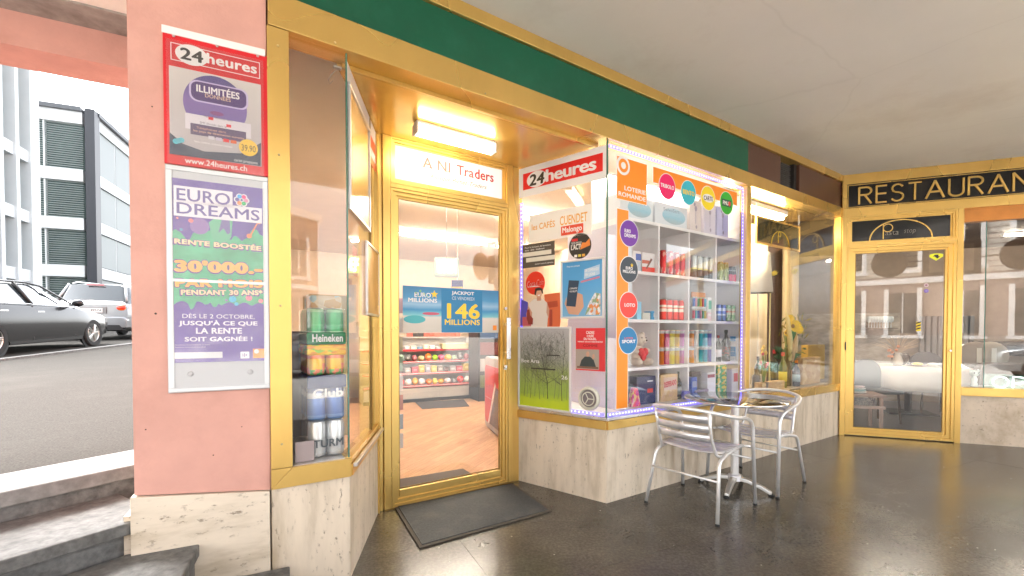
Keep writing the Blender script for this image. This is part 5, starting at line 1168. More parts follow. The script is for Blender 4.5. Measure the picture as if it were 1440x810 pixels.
# frames hung on the slanting pane
def lpx(px, py): return L.at(px, py)
a_t = lpx(488, 115); a_b = lpx(490, 292)
sfx0, sfx1 = lpx(488, 200)[0], lpx(518, 200)[0]
snap_frame('mirror_frame', 'tall silver frame hung high on the slanting pane', (max(.015, sfx0), sfx1, lpx(491, 295)[1], lpx(488, 112)[1]), mat('brushed_gold_sheet', (.72, .56, .34), .22, .75, .1, 3, stretch=(1, 1, 8)), .020, L, .0, mm=ALUM)
sfx0, sfx1 = lpx(514, 400)[0], lpx(531, 400)[0]
snap_frame('cork_frame', 'small silver framed amber panel low on the slanting pane', (sfx0, sfx1, lpx(514, 443)[1], lpx(514, 338)[1]), mat('amber_sheet', (.50, .27, .08), .3, .3, .2, 6), .016, L, .0, mm=ALUM)
t = T('newspaper_sticker', 'narrow red newspaper sticker at the top of the slanting pane', 'sticker', L, (.8, 0, 2.1)); a = (lpx(519, 200)[0], lpx(526, 200)[0]); q0, q1 = lpx(520, 182)[1], lpx(520, 205)[1]
t.rect('print', a[0] + .02, LLEN - .06, lpx(520, 225)[1], lpx(520, 190)[1] + .02, .0028, RED)
t.rect('print', a[0] + .05, LLEN - .08, lpx(520, 215)[1], lpx(520, 203)[1], .0018, PAPER)
t = T('white_header', 'pale film along the top of the slanting pane', 'film', L, (.4, 0, 2.4)); t.rect('film', .012, LLEN - .05, 2.42, 2.655, .0035, flat((.70, .64, .60)))
t = T('red_sticker', 'small red sticker inside the slanting pane', 'sticker', L, (.3, 0, 1.5)); c = lpx(503, 368); t.rect('print', c[0] - .06, c[0] + .05, c[1] - .08, c[1] + .08, .014, flat((.65, .05, .03)))
# ================================================================== SHOP ROOM
room = [(-2.19, .06), (-2.19, .10), (-1.86, .10), (-1.50, .86), (-.24, .86), (-.02, .10), (.02, .10), (1.9, .10), (1.95, .56), (3.4, 6.5), (-2.2, 6.5)]
wr = lambda pts: [tuple(F.w(*p)[:2]) for p in pts]
WOODF, nt_, b_ = newmat('oak_laminate'); b_.inputs['Roughness'].default_value = .36
v_ = coords(nt_); vr = N(nt_, 'ShaderNodeMapping'); vr.inputs['Rotation'].default_value = (0, 0, R(-68)); nt_.links.new(v_, vr.inputs[0])
bk = N(nt_, 'ShaderNodeTexBrick'); bk.inputs['Scale'].default_value = 1; bk.inputs['Brick Width'].default_value = .62; bk.inputs['Row Height'].default_value = .085; bk.inputs['Mortar Size'].default_value = .0015; bk.inputs['Bias'].default_value = 0
bk.inputs['Color1'].default_value = (.46, .26, .14, 1); bk.inputs['Color2'].default_value = (.55, .335, .19, 1); bk.inputs['Mortar'].default_value = (.24, .13, .07, 1); nt_.links.new(vr.outputs[0], bk.inputs[0])
gn = N(nt_, 'ShaderNodeTexNoise'); gn.inputs['Scale'].default_value = 5; gn.inputs['Detail'].default_value = 8; gm = N(nt_, 'ShaderNodeMapping'); gm.inputs['Scale'].default_value = (1, 12, 1); nt_.links.new(vr.outputs[0], gm.inputs[0]); nt_.links.new(gm.outputs[0], gn.inputs[0])
gr_ = N(nt_, 'ShaderNodeValToRGB'); gr_.color_ramp.elements[0].position = .3; gr_.color_ramp.elements[0].color = (.78, .74, .70, 1); gr_.color_ramp.elements[1].position = .7; gr_.color_ramp.elements[1].color = (1.12, 1.1, 1.08, 1); nt_.links.new(gn.outputs[0], gr_.inputs[0])
gx_ = N(nt_, 'ShaderNodeMix', data_type='RGBA', blend_type='MULTIPLY'); gx_.inputs[0].default_value = 1; nt_.links.new(bk.outputs[0], gx_.inputs[6]); nt_.links.new(gr_.outputs[0], gx_.inputs[7]); nt_.links.new(gx_.outputs[2], b_.inputs['Base Color'])
WALLC = mat('cream_wall', (.58, .50, .40), .8, var=.05)
TANW = mat('tan_wall', (.55, .43, .32), .8, var=.05)
fl_poly = [(-1.50, .80), (-.26, .80), (.3, 1.0), (3.4, 1.0), (3.4, 6.5), (-2.2, 6.5), (-2.2, 1.0)]
structure('shop_floor', MB().prism(wr(fl_poly), -.05, .003, 'z').mesh('shop_floor'), WOODF)
structure('shop_ceiling', MB().prism(wr([(-2.2, .13), (1.86, .13), (2.1, .6), (3.4, 6.5), (-2.2, 6.5)]), 2.745, 2.85, 'z').mesh('shop_ceiling'), mat('shop_ceiling_paint', (.66, .58, .48), .8, var=.03))
def wall(name, a, b, z0, z1, m, th=.06):
    A, B = F.w(*a), F.w(*b); d_ = (B - A).normalized(); n_ = Vector((-d_.y, d_.x, 0)) * th
    return structure(name, MB().prism([tuple(A[:2]), tuple(B[:2]), tuple((B + n_)[:2]), tuple((A + n_)[:2])], z0, z1, 'z').mesh(name), m)
wall('shop_left_wall', (-2.2, 6.5), (-2.2, .5), 0, 2.745, WALLC)
wall('shop_back_wall', (-2.2, 6.4), (3.4, 6.4), 0, 2.745, TANW)
wall('partition_wall', (3.4, 6.4), (2.0, .58), 0, 2.745, TANW)
wall('outer_side_wall', (-2.26, 6.5), (-2.26, .52), -.2, ZC, PINK)
def lamp_tube(label, fr, x0, x1, y, zz, m=TUBE2, name='ceiling_light', w_=.06, axis='x'):
    t = T(name, label, 'light', fr, ((x0 + x1) / 2, y, zz))
    t.box('housing', x0, x1, y - w_ / 2, y + w_ / 2, zz - .02, zz, WHITE, bevel=.003)
    t.box('tube', x0 + .02, x1 - .02, y - w_ * .3, y + w_ * .3, zz - .05, zz - .021, m, bevel=.008)
    for e_ in (x0 + .003, x1 - .017): t.box('end_cap', e_, e_ + .014, y - w_ * .4, y + w_ * .4, zz - .055, zz - .021, flat((.5, .48, .45)))
    return t
lamp_tube('long tube light across shop ceiling, nearer the door', F, -1.2, .3, 2.2, 2.744)
lamp_tube('long added fill tube across shop ceiling, middle of the room', F, .45, 1.8, 2.25, 2.744)  # extra tube added to brighten the shop room
lamp_tube('long tube light over the sweets shelves at the back', F, -.2, 1.3, 4.0, 2.744)
lamp_tube('short added fill tube at the back right of the shop', F, 1.5, 2.6, 4.05, 2.744)  # extra tube put in for more light at the back
t = lamp_tube('tube light inside the bay above the shelf cabinet', F, .15, 1.75, .45, 2.66, m=TUBE)
# mats
RM = mat('rubber_mat', (.045, .050, .055), .75, var=.3, scale=60, bump=.5, bscale=200, dirt=(.11, .11, .10), dscale=6, damt=.5)
MT = T('doormat', 'dark grey rubber mat outside the shop door', 'doormat', F, (-.80, .2, 0), rot=0)
ma_, mb_ = atz(554, 714, 0), atz(720, 681, 0); mc_, md_ = atz(777, 720, 0), atz(590, 773, 0)
def wl(t, p): v = t.e.matrix_basis.inverted() @ Vector((p[0], p[1], 0)); return (v.x + t.o.x, v.y + t.o.y)
bpy.context.view_layer.update()
co = [wl(MT, p) for p in (md_, mc_, mb_, ma_)]
cxm = sum(c[0] for c in co) / 4; cym = sum(c[1] for c in co) / 4
MT.add('mat', MB().prism([(cxm + (a - cxm) * 1.0, cym + (b - cym) * 1.0) for a, b in co], .004, .011, 'z'), flat((.07, .058, .045), .8), bevel=.002)
MT.add('mat_pile', MB().prism([(cxm + (a - cxm) * .955, cym + (b - cym) * .93) for a, b in co], .0115, .016, 'z'), RM, bevel=.002)
def quadmat(label, px, m):
    P_ = [atz(*p, .004) for p in px]; c = (sum(p[0] for p in P_) / 4, sum(p[1] for p in P_) / 4)
    solo('doormat', MB().prism([(p[0] - c[0], p[1] - c[1]) for p in P_], .0, .008, 'z'), m, label, 'doormat', WORLD, (c[0], c[1], .004))
quadmat('dark mat just inside the shop door', [(548, 700), (664, 668), (651, 660), (548, 677)], flat((.10, .085, .075), .8))
quadmat('dark mat in front of the sweets shelves', [(594, 575.5), (660, 571.5), (652, 562), (584, 566)], flat((.07, .068, .07), .8))
# sweets gondola
ga, gb = atz(561, 567.5, 0), atz(669.5, 559.5, 0)
G = Fr(ga, (gb[0] - ga[0], gb[1] - ga[1])); GL = math.hypot(gb[0] - ga[0], gb[1] - ga[1])
SG = T('sweets_shelves', 'grey shelf unit with red price rails full of sweets', 'shelf unit', G, (GL / 2, .2, 0))
greyM = flat((.42, .40, .38)); redR = flat((.55, .03, .04))
gz = [.30, .52, .73, .94]
SG.box('base', -.6, GL - .03, .03, .5, 0, .25, greyM); SG.box('kick_plate', -.6, GL - .04, .0, .03, 0, .06, flat((.03, .03, .03)))
SG.box('back', -.6, GL - .03, .44, .47, .25, 1.15, greyM)
SG.add('side_panel', MB().prism([(-.02, 0), (.47, 0), (.47, 1.18), (.22, 1.18), (.10, .95)], GL - .03, GL + .0, 'x'), flat((.62, .60, .58)))
for k, zz in enumerate(gz):
    y0 = .04 + k * .055
    SG.box('shelf', -.6, GL - .032, y0, .44, zz - .02, zz, greyM); SG.box('price_rail', -.6, GL - .032, y0 - .012, y0, zz - .028, zz + .008, redR)
    if k < 3: SG.box('price_strip', -.6, GL - .05, y0 - .0145, y0 - .0125, zz - .016, zz - .002, flat((.68, .55, .55)))
rg = random.Random(21)
sweetc = {0: [(.70, .05, .05), (.72, .72, .72), (.75, .35, .04), (.72, .70, .74), (.82, .20, .02), (.78, .6, .1), (.82, .35, .02), (.65, .55, .6), (.16, .16, .17)],
          1: [(.08, .05, .05), (.30, .28, .28), (.45, .06, .08), (.50, .35, .05), (.3, .3, .35), (.5, .4, .1), (.25, .22, .2)],
          2: [(.40, .55, .42), (.12, .12, .12), (.35, .10, .12), (.5, .4, .2), (.82, .20, .02), (.35, .65, .03), (.70, .12, .25), (.80, .35, .03)],
          3: [(.7, .7, .72), (.5, .55, .6), (.72, .68, .6), (.2, .35, .5), (.75, .7, .55)]}
wc_ = {0: 'bottom', 1: 'second', 2: 'third', 3: 'top'}
cnm = lambda c: 'dark' if max(c) < .2 else ('red' if c[0] > .5 and c[1] < .15 else 'orange' if c[0] > .7 and c[1] < .45 else 'green' if c[1] > c[0] * 1.1 else 'white' if min(c) > .5 else 'grey' if max(c) - min(c) < .1 else 'amber')
for k, zz in enumerate(gz):
    x = .02; i = 0; n_ = 0
    while x < GL - .12:
        wd_ = rg.uniform(.10, .135); c_ = sweetc[k][i % len(sweetc[k])]; hh = rg.uniform(.09, .15) if k < 3 else rg.uniform(.05, .09)
        y0 = .05 + k * .055
        t = T('sweets_pack', f'{cnm(c_)} sweets pack, {ORD[min(n_, 11)]} from the left on the {wc_[k]} sweets shelf', 'sweets pack', G, (x + wd_ / 2, y0, zz), f'sweets on the {wc_[k]} shelf')
        if k in (0, 2): t.add('bag', MB().ball((x + wd_ / 2, y0 + .06, zz + hh * .5), (wd_ * .52, .05, hh * .5), 10, 6), flat(c_, .25), smooth=True)
        else: t.box('bag', x + .004, x + wd_ - .004, y0, y0 + .12, zz, zz + hh, flat(c_, .3), bevel=.01)
        t.rect('print', x + wd_ * .25, x + wd_ * .75, zz + hh * .35, zz + hh * .65, y0 - .001 + (.008 if k in (0, 2) else 0), flat([min(1, v * 1.5 + .08) for v in c_]))
        x += wd_ + .008; i += 1; n_ += 1
for k in range(10):
    x = .30 + k * .105
    t = T('tobacco_carton', f'{ORD[k]} reddish cigarette carton in the row above the sweets', 'carton', G, (x, .3, .965), 'cigarette cartons above the sweets shelves')
    if k == 1 or k == 2: c_ = (.05, .045, .04)
    else: c_ = (.60, .18, .14) if k > 4 else (.55, .12, .08)
    t.box('carton', x - .05, x + .05, .38, .47, 1.08 + .1, 1.34, flat(c_)); t.rect('stripe', x - .045, x + .045, 1.25, 1.265, .3795, flat((.70, .45, .40)))
SG.box('top_ledge', -.6, GL - .03, .36, .48, 1.155, 1.178, greyM)
t = T('price_board', 'pale yellow board lying along the top right of the sweets shelves', 'board', G, (GL - .3, .2, .96)); t.box('board', GL - .62, GL - .04, .16, .36, .945, 1.05, flat((.66, .58, .34)), bevel=.01)
# black rack and red chest at the right
bp = atz(676, 566, 0); BK = Fr(bp, G.d)
t = T('black_rack', 'tall black magazine rack beside the sweets shelves', 'rack', BK, (.3, .3, 0)); t.box('frame', .0, .9, .1, .6, 0, 1.45, flat((.02, .02, .022)), bevel=.01)
for k in range(4): t.box('magazine', .03, .40, .085, .099, .25 + k * .3, .48 + k * .3, flat([(.1, .12, .05), (.3, .3, .32), (.12, .03, .03), (.05, .1, .2)][k]))
ca, cb_ = atz(682, 600, 0), atz(702, 618, 0)
K = Fr(ca, (cb_[0] - ca[0], cb_[1] - ca[1])); KL = math.hypot(cb_[0] - ca[0], cb_[1] - ca[1])
t = T('drinks_cooler', 'low cooler with a red and grey printed side near the door', 'cooler', K, (KL / 2, .2, 0))
t.add('body', MB().prism(rounded(-.02, KL + .5, .02, .95, .10), .0, .6), flat((.42, .40, .41), .35), bevel=.01)
t.add('side_print', MB().prism(rounded(.03, KL + .45, .10, .84, .07), -.006, -.001), flat((.60, .03, .05), .35))
t.poly('white_edge', [(.20, .10), (.26, .10), (.60, .62), (.56, .66)], -.0065, PAPER); t.poly('print', [(.27, .10), (KL + .4, .10), (KL + .4, .55), (.60, .60)], -.0065, flat((.16, .15, .18)))
t.poly('stripe', [(.06, .42), (.50, .42), (.50, .428), (.06, .428)], -.0068, flat((.65, .35, .38)))
# things hanging / standing in shop
ob = atz(628, 395, 1.9)
t = T('open_sign', 'green and yellow OPEN sign hanging in a silver frame inside', 'sign', Fr(tuple(F.w(-.28, 1.9)[:2]), (1, .05)), (0, 0, 1.9))
OS = t.fr; c0 = OS.at(611, 362); c1 = OS.at(645, 390)
t.box('frame', c0[0], c1[0], .0, .02, c1[1], c0[1], flat((.55, .60, .58)), bevel=.004); t.rect('screen', c0[0] + .01, c1[0] - .01, c1[1] + .03, c0[1] - .012, -.001, emit('green_screen', (.22, .42, .10), .5))
t.text('OPEN', c0[0] + .03, c1[0] - .025, c1[1] + .045, c0[1] - .02, -.003, emit('open_letters', (.75, .95, .45), 1.2), .03)
t.add('wire', MB().tube([((c0[0] + c1[0]) / 2, .01, c0[1]), ((c0[0] + c1[0]) / 2, .01, 2.745)], .003, 6), ALU)
t = T('violet_display', 'small violet and yellow price display above the poster', 'display', OS, (.1, .3, 1.3)); c0 = OS.at(635, 394); c1 = OS.at(651, 405)
t.box('panel', c0[0], c1[0], .0, .01, c1[1], c0[1], flat((.07, .04, .20))); t.rect('print', c0[0] + .005, c1[0] - .004, c1[1] + .003, c1[1] + .012, -.001, YEL); t.add('wire', MB().tube([((c0[0] + c1[0]) / 2, .01, c0[1]), ((c0[0] + c1[0]) / 2, .01, 2.745)], .003, 6), ALU)
t = T('card_stand', 'slim stand of postcards and magazines left inside the door', 'stand', F, (-.95, 1.5, 0))
t.add('post', MB().tube([(-1.09, 1.5, 0), (-1.09, 1.5, 1.6)], .02, 10), ALU)
for k in range(8): t.box('card', -1.13, -1.05, 1.43, 1.45, .25 + k * .17, .38 + k * .17, flat([(.6, .55, .5), (.3, .35, .4), (.5, .2, .15), (.65, .6, .6), (.2, .3, .2), (.5, .45, .3), (.65, .62, .65), (.4, .15, .2)][k]))

# ================================================================== ENTRY LIGHT
la = D.at(584, 187, -.33); lb = D.at(694, 215, -.33)
lam = T('entry_light', 'bright tube light under the gold soffit over the door', 'light', D, (.5, -.33, 2.662))
x0_, x1_ = la[0], lb[0]
lam.box('housing', x0_, x1_, -.36, -.30, 2.642, 2.662, flat((.62, .60, .58), .4), bevel=.003)
lam.box('tube', x0_ + .01, x1_ - .01, -.368, -.292, 2.580, 2.641, emit('entry_tube', (1, .88, .66), 2.6), bevel=.012)
for e_ in (x0_ - .006, x1_ - .008): lam.box('end_cap', e_, e_ + .014, -.370, -.290, 2.578, 2.646, flat((.60, .57, .52), .4), bevel=.003)

# ================================================================== RESTAURANT WINDOW DISPLAY (shop front line)
CREAM = mat('cream_curtain', (.68, .56, .38), .9, var=.1, scale=3, stretch=(8, 8, .3))
t = T('display_ledge', 'pale ledge along the inside of the restaurant side window', 'ledge', F, (2.9, .3, .60)); t.box('board', 1.94, 3.95, .10, .55, .585, .640, flat((.55, .45, .32)), bevel=.004)
rl = F.at(1058, 280, .30); rl2 = F.at(1150, 300, .30)
t = T('window_light', 'bright tube light across the top of the restaurant side window', 'light', F, (2.6, .3, 2.68))
t.box('housing', 2.0, 3.15, .22, .34, 2.63, 2.68, WHITE); t.box('tube', 2.02, 3.12, .24, .32, 2.585, 2.629, emit('window_tube', (1, .85, .55), 16), bevel=.012)
structure('bay_ceiling', MB().prism(wr([(1.95, .13), (4.0, .13), (3.4, .9), (2.1, .9)]), 2.685, 2.73, 'z').mesh('bay_ceiling'), GOLDS)
# hanging glass sign
c0 = F.at(1063, 302, .20); c1 = F.at(1124, 352, .20)
t = T('hanging_sign', 'small gold framed black sign with an arch hung on chains', 'sign', F, ((c0[0] + c1[0]) / 2, .2, c1[1])); hx0, hx1, hz1 = c0[0], c1[0], c0[1]; hz0 = F.at(1063, 342, .20)[1]
t.box('panel', hx0 + .02, hx1 - .02, .198, .204, hz0 + .02, hz1 - .02, flat((.03, .028, .015), .15))
for r_ in ((hx0, hx1, hz1 - .025, hz1), (hx0, hx1, hz0, hz0 + .025), (hx0, hx0 + .025, hz0 + .026, hz1 - .026), (hx1 - .025, hx1, hz0 + .026, hz1 - .026)): t.box('frame', r_[0], r_[1], .190, .212, r_[2], r_[3], GOLD, bevel=.003)
P_ = arc((hx0 + hx1) / 2 + .03, hz0 + .03, .20, 0, 180, 20, .155); mb = MB(); mb.tube([(p[0], .194, p[1]) for p in P_], .004, 6); t.add('arch', mb, YEL)
mb = MB(); cxx = (hx0 + hx1) / 2 - .02; mb.tube([(cxx, .194, hz0 + .05), (cxx, .194, hz0 + .17)], .003, 6); mb.tube([(cxx + .028 + .028 * math.cos(a_), .194, hz0 + .15 + .026 * math.sin(a_)) for a_ in [k * PI / 8 for k in range(16)]], .003, 6, closed=True); t.add('letter', mb, YEL)
for xx in (hx0 + .01, hx1 - .02):
    mb = MB()
    for k in range(int((2.68 - hz1) / .022)): mb.tube([(xx + (.006 if k % 2 else 0) * math.cos(a_), .20 + (0 if k % 2 else .006) * math.cos(a_), hz1 + .012 + k * .022 + .014 * math.sin(a_)) for a_ in [j * PI / 3 for j in range(6)]], .0022, 4, closed=True)
    t.add('chain', mb, ALU)
# lamp with a pale shade
lx = F.at(1066, 400, .32)[0]; lz0 = F.at(1066, 412, .32)[1]; lz1 = F.at(1066, 356, .32)[1]
t = T('table_lamp', 'lamp with a tall cream shade at the left of the side window', 'lamp', F, (lx, .32, .64))
t.add('shade', MB().lathe([(.150, lz0 - .64), (.115, lz1 - .64), (.110, lz1 - .64), (.146, lz0 - .64)], (lx, .32, .64), 28), flat((.72, .66, .55), .8), smooth=True)
t.add('stem', MB().tube([(lx, .32, .64), (lx, .32, lz1)], .010, 8), flat((.55, .48, .35))); t.add('foot', MB().lathe([(.08, 0), (.08, .012), (.02, .03)], (lx, .32, .64), 20), flat((.5, .42, .3)))
# background inside: wood post, curtain, dim wall
t = T('curtain', 'cream curtain hanging behind the restaurant side window', 'curtain', F, (2.9, .7, .6))
mb = MB(); n_ = 28; xa, xb = F.at(1103, 400, .66)[0], F.at(1121, 400, .66)[0]
pts = [(xa + (xb - xa) * i / n_, .66 + .022 * math.sin(i * 1.5)) for i in range(n_ + 1)]; pts += [(p[0], p[1] + .012) for p in pts[::-1]]
mb.prism(pts, .5, 2.6, 'z'); t.add('cloth', mb, CREAM, smooth=False)
t = T('curtain', 'cream curtain at the left edge behind the cream lamp', 'curtain', F, (2.1, .7, .6))
mb = MB(); xa, xb = F.at(1053, 400, .60)[0], F.at(1077, 400, .60)[0]
pts = [(xa + (xb - xa) * i / n_, .60 + .022 * math.sin(i * 1.5)) for i in range(n_ + 1)]; pts += [(p[0], p[1] + .012) for p in pts[::-1]]
mb.prism(pts, .5, 2.6, 'z'); t.add('cloth', mb, CREAM)
t = T('wood_post', 'dark brown wooden post behind the restaurant side window', 'post', F, (2.5, .75, 0)); t.box('post', F.at(1080, 400, .72)[0], F.at(1101, 400, .72)[0], .72, .84, 0, 2.68, DARKW)
# tall artificial flower
GRN = flat((.10, .22, .04), .6); GRN2 = flat((.03, .12, .04), .6); YPET = flat((.85, .55, .02), .6)
fx = F.at(1083, 400, .22)[0]; fz = F.at(1083, 385, .22)[1]
t = T('tall_flower', 'tall pale yellow dried flower on a long stem', 'flower', F, (fx, .22, .64))
t.add('stem', MB().tube([(fx + .01, .22, .64), (fx, .22, 1.1), (fx + .008, .22, fz - .03)], .008, 6), flat((.60, .52, .22)))
rf = random.Random(9); mb = MB()
for k in range(16):
    a_ = rf.uniform(0, 2 * PI); e_ = rf.uniform(.2, 1.3); d_ = Vector((math.cos(a_) * math.cos(e_), math.sin(a_) * math.cos(e_), math.sin(e_))); c_ = Vector((fx, .22, fz - .02))
    tip = c_ + d_ * rf.uniform(.06, .10); s_ = d_.cross(Vector((.3, .5, .8))).normalized() * .02
    mb.bm.faces.new([mb.bm.verts.new(v) for v in (c_, c_ + d_ * .04 + s_, tip, c_ + d_ * .04 - s_)])
t.add('petals', mb, flat((.72, .58, .12), .6))
# vases, sunflowers, bottles
def wx(px, off=.22, py=500): return F.at(px, py, off)[0]
vx = wx(1107); vz = .642
t = T('flower_vase', 'dark glass vase with sunflowers and long leaves', 'vase', F, (vx, .22, vz))
t.add('vase', MB().lathe([(.045, 0), (.05, .01), (.042, .15), (.05, .33), (.055, .34), (.046, .33)], (vx, .22, vz), 20), flat((.04, .045, .03), .1), smooth=True)
for (dx, dz, r_) in ((.05, .70, .15), (-.05, .78, .11), (.17, .66, .11), (-.10, .62, .08)):
    c_ = Vector((vx + dx, .20, vz + dz)); t.add('stem', MB().tube([(vx, .22, vz + .3), (vx + dx * .6, .21, vz + dz * .7), tuple(c_)], .006, 6), GRN)
    mb = MB()
    for k in range(18):
        a_ = 2 * PI * k / 18; d_ = Vector((math.cos(a_), -.35, math.sin(a_) * .5)); s_ = Vector((-math.sin(a_), 0, math.cos(a_) * .55)) * r_ * .26
        mb.bm.faces.new([mb.bm.verts.new(v) for v in (c_ + d_ * r_ * .25, c_ + d_ * r_ * .7 + s_, c_ + d_ * r_, c_ + d_ * r_ * .7 - s_)])
    t.add('petals', mb, YPET); t.add('flower_centre', MB().ball(tuple(c_), (r_ * .3, r_ * .2, r_ * .2)), flat((.25, .12, .02)), smooth=True)
mb = MB()
for k in range(26):
    a_ = rf.uniform(0, 2 * PI); L_ = rf.uniform(.15, .34); e_ = rf.uniform(-.1, 1.2); c_ = Vector((vx, .22, vz + .34)); d_ = Vector((math.cos(a_) * math.cos(e_), math.sin(a_) * .35 * math.cos(e_), math.sin(e_))); s_ = d_.cross(Vector((0, 1, .2))).normalized() * .034
    mb.bm.faces.new([mb.bm.verts.new(v) for v in (c_, c_ + d_ * L_ * .5 + s_, c_ + d_ * L_, c_ + d_ * L_ * .5 - s_)])
t.add('leaf_spray', mb, GRN2)
t.add('horn_leaf', MB().tube([(vx - .02, .18, vz + .3), (vx - .05, .17, vz + .55), (vx - .13, .16, vz + .78), (vx - .20, .15, vz + .88)], [.018, .03, .022, .003], 8), flat((.66, .58, .30), .6), smooth=True)
t.add('horn_leaf', MB().tube([(vx + .02, .18, vz + .28), (vx + .04, .17, vz + .45), (vx + .10, .16, vz + .62)], [.02, .035, .003], 8), flat((.60, .42, .22), .6), smooth=True)
bottle(wx(1055), .16, .642, .036, .24, flat((.06, .06, .07), .2), 'grey bottle, leftmost on the restaurant window ledge', cap=BLACK)
bottle(wx(1062), .20, .642, .034, .26, flat((.045, .04, .045), .2), 'dark bottle second from the left on the restaurant ledge', cap=BLACK, lab=flat((.2, .18, .2)))
bottle(wx(1071), .26, .642, .036, .36, WG, 'green wine bottle behind the two grey bottles', cap=BLACK, lab=flat((.5, .45, .35)))
bottle(wx(1092), .15, .642, .042, .40, flat((.10, .13, .02), .1), 'olive wine bottle with a yellow label and red cap', cap=RED, lab=flat((.6, .5, .05)))
bottle(wx(1099), .30, .642, .040, .42, WG, 'dark wine bottle with a red cap behind the olive one', cap=RED)
bottle(wx(1120, .14), .14, .642, .040, .30, flat((.03, .04, .07), .15), 'short dark bottle with a pale blue label on ledge', cap=ORANGE, lab=flat((.30, .42, .48)))
t = T('amber_bottle', 'slim amber oil bottle behind the flower vase', 'bottle', F, (wx(1122), .34, .642)); t.add('glass', MB().lathe([(.03, 0), (.035, .02), (.03, .3), (.012, .36), (.012, .5)], (wx(1122), .34, .642), 14), flat((.55, .28, .02), .15), smooth=True)
for (pa, pb, off, hh, lb, nm) in ((1129, 1154, .14, .32, 'brown kraft gift bag at the right end of the ledge', 'paper_bag'), (1072, 1104, .06, .10, 'low cardboard tray in front of the wine bottles', 'cardboard_tray'), (1136, 1160, .32, .46, 'tall amber box behind the kraft gift bag', 'gift_box')):
    xa, xb = wx(pa, off), wx(pb, off); t = T(nm, lb, 'box', F, ((xa + xb) / 2, off, .642))
    t.box('box', xa, xb, off, off + .08, .642, .642 + hh, patches('kraft_' + nm, [(.48, .30, .14), (.52, .34, .16), (.60, .42, .22), (.42, .24, .10)], 5, .7) if nm != 'gift_box' else flat((.58, .36, .06)), bevel=.004)
t = T('potted_tulips', 'small pink and red tulips in a pot by the blue lights', 'plant', F, (wx(1058), .12, .642))
t.add('pot', MB().lathe([(.04, 0), (.05, .10), (.045, .10)], (wx(1058), .10, .642), 16), flat((.08, .07, .08)), smooth=True)
mb = MB(); mc = MB()
for k in range(9):
    a_ = rf.uniform(-1, 1); p = (wx(1058) + a_ * .07, .10 + rf.uniform(-.03, .03), .642 + rf.uniform(.26, .50)); mb.tube([(wx(1058), .10, .70), p], .004, 5); mc.ball(p, (.016, .016, .024), 8, 6)
t.add('stems', mb, GRN); t.add('tulips', mc, patches('tulip_petals', [(.6, .08, .12), (.65, .2, .1), (.7, .5, .15)], 3))
t = T('cactus', 'tall dark green cactus behind the sunflowers', 'plant', F, (wx(1112, .5), .52, .64)); xx = wx(1112, .5)
t.add('stem', MB().tube([(xx, .50, .64), (xx, .50, 1.1), (xx, .50, 1.46), (xx, .50, 1.50)], [.05, .06, .05, .01], 10), flat((.03, .13, .05), .6), smooth=True)
mb = MB()
for k in range(46):
    a_ = rf.uniform(-1, 1); x_ = 3.45 + a_ * .35; z_ = rf.uniform(.9, 1.42); d_ = Vector((rf.uniform(-1, 1), rf.uniform(-.4, .2), rf.uniform(-.2, 1))).normalized(); c_ = Vector((x_, .3, z_)); s_ = d_.cross(Vector((0, 1, 0))).normalized() * .014
    mb.bm.faces.new([mb.bm.verts.new(v) for v in (c_, c_ + d_ * .06 + s_, c_ + d_ * .12, c_ + d_ * .06 - s_)])
t = T('leafy_plant', 'loose green plant at the right end of the window ledge', 'plant', F, (3.45, .3, .64)); t.add('foliage', mb, patches('dried_leaves', [(.10, .16, .03), (.35, .26, .04), (.06, .12, .03)], 6, .7)); t.add('pot', MB().lathe([(.06, 0), (.08, .16), (.07, .16)], (3.45, .32, .642), 16), flat((.45, .25, .12)), smooth=True); t.add('stem', MB().tube([(3.45, .32, .78), (3.44, .3, 1.2)], .008, 6), GRN)

# ================================================================== RESTAURANT ROOM
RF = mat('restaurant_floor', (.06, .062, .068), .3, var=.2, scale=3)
rp_ = [tuple(W.w(*p)[:2]) for p in ((-.0, .02), (9.0, .02), (9.0, 4.6), (-1.4, 4.6), (-1.2, 1.3))]
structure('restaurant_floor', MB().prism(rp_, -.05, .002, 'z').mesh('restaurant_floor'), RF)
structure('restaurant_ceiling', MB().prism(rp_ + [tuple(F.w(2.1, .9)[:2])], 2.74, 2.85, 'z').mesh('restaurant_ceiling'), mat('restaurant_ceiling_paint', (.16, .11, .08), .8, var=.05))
STONE = mat('rubble_stone', (.36, .31, .26), .9, var=.35, scale=5, bump=.9, bscale=14, stretch=(1, 1, 2.5))
def wallW(name, a, b, z0, z1, m, th=.08):
    A, B = W.w(*a), W.w(*b); d_ = (B - A).normalized(); n_ = Vector((-d_.y, d_.x, 0)) * th
    return structure(name, MB().prism([tuple(A[:2]), tuple(B[:2]), tuple((B + n_)[:2]), tuple((A + n_)[:2])], z0, z1, 'z').mesh(name), m)
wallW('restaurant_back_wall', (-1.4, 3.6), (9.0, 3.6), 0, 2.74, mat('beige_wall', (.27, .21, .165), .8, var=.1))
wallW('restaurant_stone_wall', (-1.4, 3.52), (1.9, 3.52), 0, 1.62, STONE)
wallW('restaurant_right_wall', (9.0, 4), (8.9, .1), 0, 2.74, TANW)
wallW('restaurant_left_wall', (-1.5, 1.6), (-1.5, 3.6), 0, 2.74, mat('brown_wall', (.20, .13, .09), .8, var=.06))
lamp_tube('warm ceiling light in the middle of the restaurant', W, .8, 1.9, 1.8, 2.738, m=emit('dim_tube', (1, .88, .74), 12), w_=.09)
lamp_tube('warm ceiling light over the back of the restaurant', W, 2.6, 3.6, 2.2, 2.738, m=emit('dim_tube2', (1, .88, .74), 12), w_=.09)
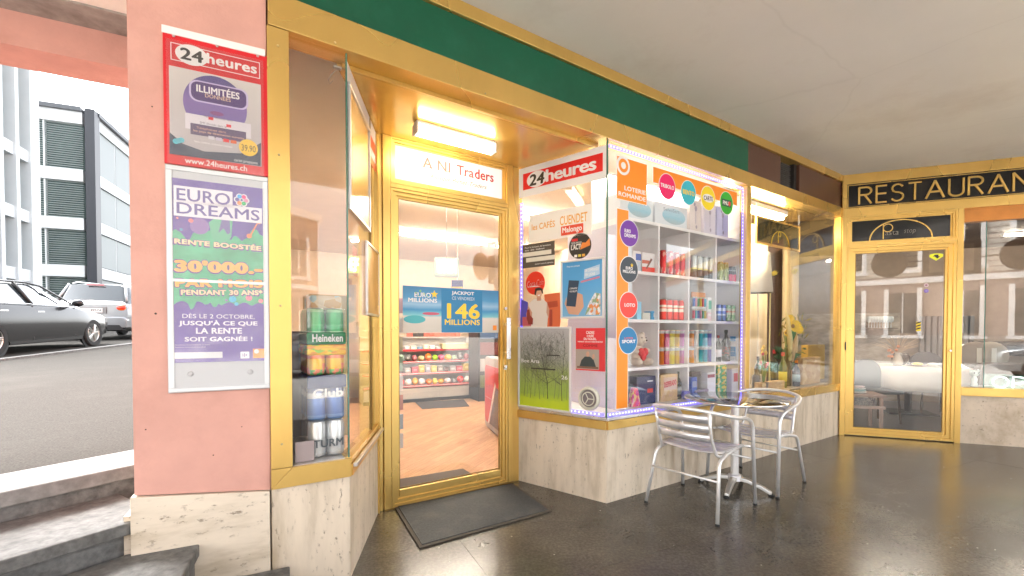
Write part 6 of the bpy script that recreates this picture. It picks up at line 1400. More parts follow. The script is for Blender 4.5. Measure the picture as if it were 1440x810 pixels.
# glass shelf on stone wall
t = T('wall_shelf', 'shelf of wine glasses on the stone wall of the restaurant', 'shelf', W, (.6, 3.4, 1.5)); sa = W.at(1219, 461, 3.25); sb = W.at(1262, 461, 3.25)
t.box('board', sa[0], sb[0], 3.22, 3.50, sa[1] - .02, sa[1], flat((.25, .2, .16)))
for k in range(9):
    gx_ = sa[0] + .06 + k * (sb[0] - sa[0] - .1) / 8.4
    g_ = T('wine_glass', f'{ORD[k]} wine glass from the left on the restaurant wall shelf', 'glass', W, (gx_, 3.35, sa[1]), 'wine glasses on the wall shelf')
    g_.add('bowl', MB().lathe([(.03, 0), (.005, .006), (.004, .09), (.035, .12), (.04, .17), (.03, .21)], (gx_, 3.35, sa[1]), 12), flat((.55, .60, .62), .05), smooth=True)
# laid table
ta_ = atz(1221.5, 514.6, .75); tb_ = atz(1372, 518.5, .75); TB = Fr(ta_, (tb_[0] - ta_[0], tb_[1] - ta_[1])); TL = math.hypot(tb_[0] - ta_[0], tb_[1] - ta_[1])
CL = mat('pink_cream_cloth', (.78, .68, .60), .85, var=.05, scale=4)
t = T('dining_table', 'restaurant table on dark legs under a cream cloth', 'table', TB, (TL / 2, .35, 0))
t.box('tabletop', .02, TL - .02, .02, .85, .715, .742, DARKW)
for (x_, y_) in ((TL * .5, .42),): t.add('pedestal', MB().tube([(x_, y_, .03), (x_, y_, .71)], .045, 14), flat((.03, .032, .04))); t.box('base', x_ - .3, x_ + .3, y_ - .25, y_ + .25, .004, .03, flat((.03, .032, .04)), bevel=.006)
t = T('tablecloth', 'cream cloth draped over the restaurant table with hanging corners', 'tablecloth', TB, (TL / 2, .35, .75))
mb = MB(); nn = 26; mm_ = 12
def clothz(u, v):
    du = max(0, -u, u - TL); dv = max(0, -v, v - .87); return du, dv
gridv = {}
ex = .36
us = [-ex * (1 - i / 4) for i in range(4)] + [TL * i / 14 for i in range(15)] + [TL + ex * (i + 1) / 4 for i in range(4)]
vs_ = [-ex * (1 - i / 4) for i in range(4)] + [.87 * i / 6 for i in range(7)] + [.87 + ex * (i + 1) / 4 for i in range(4)]
for i, u in enumerate(us):
    for j, v in enumerate(vs_):
        cu_, cv_ = min(max(u, 0), TL), min(max(v, 0), .87); du, dv = u - cu_, v - cv_; L_ = math.hypot(du, dv)
        if L_ > 0:
            fold = .022 * math.sin(u * 14 + v * 9) * (L_ / ex); ox, oy = du / L_, dv / L_
            x_ = cu_ + ox * (.02 + .06 * L_ + fold); y_ = cv_ + oy * (.02 + .06 * L_ + fold); z_ = .748 - L_
        else: x_, y_, z_ = u, v, .748
        gridv[i, j] = mb.bm.verts.new((x_, y_, z_))
for i in range(len(us) - 1):
    for j in range(len(vs_) - 1): mb.bm.faces.new([gridv[i, j], gridv[i + 1, j], gridv[i + 1, j + 1], gridv[i, j + 1]])
o = t.add('cloth', mb, CL, smooth=True); so = o.modifiers.new('s', 'SOLIDIFY'); so.thickness = .003
# on the table
def tpx(px, off=.3): return TB.at(px, 515, off)[0]
t = T('dried_bouquet', 'vase of dried pampas and orange flowers on restaurant table', 'bouquet', TB, (tpx(1262), .3, .752)); fx = tpx(1262)
t.add('vase', MB().lathe([(.05, 0), (.07, .06), (.05, .14), (.03, .18), (.035, .2)], (fx, .3, .752), 16), flat((.55, .5, .45), .2), smooth=True)
mb = MB(); mc = MB()
for k in range(34):
    a_ = rf.uniform(-1.1, 1.1); e_ = rf.uniform(.2, .42); c_ = Vector((fx, .3, .93)); tip = c_ + Vector((math.sin(a_) * e_, rf.uniform(-.1, .1), math.cos(a_) * e_ * .8)); mb.tube([tuple(c_), tuple((c_ + tip) / 2 + Vector((0, 0, .03))), tuple(tip)], [.003, .006, .001], 4)
for k in range(10): mc.ball((fx - .08 + rf.uniform(-.06, .08), .26, .95 + rf.uniform(-.06, .1)), .022, 8, 6)
t.add('dried_grass', mb, flat((.45, .33, .22), .9)); t.add('flowers', mc, flat((.55, .20, .08), .8), smooth=True)
t = T('glass_bowl', 'dark round bowl beside the dried bouquet', 'bowl', TB, (tpx(1273), .5, .752)); t.add('bowl', MB().lathe([(.05, 0), (.10, .05), (.12, .12), (.10, .18), (.09, .18), (.11, .12), (.05, .02)], (tpx(1273), .5, .752), 20), flat((.05, .035, .03), .1), smooth=True)
for k, px in enumerate((1290, 1312, 1326)):
    x_ = tpx(px, .2); t = T('plate_stack', ['brown dish with sliced lemons in front of the bouquet', 'white plate with folded napkin right of the bouquet', 'white plate near the globe lamp'][k], 'plate', TB, (x_, .2, .752))
    t.add('plate', MB().lathe([(.06, 0), (.13, .012), (.14, .022), (.10, .016), (.02, .012)], (x_, .2, .752), 24), [flat((.35, .22, .12)), PAPER, PAPER][k], smooth=True)
    t.add('napkin' if k else 'lemons', MB().ball((x_, .2, .785), (.07, .05, .025)), [flat((.75, .55, .05)), flat((.7, .66, .6)), flat((.6, .62, .66))][k], smooth=True)
gp = TB.at(1360, 501, .1)
t = T('globe_lamp', 'white glass globe standing on the restaurant table', 'lamp', TB, (gp[0], .1, .752)); r_ = 13.5 / 622 * math.hypot(*ta_) * .86
t.add('globe', MB().ball((gp[0], .1, .752 + r_ + .02), r_, 24, 16), emit('frosted_globe', (.80, .72, .64), .25), smooth=True); t.add('foot', MB().lathe([(r_ * .5, 0), (r_ * .35, .03)], (gp[0], .1, .752), 16), ALU)
# grey chair, bench, stool inside
def simple_seat(label, px, off, w_, m, seat_z=.46, back=.40, name='dining_chair', rot=0, fr=W):
    x_ = fr.at(px, 540, off)[0]; t = T(name, label, 'chair', fr, (x_, off, 0), rot=rot)
    t.add('seat', MB().box(x_ - w_ / 2, x_ + w_ / 2, off - .22, off + .22, seat_z - .05, seat_z), m, bevel=.02)
    mb = MB().prism([(x_ - w_ / 2, seat_z)] + arc(x_, seat_z + back * .55, w_ / 2, 180, 0, 10, back * .45) + [(x_ + w_ / 2, seat_z)], off + .18, off + .22); t.add('backrest', mb, m, bevel=.008)
    for sx__ in (-1, 1):
        for sy__ in (-1, 1): t.add('leg', MB().tube([(x_ + sx__ * (w_ / 2 - .03), off + sy__ * .19, .002), (x_ + sx__ * (w_ / 2 - .05), off + sy__ * .17, seat_z - .05)], .014, 8), DARKW)
    return t
simple_seat('grey shell chair left of the laid restaurant table', 1231, 1.15, .46, flat((.07, .078, .085), .7), back=.42, rot=.35)
simple_seat('dark chair behind the laid restaurant table', 1310, 2.2, .46, flat((.07, .075, .09)), back=.50)
ba = W.at(1222, 570, .45)
t = T('side_table', 'low wooden side table with a patterned tile top by the door', 'side table', W, (ba[0], .5, 0)); x_ = W.at(1205, 570, .5)[0]; x2_ = W.at(1240, 570, .5)[0]
tz = W.at(1240, 556, .35)[1]
t.box('tabletop', x_ - .2, x2_, .35, .75, tz - .03, tz, flat((.36, .24, .20)), bevel=.005); t.box('tile_panel', x_ - .2, x2_ - .12, .345, .352, tz - .14, tz - .04, patches('lattice_tile', [(.06, .06, .065), (.25, .22, .2), (.08, .08, .09)], 14, stretch=(3, 1, 1)))
t.box('rail', x_ - .2, x2_ - .01, .35, .37, tz - .18, tz - .142, flat((.40, .28, .24)))
for xx in (x_ - .17, x2_ - .05):
    for yy in (.37, .72): t.add('leg', MB().tube([(xx, yy, .003), (xx, yy, tz - .03)], .022, 8), flat((.36, .24, .20)))
xx = W.at(1207, 545, .5)[0]
for k in range(4):
    t = T('plate_stack', f'{ORD[k]} pale plate from the bottom of the pile on the side table', 'plate', W, (xx, .5, tz + .002 + k * .024), 'pile of plates on the side table'); t.add('plate', MB().lathe([(.05, 0), (.085 - k * .006, .012), (.09 - k * .006, .020)], (xx, .5, tz + .002 + k * .024), 20), [PAPER, flat((.4, .6, .62)), PAPER, flat((.65, .5, .5))][k], smooth=True)
# sofa and cushions behind the right window
so_x0, so_x1 = W.at(1370, 520, 1.4)[0], W.at(1438, 520, 1.4)[0] + 1.0
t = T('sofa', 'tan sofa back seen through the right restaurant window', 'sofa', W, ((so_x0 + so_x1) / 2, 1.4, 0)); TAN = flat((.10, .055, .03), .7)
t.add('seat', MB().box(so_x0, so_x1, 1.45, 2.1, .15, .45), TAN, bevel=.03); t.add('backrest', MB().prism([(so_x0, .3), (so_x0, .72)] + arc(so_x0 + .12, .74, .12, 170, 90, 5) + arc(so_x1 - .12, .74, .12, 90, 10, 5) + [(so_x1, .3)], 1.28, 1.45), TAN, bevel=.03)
for k in range(2): t.add('foot', MB().tube([(so_x0 + .1 + k * 1.2, 1.6, .003), (so_x0 + .1 + k * 1.2, 1.6, .15)], .02, 8), DARKW)
for k, (px, c_) in enumerate(((1360, (.20, .15, .10)), (1380, (.32, .27, .20)))):
    x_ = W.at(px, 480, 1.7)[0]; t = T('cushion', ['tan striped cushion leaning left of the sofa', 'cream cushion on the sofa back'][k], 'cushion', W, (x_, 1.7, .76)); t.add('pad', MB().ball((x_, 1.5, .95), (.20, .07, .19), 14, 10), flat(c_, .9), smooth=True)
    t.box('stripe', x_ - .02, x_ + .03, 1.425, 1.432, .85, 1.05, flat((.6, .55, .45), .9))
t = T('sideboard', 'dark low sideboard at the back right of the restaurant', 'sideboard', W, (2.6, 3.0, 0)); xa = W.at(1393, 480, 2.6)[0]; t.box('body', xa, xa + 1.8, 2.6, 3.1, .9, 1.12, flat((.03, .025, .02), .2), bevel=.01)
for k in range(2): t.box('leg', xa + .1 + k * 1.5, xa + .18 + k * 1.5, 2.7, 2.8, .002, .9, DARKW)
t = T('radiator', 'grey ribbed radiator on the back wall of the restaurant', 'radiator', W, (2.0, 3.5, .75)); xa = W.at(1296, 470, 3.4)[0]
for k in range(9): t.box('rib', xa + k * .085, xa + .06 + k * .085, 3.44, 3.51, .70, 1.55, flat((.20, .185, .175), .6), bevel=.01)
# neon OPEN and figurine
n0 = W.at(1391, 540, .10); n1 = W.at(1440, 540, .10)[0]; nzb, nzt = W.at(1415, 545, .10)[1], W.at(1415, 530, .10)[1]
t = T('neon_sign', 'white neon OPEN sign at the foot of the right window', 'sign', W, (n0[0] + .3, .1, .64)); NEON = emit('neon_tube', (.70, 1, .92), .3)
hw = (nzt - nzb); lw = hw * 1.25; x_ = n0[0] + .03
t.box('backing', n0[0] - .04, x_ + lw * 4.7, .12, .125, nzb - .02, nzt + .03, glassmat('acrylic_sheet', (.75, .95, .9), 1, .02))
def neon(paths):
    for p in paths: t.add('neon_letter', MB().tube([(a, .10, b) for a, b in p], .0075, 8), NEON)
neon([arc(x_ + lw * .45, (nzb + nzt) / 2, lw * .45, 0, 350, 20, hw / 2)]); x_ += lw * 1.15
neon([[(x_, nzb), (x_, nzt)] + [(x_ + lw * .3, nzt)] + arc(x_ + lw * .35, nzt - hw * .28, lw * .35, 90, -90, 8, hw * .28) + [(x_, nzt - hw * .56)]]); x_ += lw * .95
neon([[(x_ + lw * .7, nzt), (x_, nzt), (x_, nzb), (x_ + lw * .7, nzb)], [(x_, (nzb + nzt) / 2), (x_ + lw * .6, (nzb + nzt) / 2)]]); x_ += lw * .95
neon([[(x_, nzb), (x_, nzt), (x_ + lw * .75, nzb), (x_ + lw * .75, nzt)]])
for k in range(2): t.box('foot', n0[0] + .05 + k * .5, n0[0] + .09 + k * .5, .09, .14, .642, nzb - .02, flat((.1, .1, .1)))
x_ = W.at(1370, 536, .12)[0]; z_ = .642
t = T('figurine', 'small white and teal china figurine by the neon sign', 'figurine', W, (x_, .12, z_)); t.add('body', MB().lathe([(.03, 0), (.035, .01), (.025, .05), (.03, .09), (.018, .12)], (x_, .12, z_), 14).ball((x_, .12, z_ + .155), (.045, .04, .04)).ball((x_ - .035, .12, z_ + .185), .014).ball((x_ + .035, .12, z_ + .185), .014), flat((.60, .68, .64), .2), smooth=True)
for s_ in (-.018, .018): t.add('eye', MB().ball((x_ + s_, .082, z_ + .16), .007, 8, 6), BLACK)
t = T('glass_ledge', 'inner ledge under the right restaurant window', 'ledge', W, (2.5, .2, .6)); t.box('board', 1.16, 4.5, .101, .34, .60, .640, flat((.35, .26, .2)))
# ================================================================== TERRACE FURNITURE
ALT = mat('aluminium_tube', (.80, .79, .77), .32, .55, .04, 6, rvar=.05)
ALS = mat('aluminium_slat', (.74, .73, .75), .34, .6, .05, 4, stretch=(1, 8, 1), rvar=.06)
def rnd_path(pts, r=.06, n=5):
    P = [Vector(p) for p in pts]; out_ = [P[0]]
    for a, b, c in zip(P, P[1:], P[2:]):
        u = (a - b); v = (c - b); l = min(r, u.length * .45, v.length * .45); p0 = b + u.normalized() * l; p1 = b + v.normalized() * l
        for i in range(n + 1):
            t_ = i / n; out_.append(p0 * (1 - t_) ** 2 + b * 2 * t_ * (1 - t_) + p1 * t_ ** 2)
    out_.append(P[-1]); return [tuple(p) for p in out_]
def chair(label, rear, front, grp='aluminium chairs at the terrace table'):
    ra, rb_ = Vector(rear[0]), Vector(rear[1]); fa, fb = Vector(front[0]), Vector(front[1])
    c = (ra + rb_ + fa + fb) / 4; fw = ((fa + fb) / 2 - (ra + rb_) / 2); an = math.atan2(fw.y, fw.x) - PI / 2
    fr = Fr((c.x, c.y), (math.cos(an), math.sin(an))); t = T('terrace_chair', label, 'chair', fr, (0, 0, 0), grp)
    for s in (-1, 1):
        t.add('leg', MB().tube(rnd_path([(s * .265, -.285, .012), (s * .235, -.20, .40), (s * .225, -.02, .435), (s * .225, .20, .445)], .05), .0125, 12), ALT, smooth=True)
        t.add('foot_cap', MB().tube([(s * .266, -.289, .001), (s * .265, -.285, .014)], .0145, 10), RUBBER)
        t.add('foot_cap', MB().tube([(s * .282, .290, .001), (s * .2815, .288, .014)], .0145, 10), RUBBER)
        t.add('back_post', MB().tube(rnd_path([(s * .225, .0, .425), (s * .205, -.17, .418), (s * .195, -.235, .56), (s * .20, -.275, .735)], .05), .0105, 10), ALT, smooth=True)
        t.add('seat_strut', MB().tube([(s * .228, .20, .445), (s * .268, .23, .44)], .009, 8), ALT, smooth=True)
    t.add('armrest', MB().tube(rnd_path([(-.282, .288, .012), (-.275, .245, .62), (-.285, .10, .668), (-.285, -.08, .69), (-.25, -.235, .73), (-.12, -.315, .752), (0, -.33, .755), (.12, -.315, .752), (.25, -.235, .73), (.285, -.08, .69), (.285, .10, .668), (.275, .245, .62), (.282, .288, .012)], .075, 6), .0135, 12), ALT, smooth=True)
    t.add('stretcher', MB().tube([(-.248, -.238, .275), (.248, -.238, .275)], .008, 8), ALT, smooth=True)
    t.add('stretcher', MB().tube([(-.279, .264, .345), (.279, .264, .345)], .008, 8), ALT, smooth=True)
    for k in range(5):
        y0 = -.150 + k * .078; mb = MB(); n_ = 8; dz = .000 if k < 4 else -.006
        top = [(-.235 + .47 * i / n_, .452 - .022 * math.cos((i / n_ - .5) * PI) + dz) for i in range(n_ + 1)]
        for i in range(n_):
            a, b = top[i], top[i + 1]
            mb.bm.faces.new([mb.bm.verts.new(v) for v in ((a[0], y0, a[1]), (b[0], y0, b[1]), (b[0], y0 + .066, b[1] + (.003 if k > 0 else .008)), (a[0], y0 + .066, a[1] + (.003 if k > 0 else .008)))])
        bmesh.ops.remove_doubles(mb.bm, verts=mb.bm.verts, dist=1e-5)
        o = t.add('seat_slat', mb, ALS, smooth=True); so = o.modifiers.new('s', 'SOLIDIFY'); so.thickness = .005
    for k in range(3):
        z0 = .525 + k * .067; yb0 = -.225 - k * .019; mb = MB(); n_ = 8
        for i in range(n_):
            a, b = i / n_, (i + 1) / n_; xa, xb = -.20 + .40 * a, -.20 + .40 * b; ya, yb_ = yb0 - .03 * math.sin(a * PI), yb0 - .03 * math.sin(b * PI)
            mb.bm.faces.new([mb.bm.verts.new(v) for v in ((xa, ya, z0), (xb, yb_, z0), (xb, yb_ - .012, z0 + .050), (xa, ya - .012, z0 + .050))])
        bmesh.ops.remove_doubles(mb.bm, verts=mb.bm.verts, dist=1e-5)
        o = t.add('back_slat', mb, ALS, smooth=True); so = o.modifiers.new('s', 'SOLIDIFY'); so.thickness = .004
    return t
A_, B_, C_, D_ = atz(912.7, 707.6, 0), atz(1003, 740, 0), atz(1061, 709.5, 0), atz(961, 682, 0)
chair('nearer aluminium chair, its back to the viewer beside the bay', (A_, B_), (D_, C_))
E_, G_, I_ = atz(1086.8, 704.7, 0), atz(1132, 680.6, 0), atz(997.9, 672, 0)
H_ = (I_[0] + G_[0] - E_[0], I_[1] + G_[1] - E_[1])
chair('farther aluminium chair on the restaurant side of the table', (G_, H_), (E_, I_))
TP = (1.81, 3.575)
TF = Fr(TP, (atz(1082, 712, 0)[0] - atz(971, 688, 0)[0], atz(1082, 712, 0)[1] - atz(971, 688, 0)[1]))
t = T('terrace_table', 'round steel topped terrace table on a four armed foot', 'table', TF, (0, 0, 0))
m_top = mat('table_steel', (.55, .54, .55), .10, 1., .10, 2, rvar=.05)
t.add('tabletop', MB().lathe([(.372, .722), (.380, .726), (.380, .738), (.374, .742), (.02, .7405)], seg=56), m_top, auto=True)
t.add('rim', MB().tube([(.379 * math.cos(2 * PI * k / 56), .379 * math.sin(2 * PI * k / 56), .732) for k in range(56)], .0085, 8, closed=True), CHROME, smooth=True)
t.add('pole', MB().lathe([(.030, .10), (.030, .70), (.055, .712), (.055, .721)], seg=20), ALT, auto=True)
t.add('hub', MB().lathe([(.055, .075), (.05, .115), (.034, .125)], seg=20), ALS, auto=True)
for k in range(4):
    a_ = k * PI / 2; c_, s_ = math.cos(a_), math.sin(a_); mb = MB()
    prof = [(.03, .112, .055), (.10, .105, .048), (.19, .075, .040), (.265, .038, .032)]
    rings = []
    for r_, zt_, hw_ in prof:
        rings.append([mb.bm.verts.new((r_ * c_ - q * s_, r_ * s_ + q * c_, z_)) for q, z_ in ((-hw_ * .5, zt_ - .034), (-hw_ * .5, zt_ - .006), (0, zt_), (hw_ * .5, zt_ - .006), (hw_ * .5, zt_ - .034))])
    for Ra, Rb in zip(rings, rings[1:]):
        for i in range(5): mb.bm.faces.new([Ra[i], Ra[(i + 1) % 5], Rb[(i + 1) % 5], Rb[i]])
    mb.bm.faces.new(rings[0]); mb.bm.faces.new(rings[-1])
    arm = t.add('foot_arm', mb, mat('cast_aluminium', (.66, .64, .60), .35, .9, .05, 8) if k == 0 else bpy.data.materials['cast_aluminium'], bevel=.004)
    t.add('foot_pad', MB().lathe([(.022, .001), (.022, .012), (.012, .02)], (.262 * c_, .262 * s_, 0), 14), RUBBER, parent=arm)

# ================================================================== CARS
CARG = mat('car_glass', (.03, .04, .045), .04, 0, 0, coat=1.0)
CARG.node_tree.nodes['Principled BSDF'].inputs['Specular IOR Level'].default_value = .8
TYRE = mat('tyre', (.02, .02, .02), .8, var=.2, scale=20); RIM = mat('alloy_rim', (.62, .61, .58), .28, .9, 0)
def make_car(name, label, p, heading, paint, st, glass_i, w_, tail='sedan', wheel_r=.32, axles=(1.42, -1.38)):
    """stations: (x, sill z, shoulder z, top z, half width low, half width shoulder, half width top)"""
    fr = Fr(p, heading); z0 = street_z(p); t = T(name, label, 'car', fr, (0, 0, z0)); t.e.rotation_euler[1] = 0
    t.e.rotation_euler = (0, -math.asin(.0415 * fr.d[1]) , fr.ang)
    t.o = Vector((0, 0, 0))
    body, gl = MB(), MB()
    def ring(mb, s):
        x, zs_, zb, zt, wl_, wb, wt = s
        pts = [(0, zs_), (wl_ * .85, zs_), (wl_, zs_ + .07), (wl_ * 1.03, (zs_ + zb) * .5), (wb * 1.0, zb - .05), (wb * .965, zb), (wt * 1.01, zt - .05), (wt * .86, zt), (0, zt + .018)]
        pts = pts + [(-a, b) for a, b in pts[-2:0:-1]]
        return [(x, a, b) for a, b in pts]
    R_ = [ring(body, s) for s in st]; n = len(R_[0])
    bv = [[body.bm.verts.new(v) for v in r_] for r_ in R_]; gv = [[gl.bm.verts.new(v) for v in r_] for r_ in R_]
    glassq = set()
    for i in range(len(R_) - 1):
        kind = glass_i.get(i)
        for k in range(n):
            side = k in (5, n - 6); topq = k in (6, 7, n - 7, n - 8)
            g = (kind == 'side' and side) or (kind == 'screen' and (topq or side and 0)) or (kind == 'all' and (side or topq))
            (gl.bm.faces.new([gv[i][k], gv[i][(k + 1) % n], gv[i + 1][(k + 1) % n], gv[i + 1][k]]) if g else body.bm.faces.new([bv[i][k], bv[i][(k + 1) % n], bv[i + 1][(k + 1) % n], bv[i + 1][k]]))
    body.bm.faces.new(bv[0]); body.bm.faces.new(bv[-1][::-1])
    for m_ in (body, gl): bmesh.ops.delete(m_.bm, geom=[v for v in m_.bm.verts if not v.link_faces], context='VERTS')
    bo = t.add('body', body, paint, smooth=True); t.add('window_glass', gl, CARG, smooth=True)
    bo.data.set_sharp_from_angle(angle=R(50))
    # window pillars
    for ax in axles:
        for s_ in (-1, 1):
            y_ = s_ * (w_ - .02); mb = MB()
            wl_ = t.add('wheel_arch', MB().lathe([(wheel_r + .075, -.012), (wheel_r + .07, .012)], (ax, y_ - s_ * .012, wheel_r), 28, 'y'), BLACK)
            wh = t.add('wheel', MB().lathe([(wheel_r * .66, -.10), (wheel_r * .95, -.10), (wheel_r, -.07), (wheel_r, .02), (wheel_r * .93, .045), (wheel_r * .70, .04), (wheel_r * .66, .02)], (ax, y_ + (0 if s_ > 0 else 0), wheel_r), 28, 'y') if s_ > 0 else MB().lathe([(wheel_r * .66, .10), (wheel_r * .95, .10), (wheel_r, .07), (wheel_r, -.02), (wheel_r * .93, -.045), (wheel_r * .70, -.04), (wheel_r * .66, -.02)], (ax, y_, wheel_r), 28, 'y'), TYRE, auto=True)
            mr = MB(); mr.lathe([(wheel_r * .68, 0), (wheel_r * .64, s_ * .012), (wheel_r * .60, s_ * .0)], (ax, y_ + s_ * .026, wheel_r), 28, 'y'); mr.lathe([(.05, -s_ * .01), (.04, s_ * .014)], (ax, y_ + s_ * .026, wheel_r), 12, 'y')
            for k in range(10):
                a_ = 2 * PI * (k // 2) / 5 + (.12 if k % 2 else -.12); r1 = wheel_r * .64
                mr.tube([(ax + .03 * math.cos(a_), y_ + s_ * .034, wheel_r + .03 * math.sin(a_)), (ax + r1 * math.cos(a_ * 1.0), y_ + s_ * .03, wheel_r + r1 * math.sin(a_))], .014, 5)
            t.add('rim', mr, RIM, parent=wh)
    return t
SIG = Fr
BP = mat('black_car_paint', (.009, .009, .010), .22, .1, .05, 2, coat=.45)
SP = mat('silver_car_paint', (.30, .31, .32), .30, .6, .05, 3, coat=.8)
sed = [(2.28, .30, .52, .60, .62, .66, .50), (2.18, .22, .62, .70, .78, .82, .66), (1.85, .20, .76, .84, .88, .89, .74), (1.10, .19, .88, .965, .90, .91, .80), (.85, .19, .92, 1.00, .90, .91, .76), (.20, .19, .935, 1.36, .90, .91, .62), (-.15, .19, .94, 1.415, .90, .91, .61), (-.75, .19, .95, 1.41, .90, .91, .61), (-1.15, .19, .96, 1.36, .90, .91, .61), (-1.75, .20, .97, 1.07, .89, .90, .72), (-2.15, .24, .95, 1.02, .86, .86, .70), (-2.30, .34, .80, .92, .76, .78, .62)]
hd = (-.276, .961); fwp = Vector((-9.96, 10.5)) - Vector(hd) * 1.42 + Vector((-.961, -.276)) * .88
bc = make_car('parked_car', 'dark grey saloon parked at the kerb, its side to the arcade', tuple(fwp), hd, BP, sed, {4: 'all', 5: 'side', 6: 'side', 7: 'side', 8: 'all'}, .90)
def P3(t, name, pts, r, m, parent=None, smooth=True): return t.add(name, MB().tube(pts, r, 8), m, parent, smooth=smooth)
for s_ in (-1, 1):
    P3(bc, 'window_trim', [(.86, s_ * .895, .955), (.20, s_ * .895, .955), (-.75, s_ * .895, .97), (-1.6, s_ * .885, .985)], .010, ALU)
    P3(bc, 'window_pillar', [(-.42, s_ * .890, .96), (-.46, s_ * .640, 1.385)], .028, BLACK)
    P3(bc, 'roof_edge', [(.86, s_ * .80, 1.0), (.22, s_ * .645, 1.345), (-.15, s_ * .632, 1.40), (-.75, s_ * .632, 1.395), (-1.15, s_ * .632, 1.345), (-1.75, s_ * .76, 1.05)], .022, BP)
    bc.add('door_gap', MB().box(-.425, -.415, s_ * .90 - .006, s_ * .90 + .008, .26, .93), BLACK); bc.add('door_gap', MB().box(.79, .80, s_ * .90 - .006, s_ * .90 + .010, .26, .92), BLACK)
    bc.add('door_handle', MB().box(-.30, -.12, s_ * .905 - .012, s_ * .905 + .022, .80, .83), ALU, bevel=.006); bc.add('door_handle', MB().box(-1.20, -1.02, s_ * .905 - .012, s_ * .905 + .022, .82, .85), ALU, bevel=.006)
    bc.add('side_skirt', MB().box(-1.0, 1.05, s_ * .87 - .03, s_ * .87 + .045, .19, .28), BP, bevel=.015)
    mi = bc.add('wing_mirror', MB().ball((.68, s_ * 1.03, 1.01), (.07, .11, .08), 14, 10), BP, smooth=True); P3(bc, 'mirror_stalk', [(.70, s_ * .87, .96), (.69, s_ * .96, .98)], .02, BLACK, mi)
    bc.add('headlight', MB().ball((2.05, s_ * .68, .66), (.16, .14, .07), 12, 8), flat((.6, .6, .6), .1), smooth=True)
    bc.add('indicator', MB().box(1.05, 1.14, s_ * .90 - .01, s_ * .90 + .012, .70, .72), ALU)
suv = [(2.25, .36, .72, .80, .66, .70, .55), (2.10, .26, .86, .94, .82, .86, .70), (1.20, .24, 1.02, 1.10, .90, .91, .80), (.95, .24, 1.05, 1.13, .90, .91, .76), (.30, .24, 1.06, 1.52, .90, .91, .66), (-.2, .24, 1.07, 1.62, .90, .91, .66), (-1.5, .24, 1.08, 1.62, .90, .91, .66), (-1.85, .26, 1.08, 1.58, .90, .905, .66), (-2.10, .30, 1.04, 1.12, .88, .895, .80), (-2.22, .36, .98, 1.02, .84, .87, .78)]
sp = Vector((-11.9, 12.5)); shd = (-.30, .954); sc_ = sp + Vector(shd) * 2.2 + Vector((.02, 0))
sv = make_car('parked_car', 'silver estate car parked ahead, its rear window to the viewer', tuple(sc_), shd, SP, suv, {3: 'all', 4: 'side', 5: 'side', 6: 'side', 7: 'all'}, .90, wheel_r=.34, axles=(1.35, -1.35))
for s_ in (-1, 1):
    P3(sv, 'roof_rail', [(.1, s_ * .60, 1.63), (-.2, s_ * .60, 1.67), (-1.5, s_ * .60, 1.67), (-1.75, s_ * .60, 1.62)], .018, ALU)
    P3(sv, 'roof_edge', [(-1.80, s_ * .655, 1.60), (-2.10, s_ * .80, 1.11)], .035, SP)
    P3(sv, 'window_pillar', [(-1.45, s_ * .90, 1.08), (-1.40, s_ * .68, 1.58)], .035, SP); P3(sv, 'window_pillar', [(-.45, s_ * .90, 1.07), (-.45, s_ * .68, 1.59)], .03, BLACK)
    sv.add('tail_light', MB().ball((-2.15, s_ * .72, .93), (.10, .17, .105), 14, 10), patches('tail_lens', [(.75, .03, .01), (.80, .18, .01), (.75, .05, .01)], 3, .15), smooth=True)
    sv.add('reflector', MB().box(-2.29, -2.27, s_ * .55 - .12, s_ * .55 + .12, .52, .55), flat((.65, .02, .02), .2))
sv.add('bumper', MB().prism([(-.86, .36), (-.88, .60), (-.80, .68), (.80, .68), (.88, .60), (.86, .36)], -2.30, -2.05, 'x'), SP, bevel=.03)
sv.add('bumper_trim', MB().prism([(-.80, .30), (-.70, .45), (.70, .45), (.80, .30)], -2.315, -2.1, 'x'), BLACK, bevel=.01)
sv.add('brake_light', MB().box(-1.93, -1.89, -.20, .20, 1.575, 1.60), flat((.55, .02, .03), .2))
sv.add('wiper', MB().tube([(-2.16, .30, 1.12), (-2.13, -.05, 1.16)], .012, 6), BLACK)
pl = sv.add('number_plate', MB().box(-2.262, -2.255, -.30, .22, .80, .92), PAPER, bevel=.002)
vs, fs = textmesh('VD 149574', .01, 0., 1., 1.)
ax_ = min(v[0] for v in vs); bx2 = max(v[0] for v in vs); ay_ = min(v[1] for v in vs); by_ = max(v[1] for v in vs)
me = bpy.data.meshes.new('lettering'); me.from_pydata([(-2.264, .19 - (v[0] - ax_) / (bx2 - ax_) * .46, .825 + (v[1] - ay_) / (by_ - ay_) * .07) for v in vs], [], fs); link('lettering', me, BLACK, pl)
sv.add('plate_recess', MB().box(-2.252, -2.20, -.38, .30, .77, .95), flat((.2, .2, .2)))
# lower street seen mirrored in the panes: two more cars
c3 = copy_tree(sv.e); c3.location = (8.9, -8.2, -.16); c3.rotation_euler = (0, 0, R(178)); c3['label'] = 'silver estate car parked in the street in front of the arcade'
c4_ = copy_tree(bc.e); c4_.location = (14.6, -8.2, -.16); c4_.rotation_euler = (0, 0, R(181)); c4_['label'] = 'dark grey saloon parked in the street in front of the arcade'

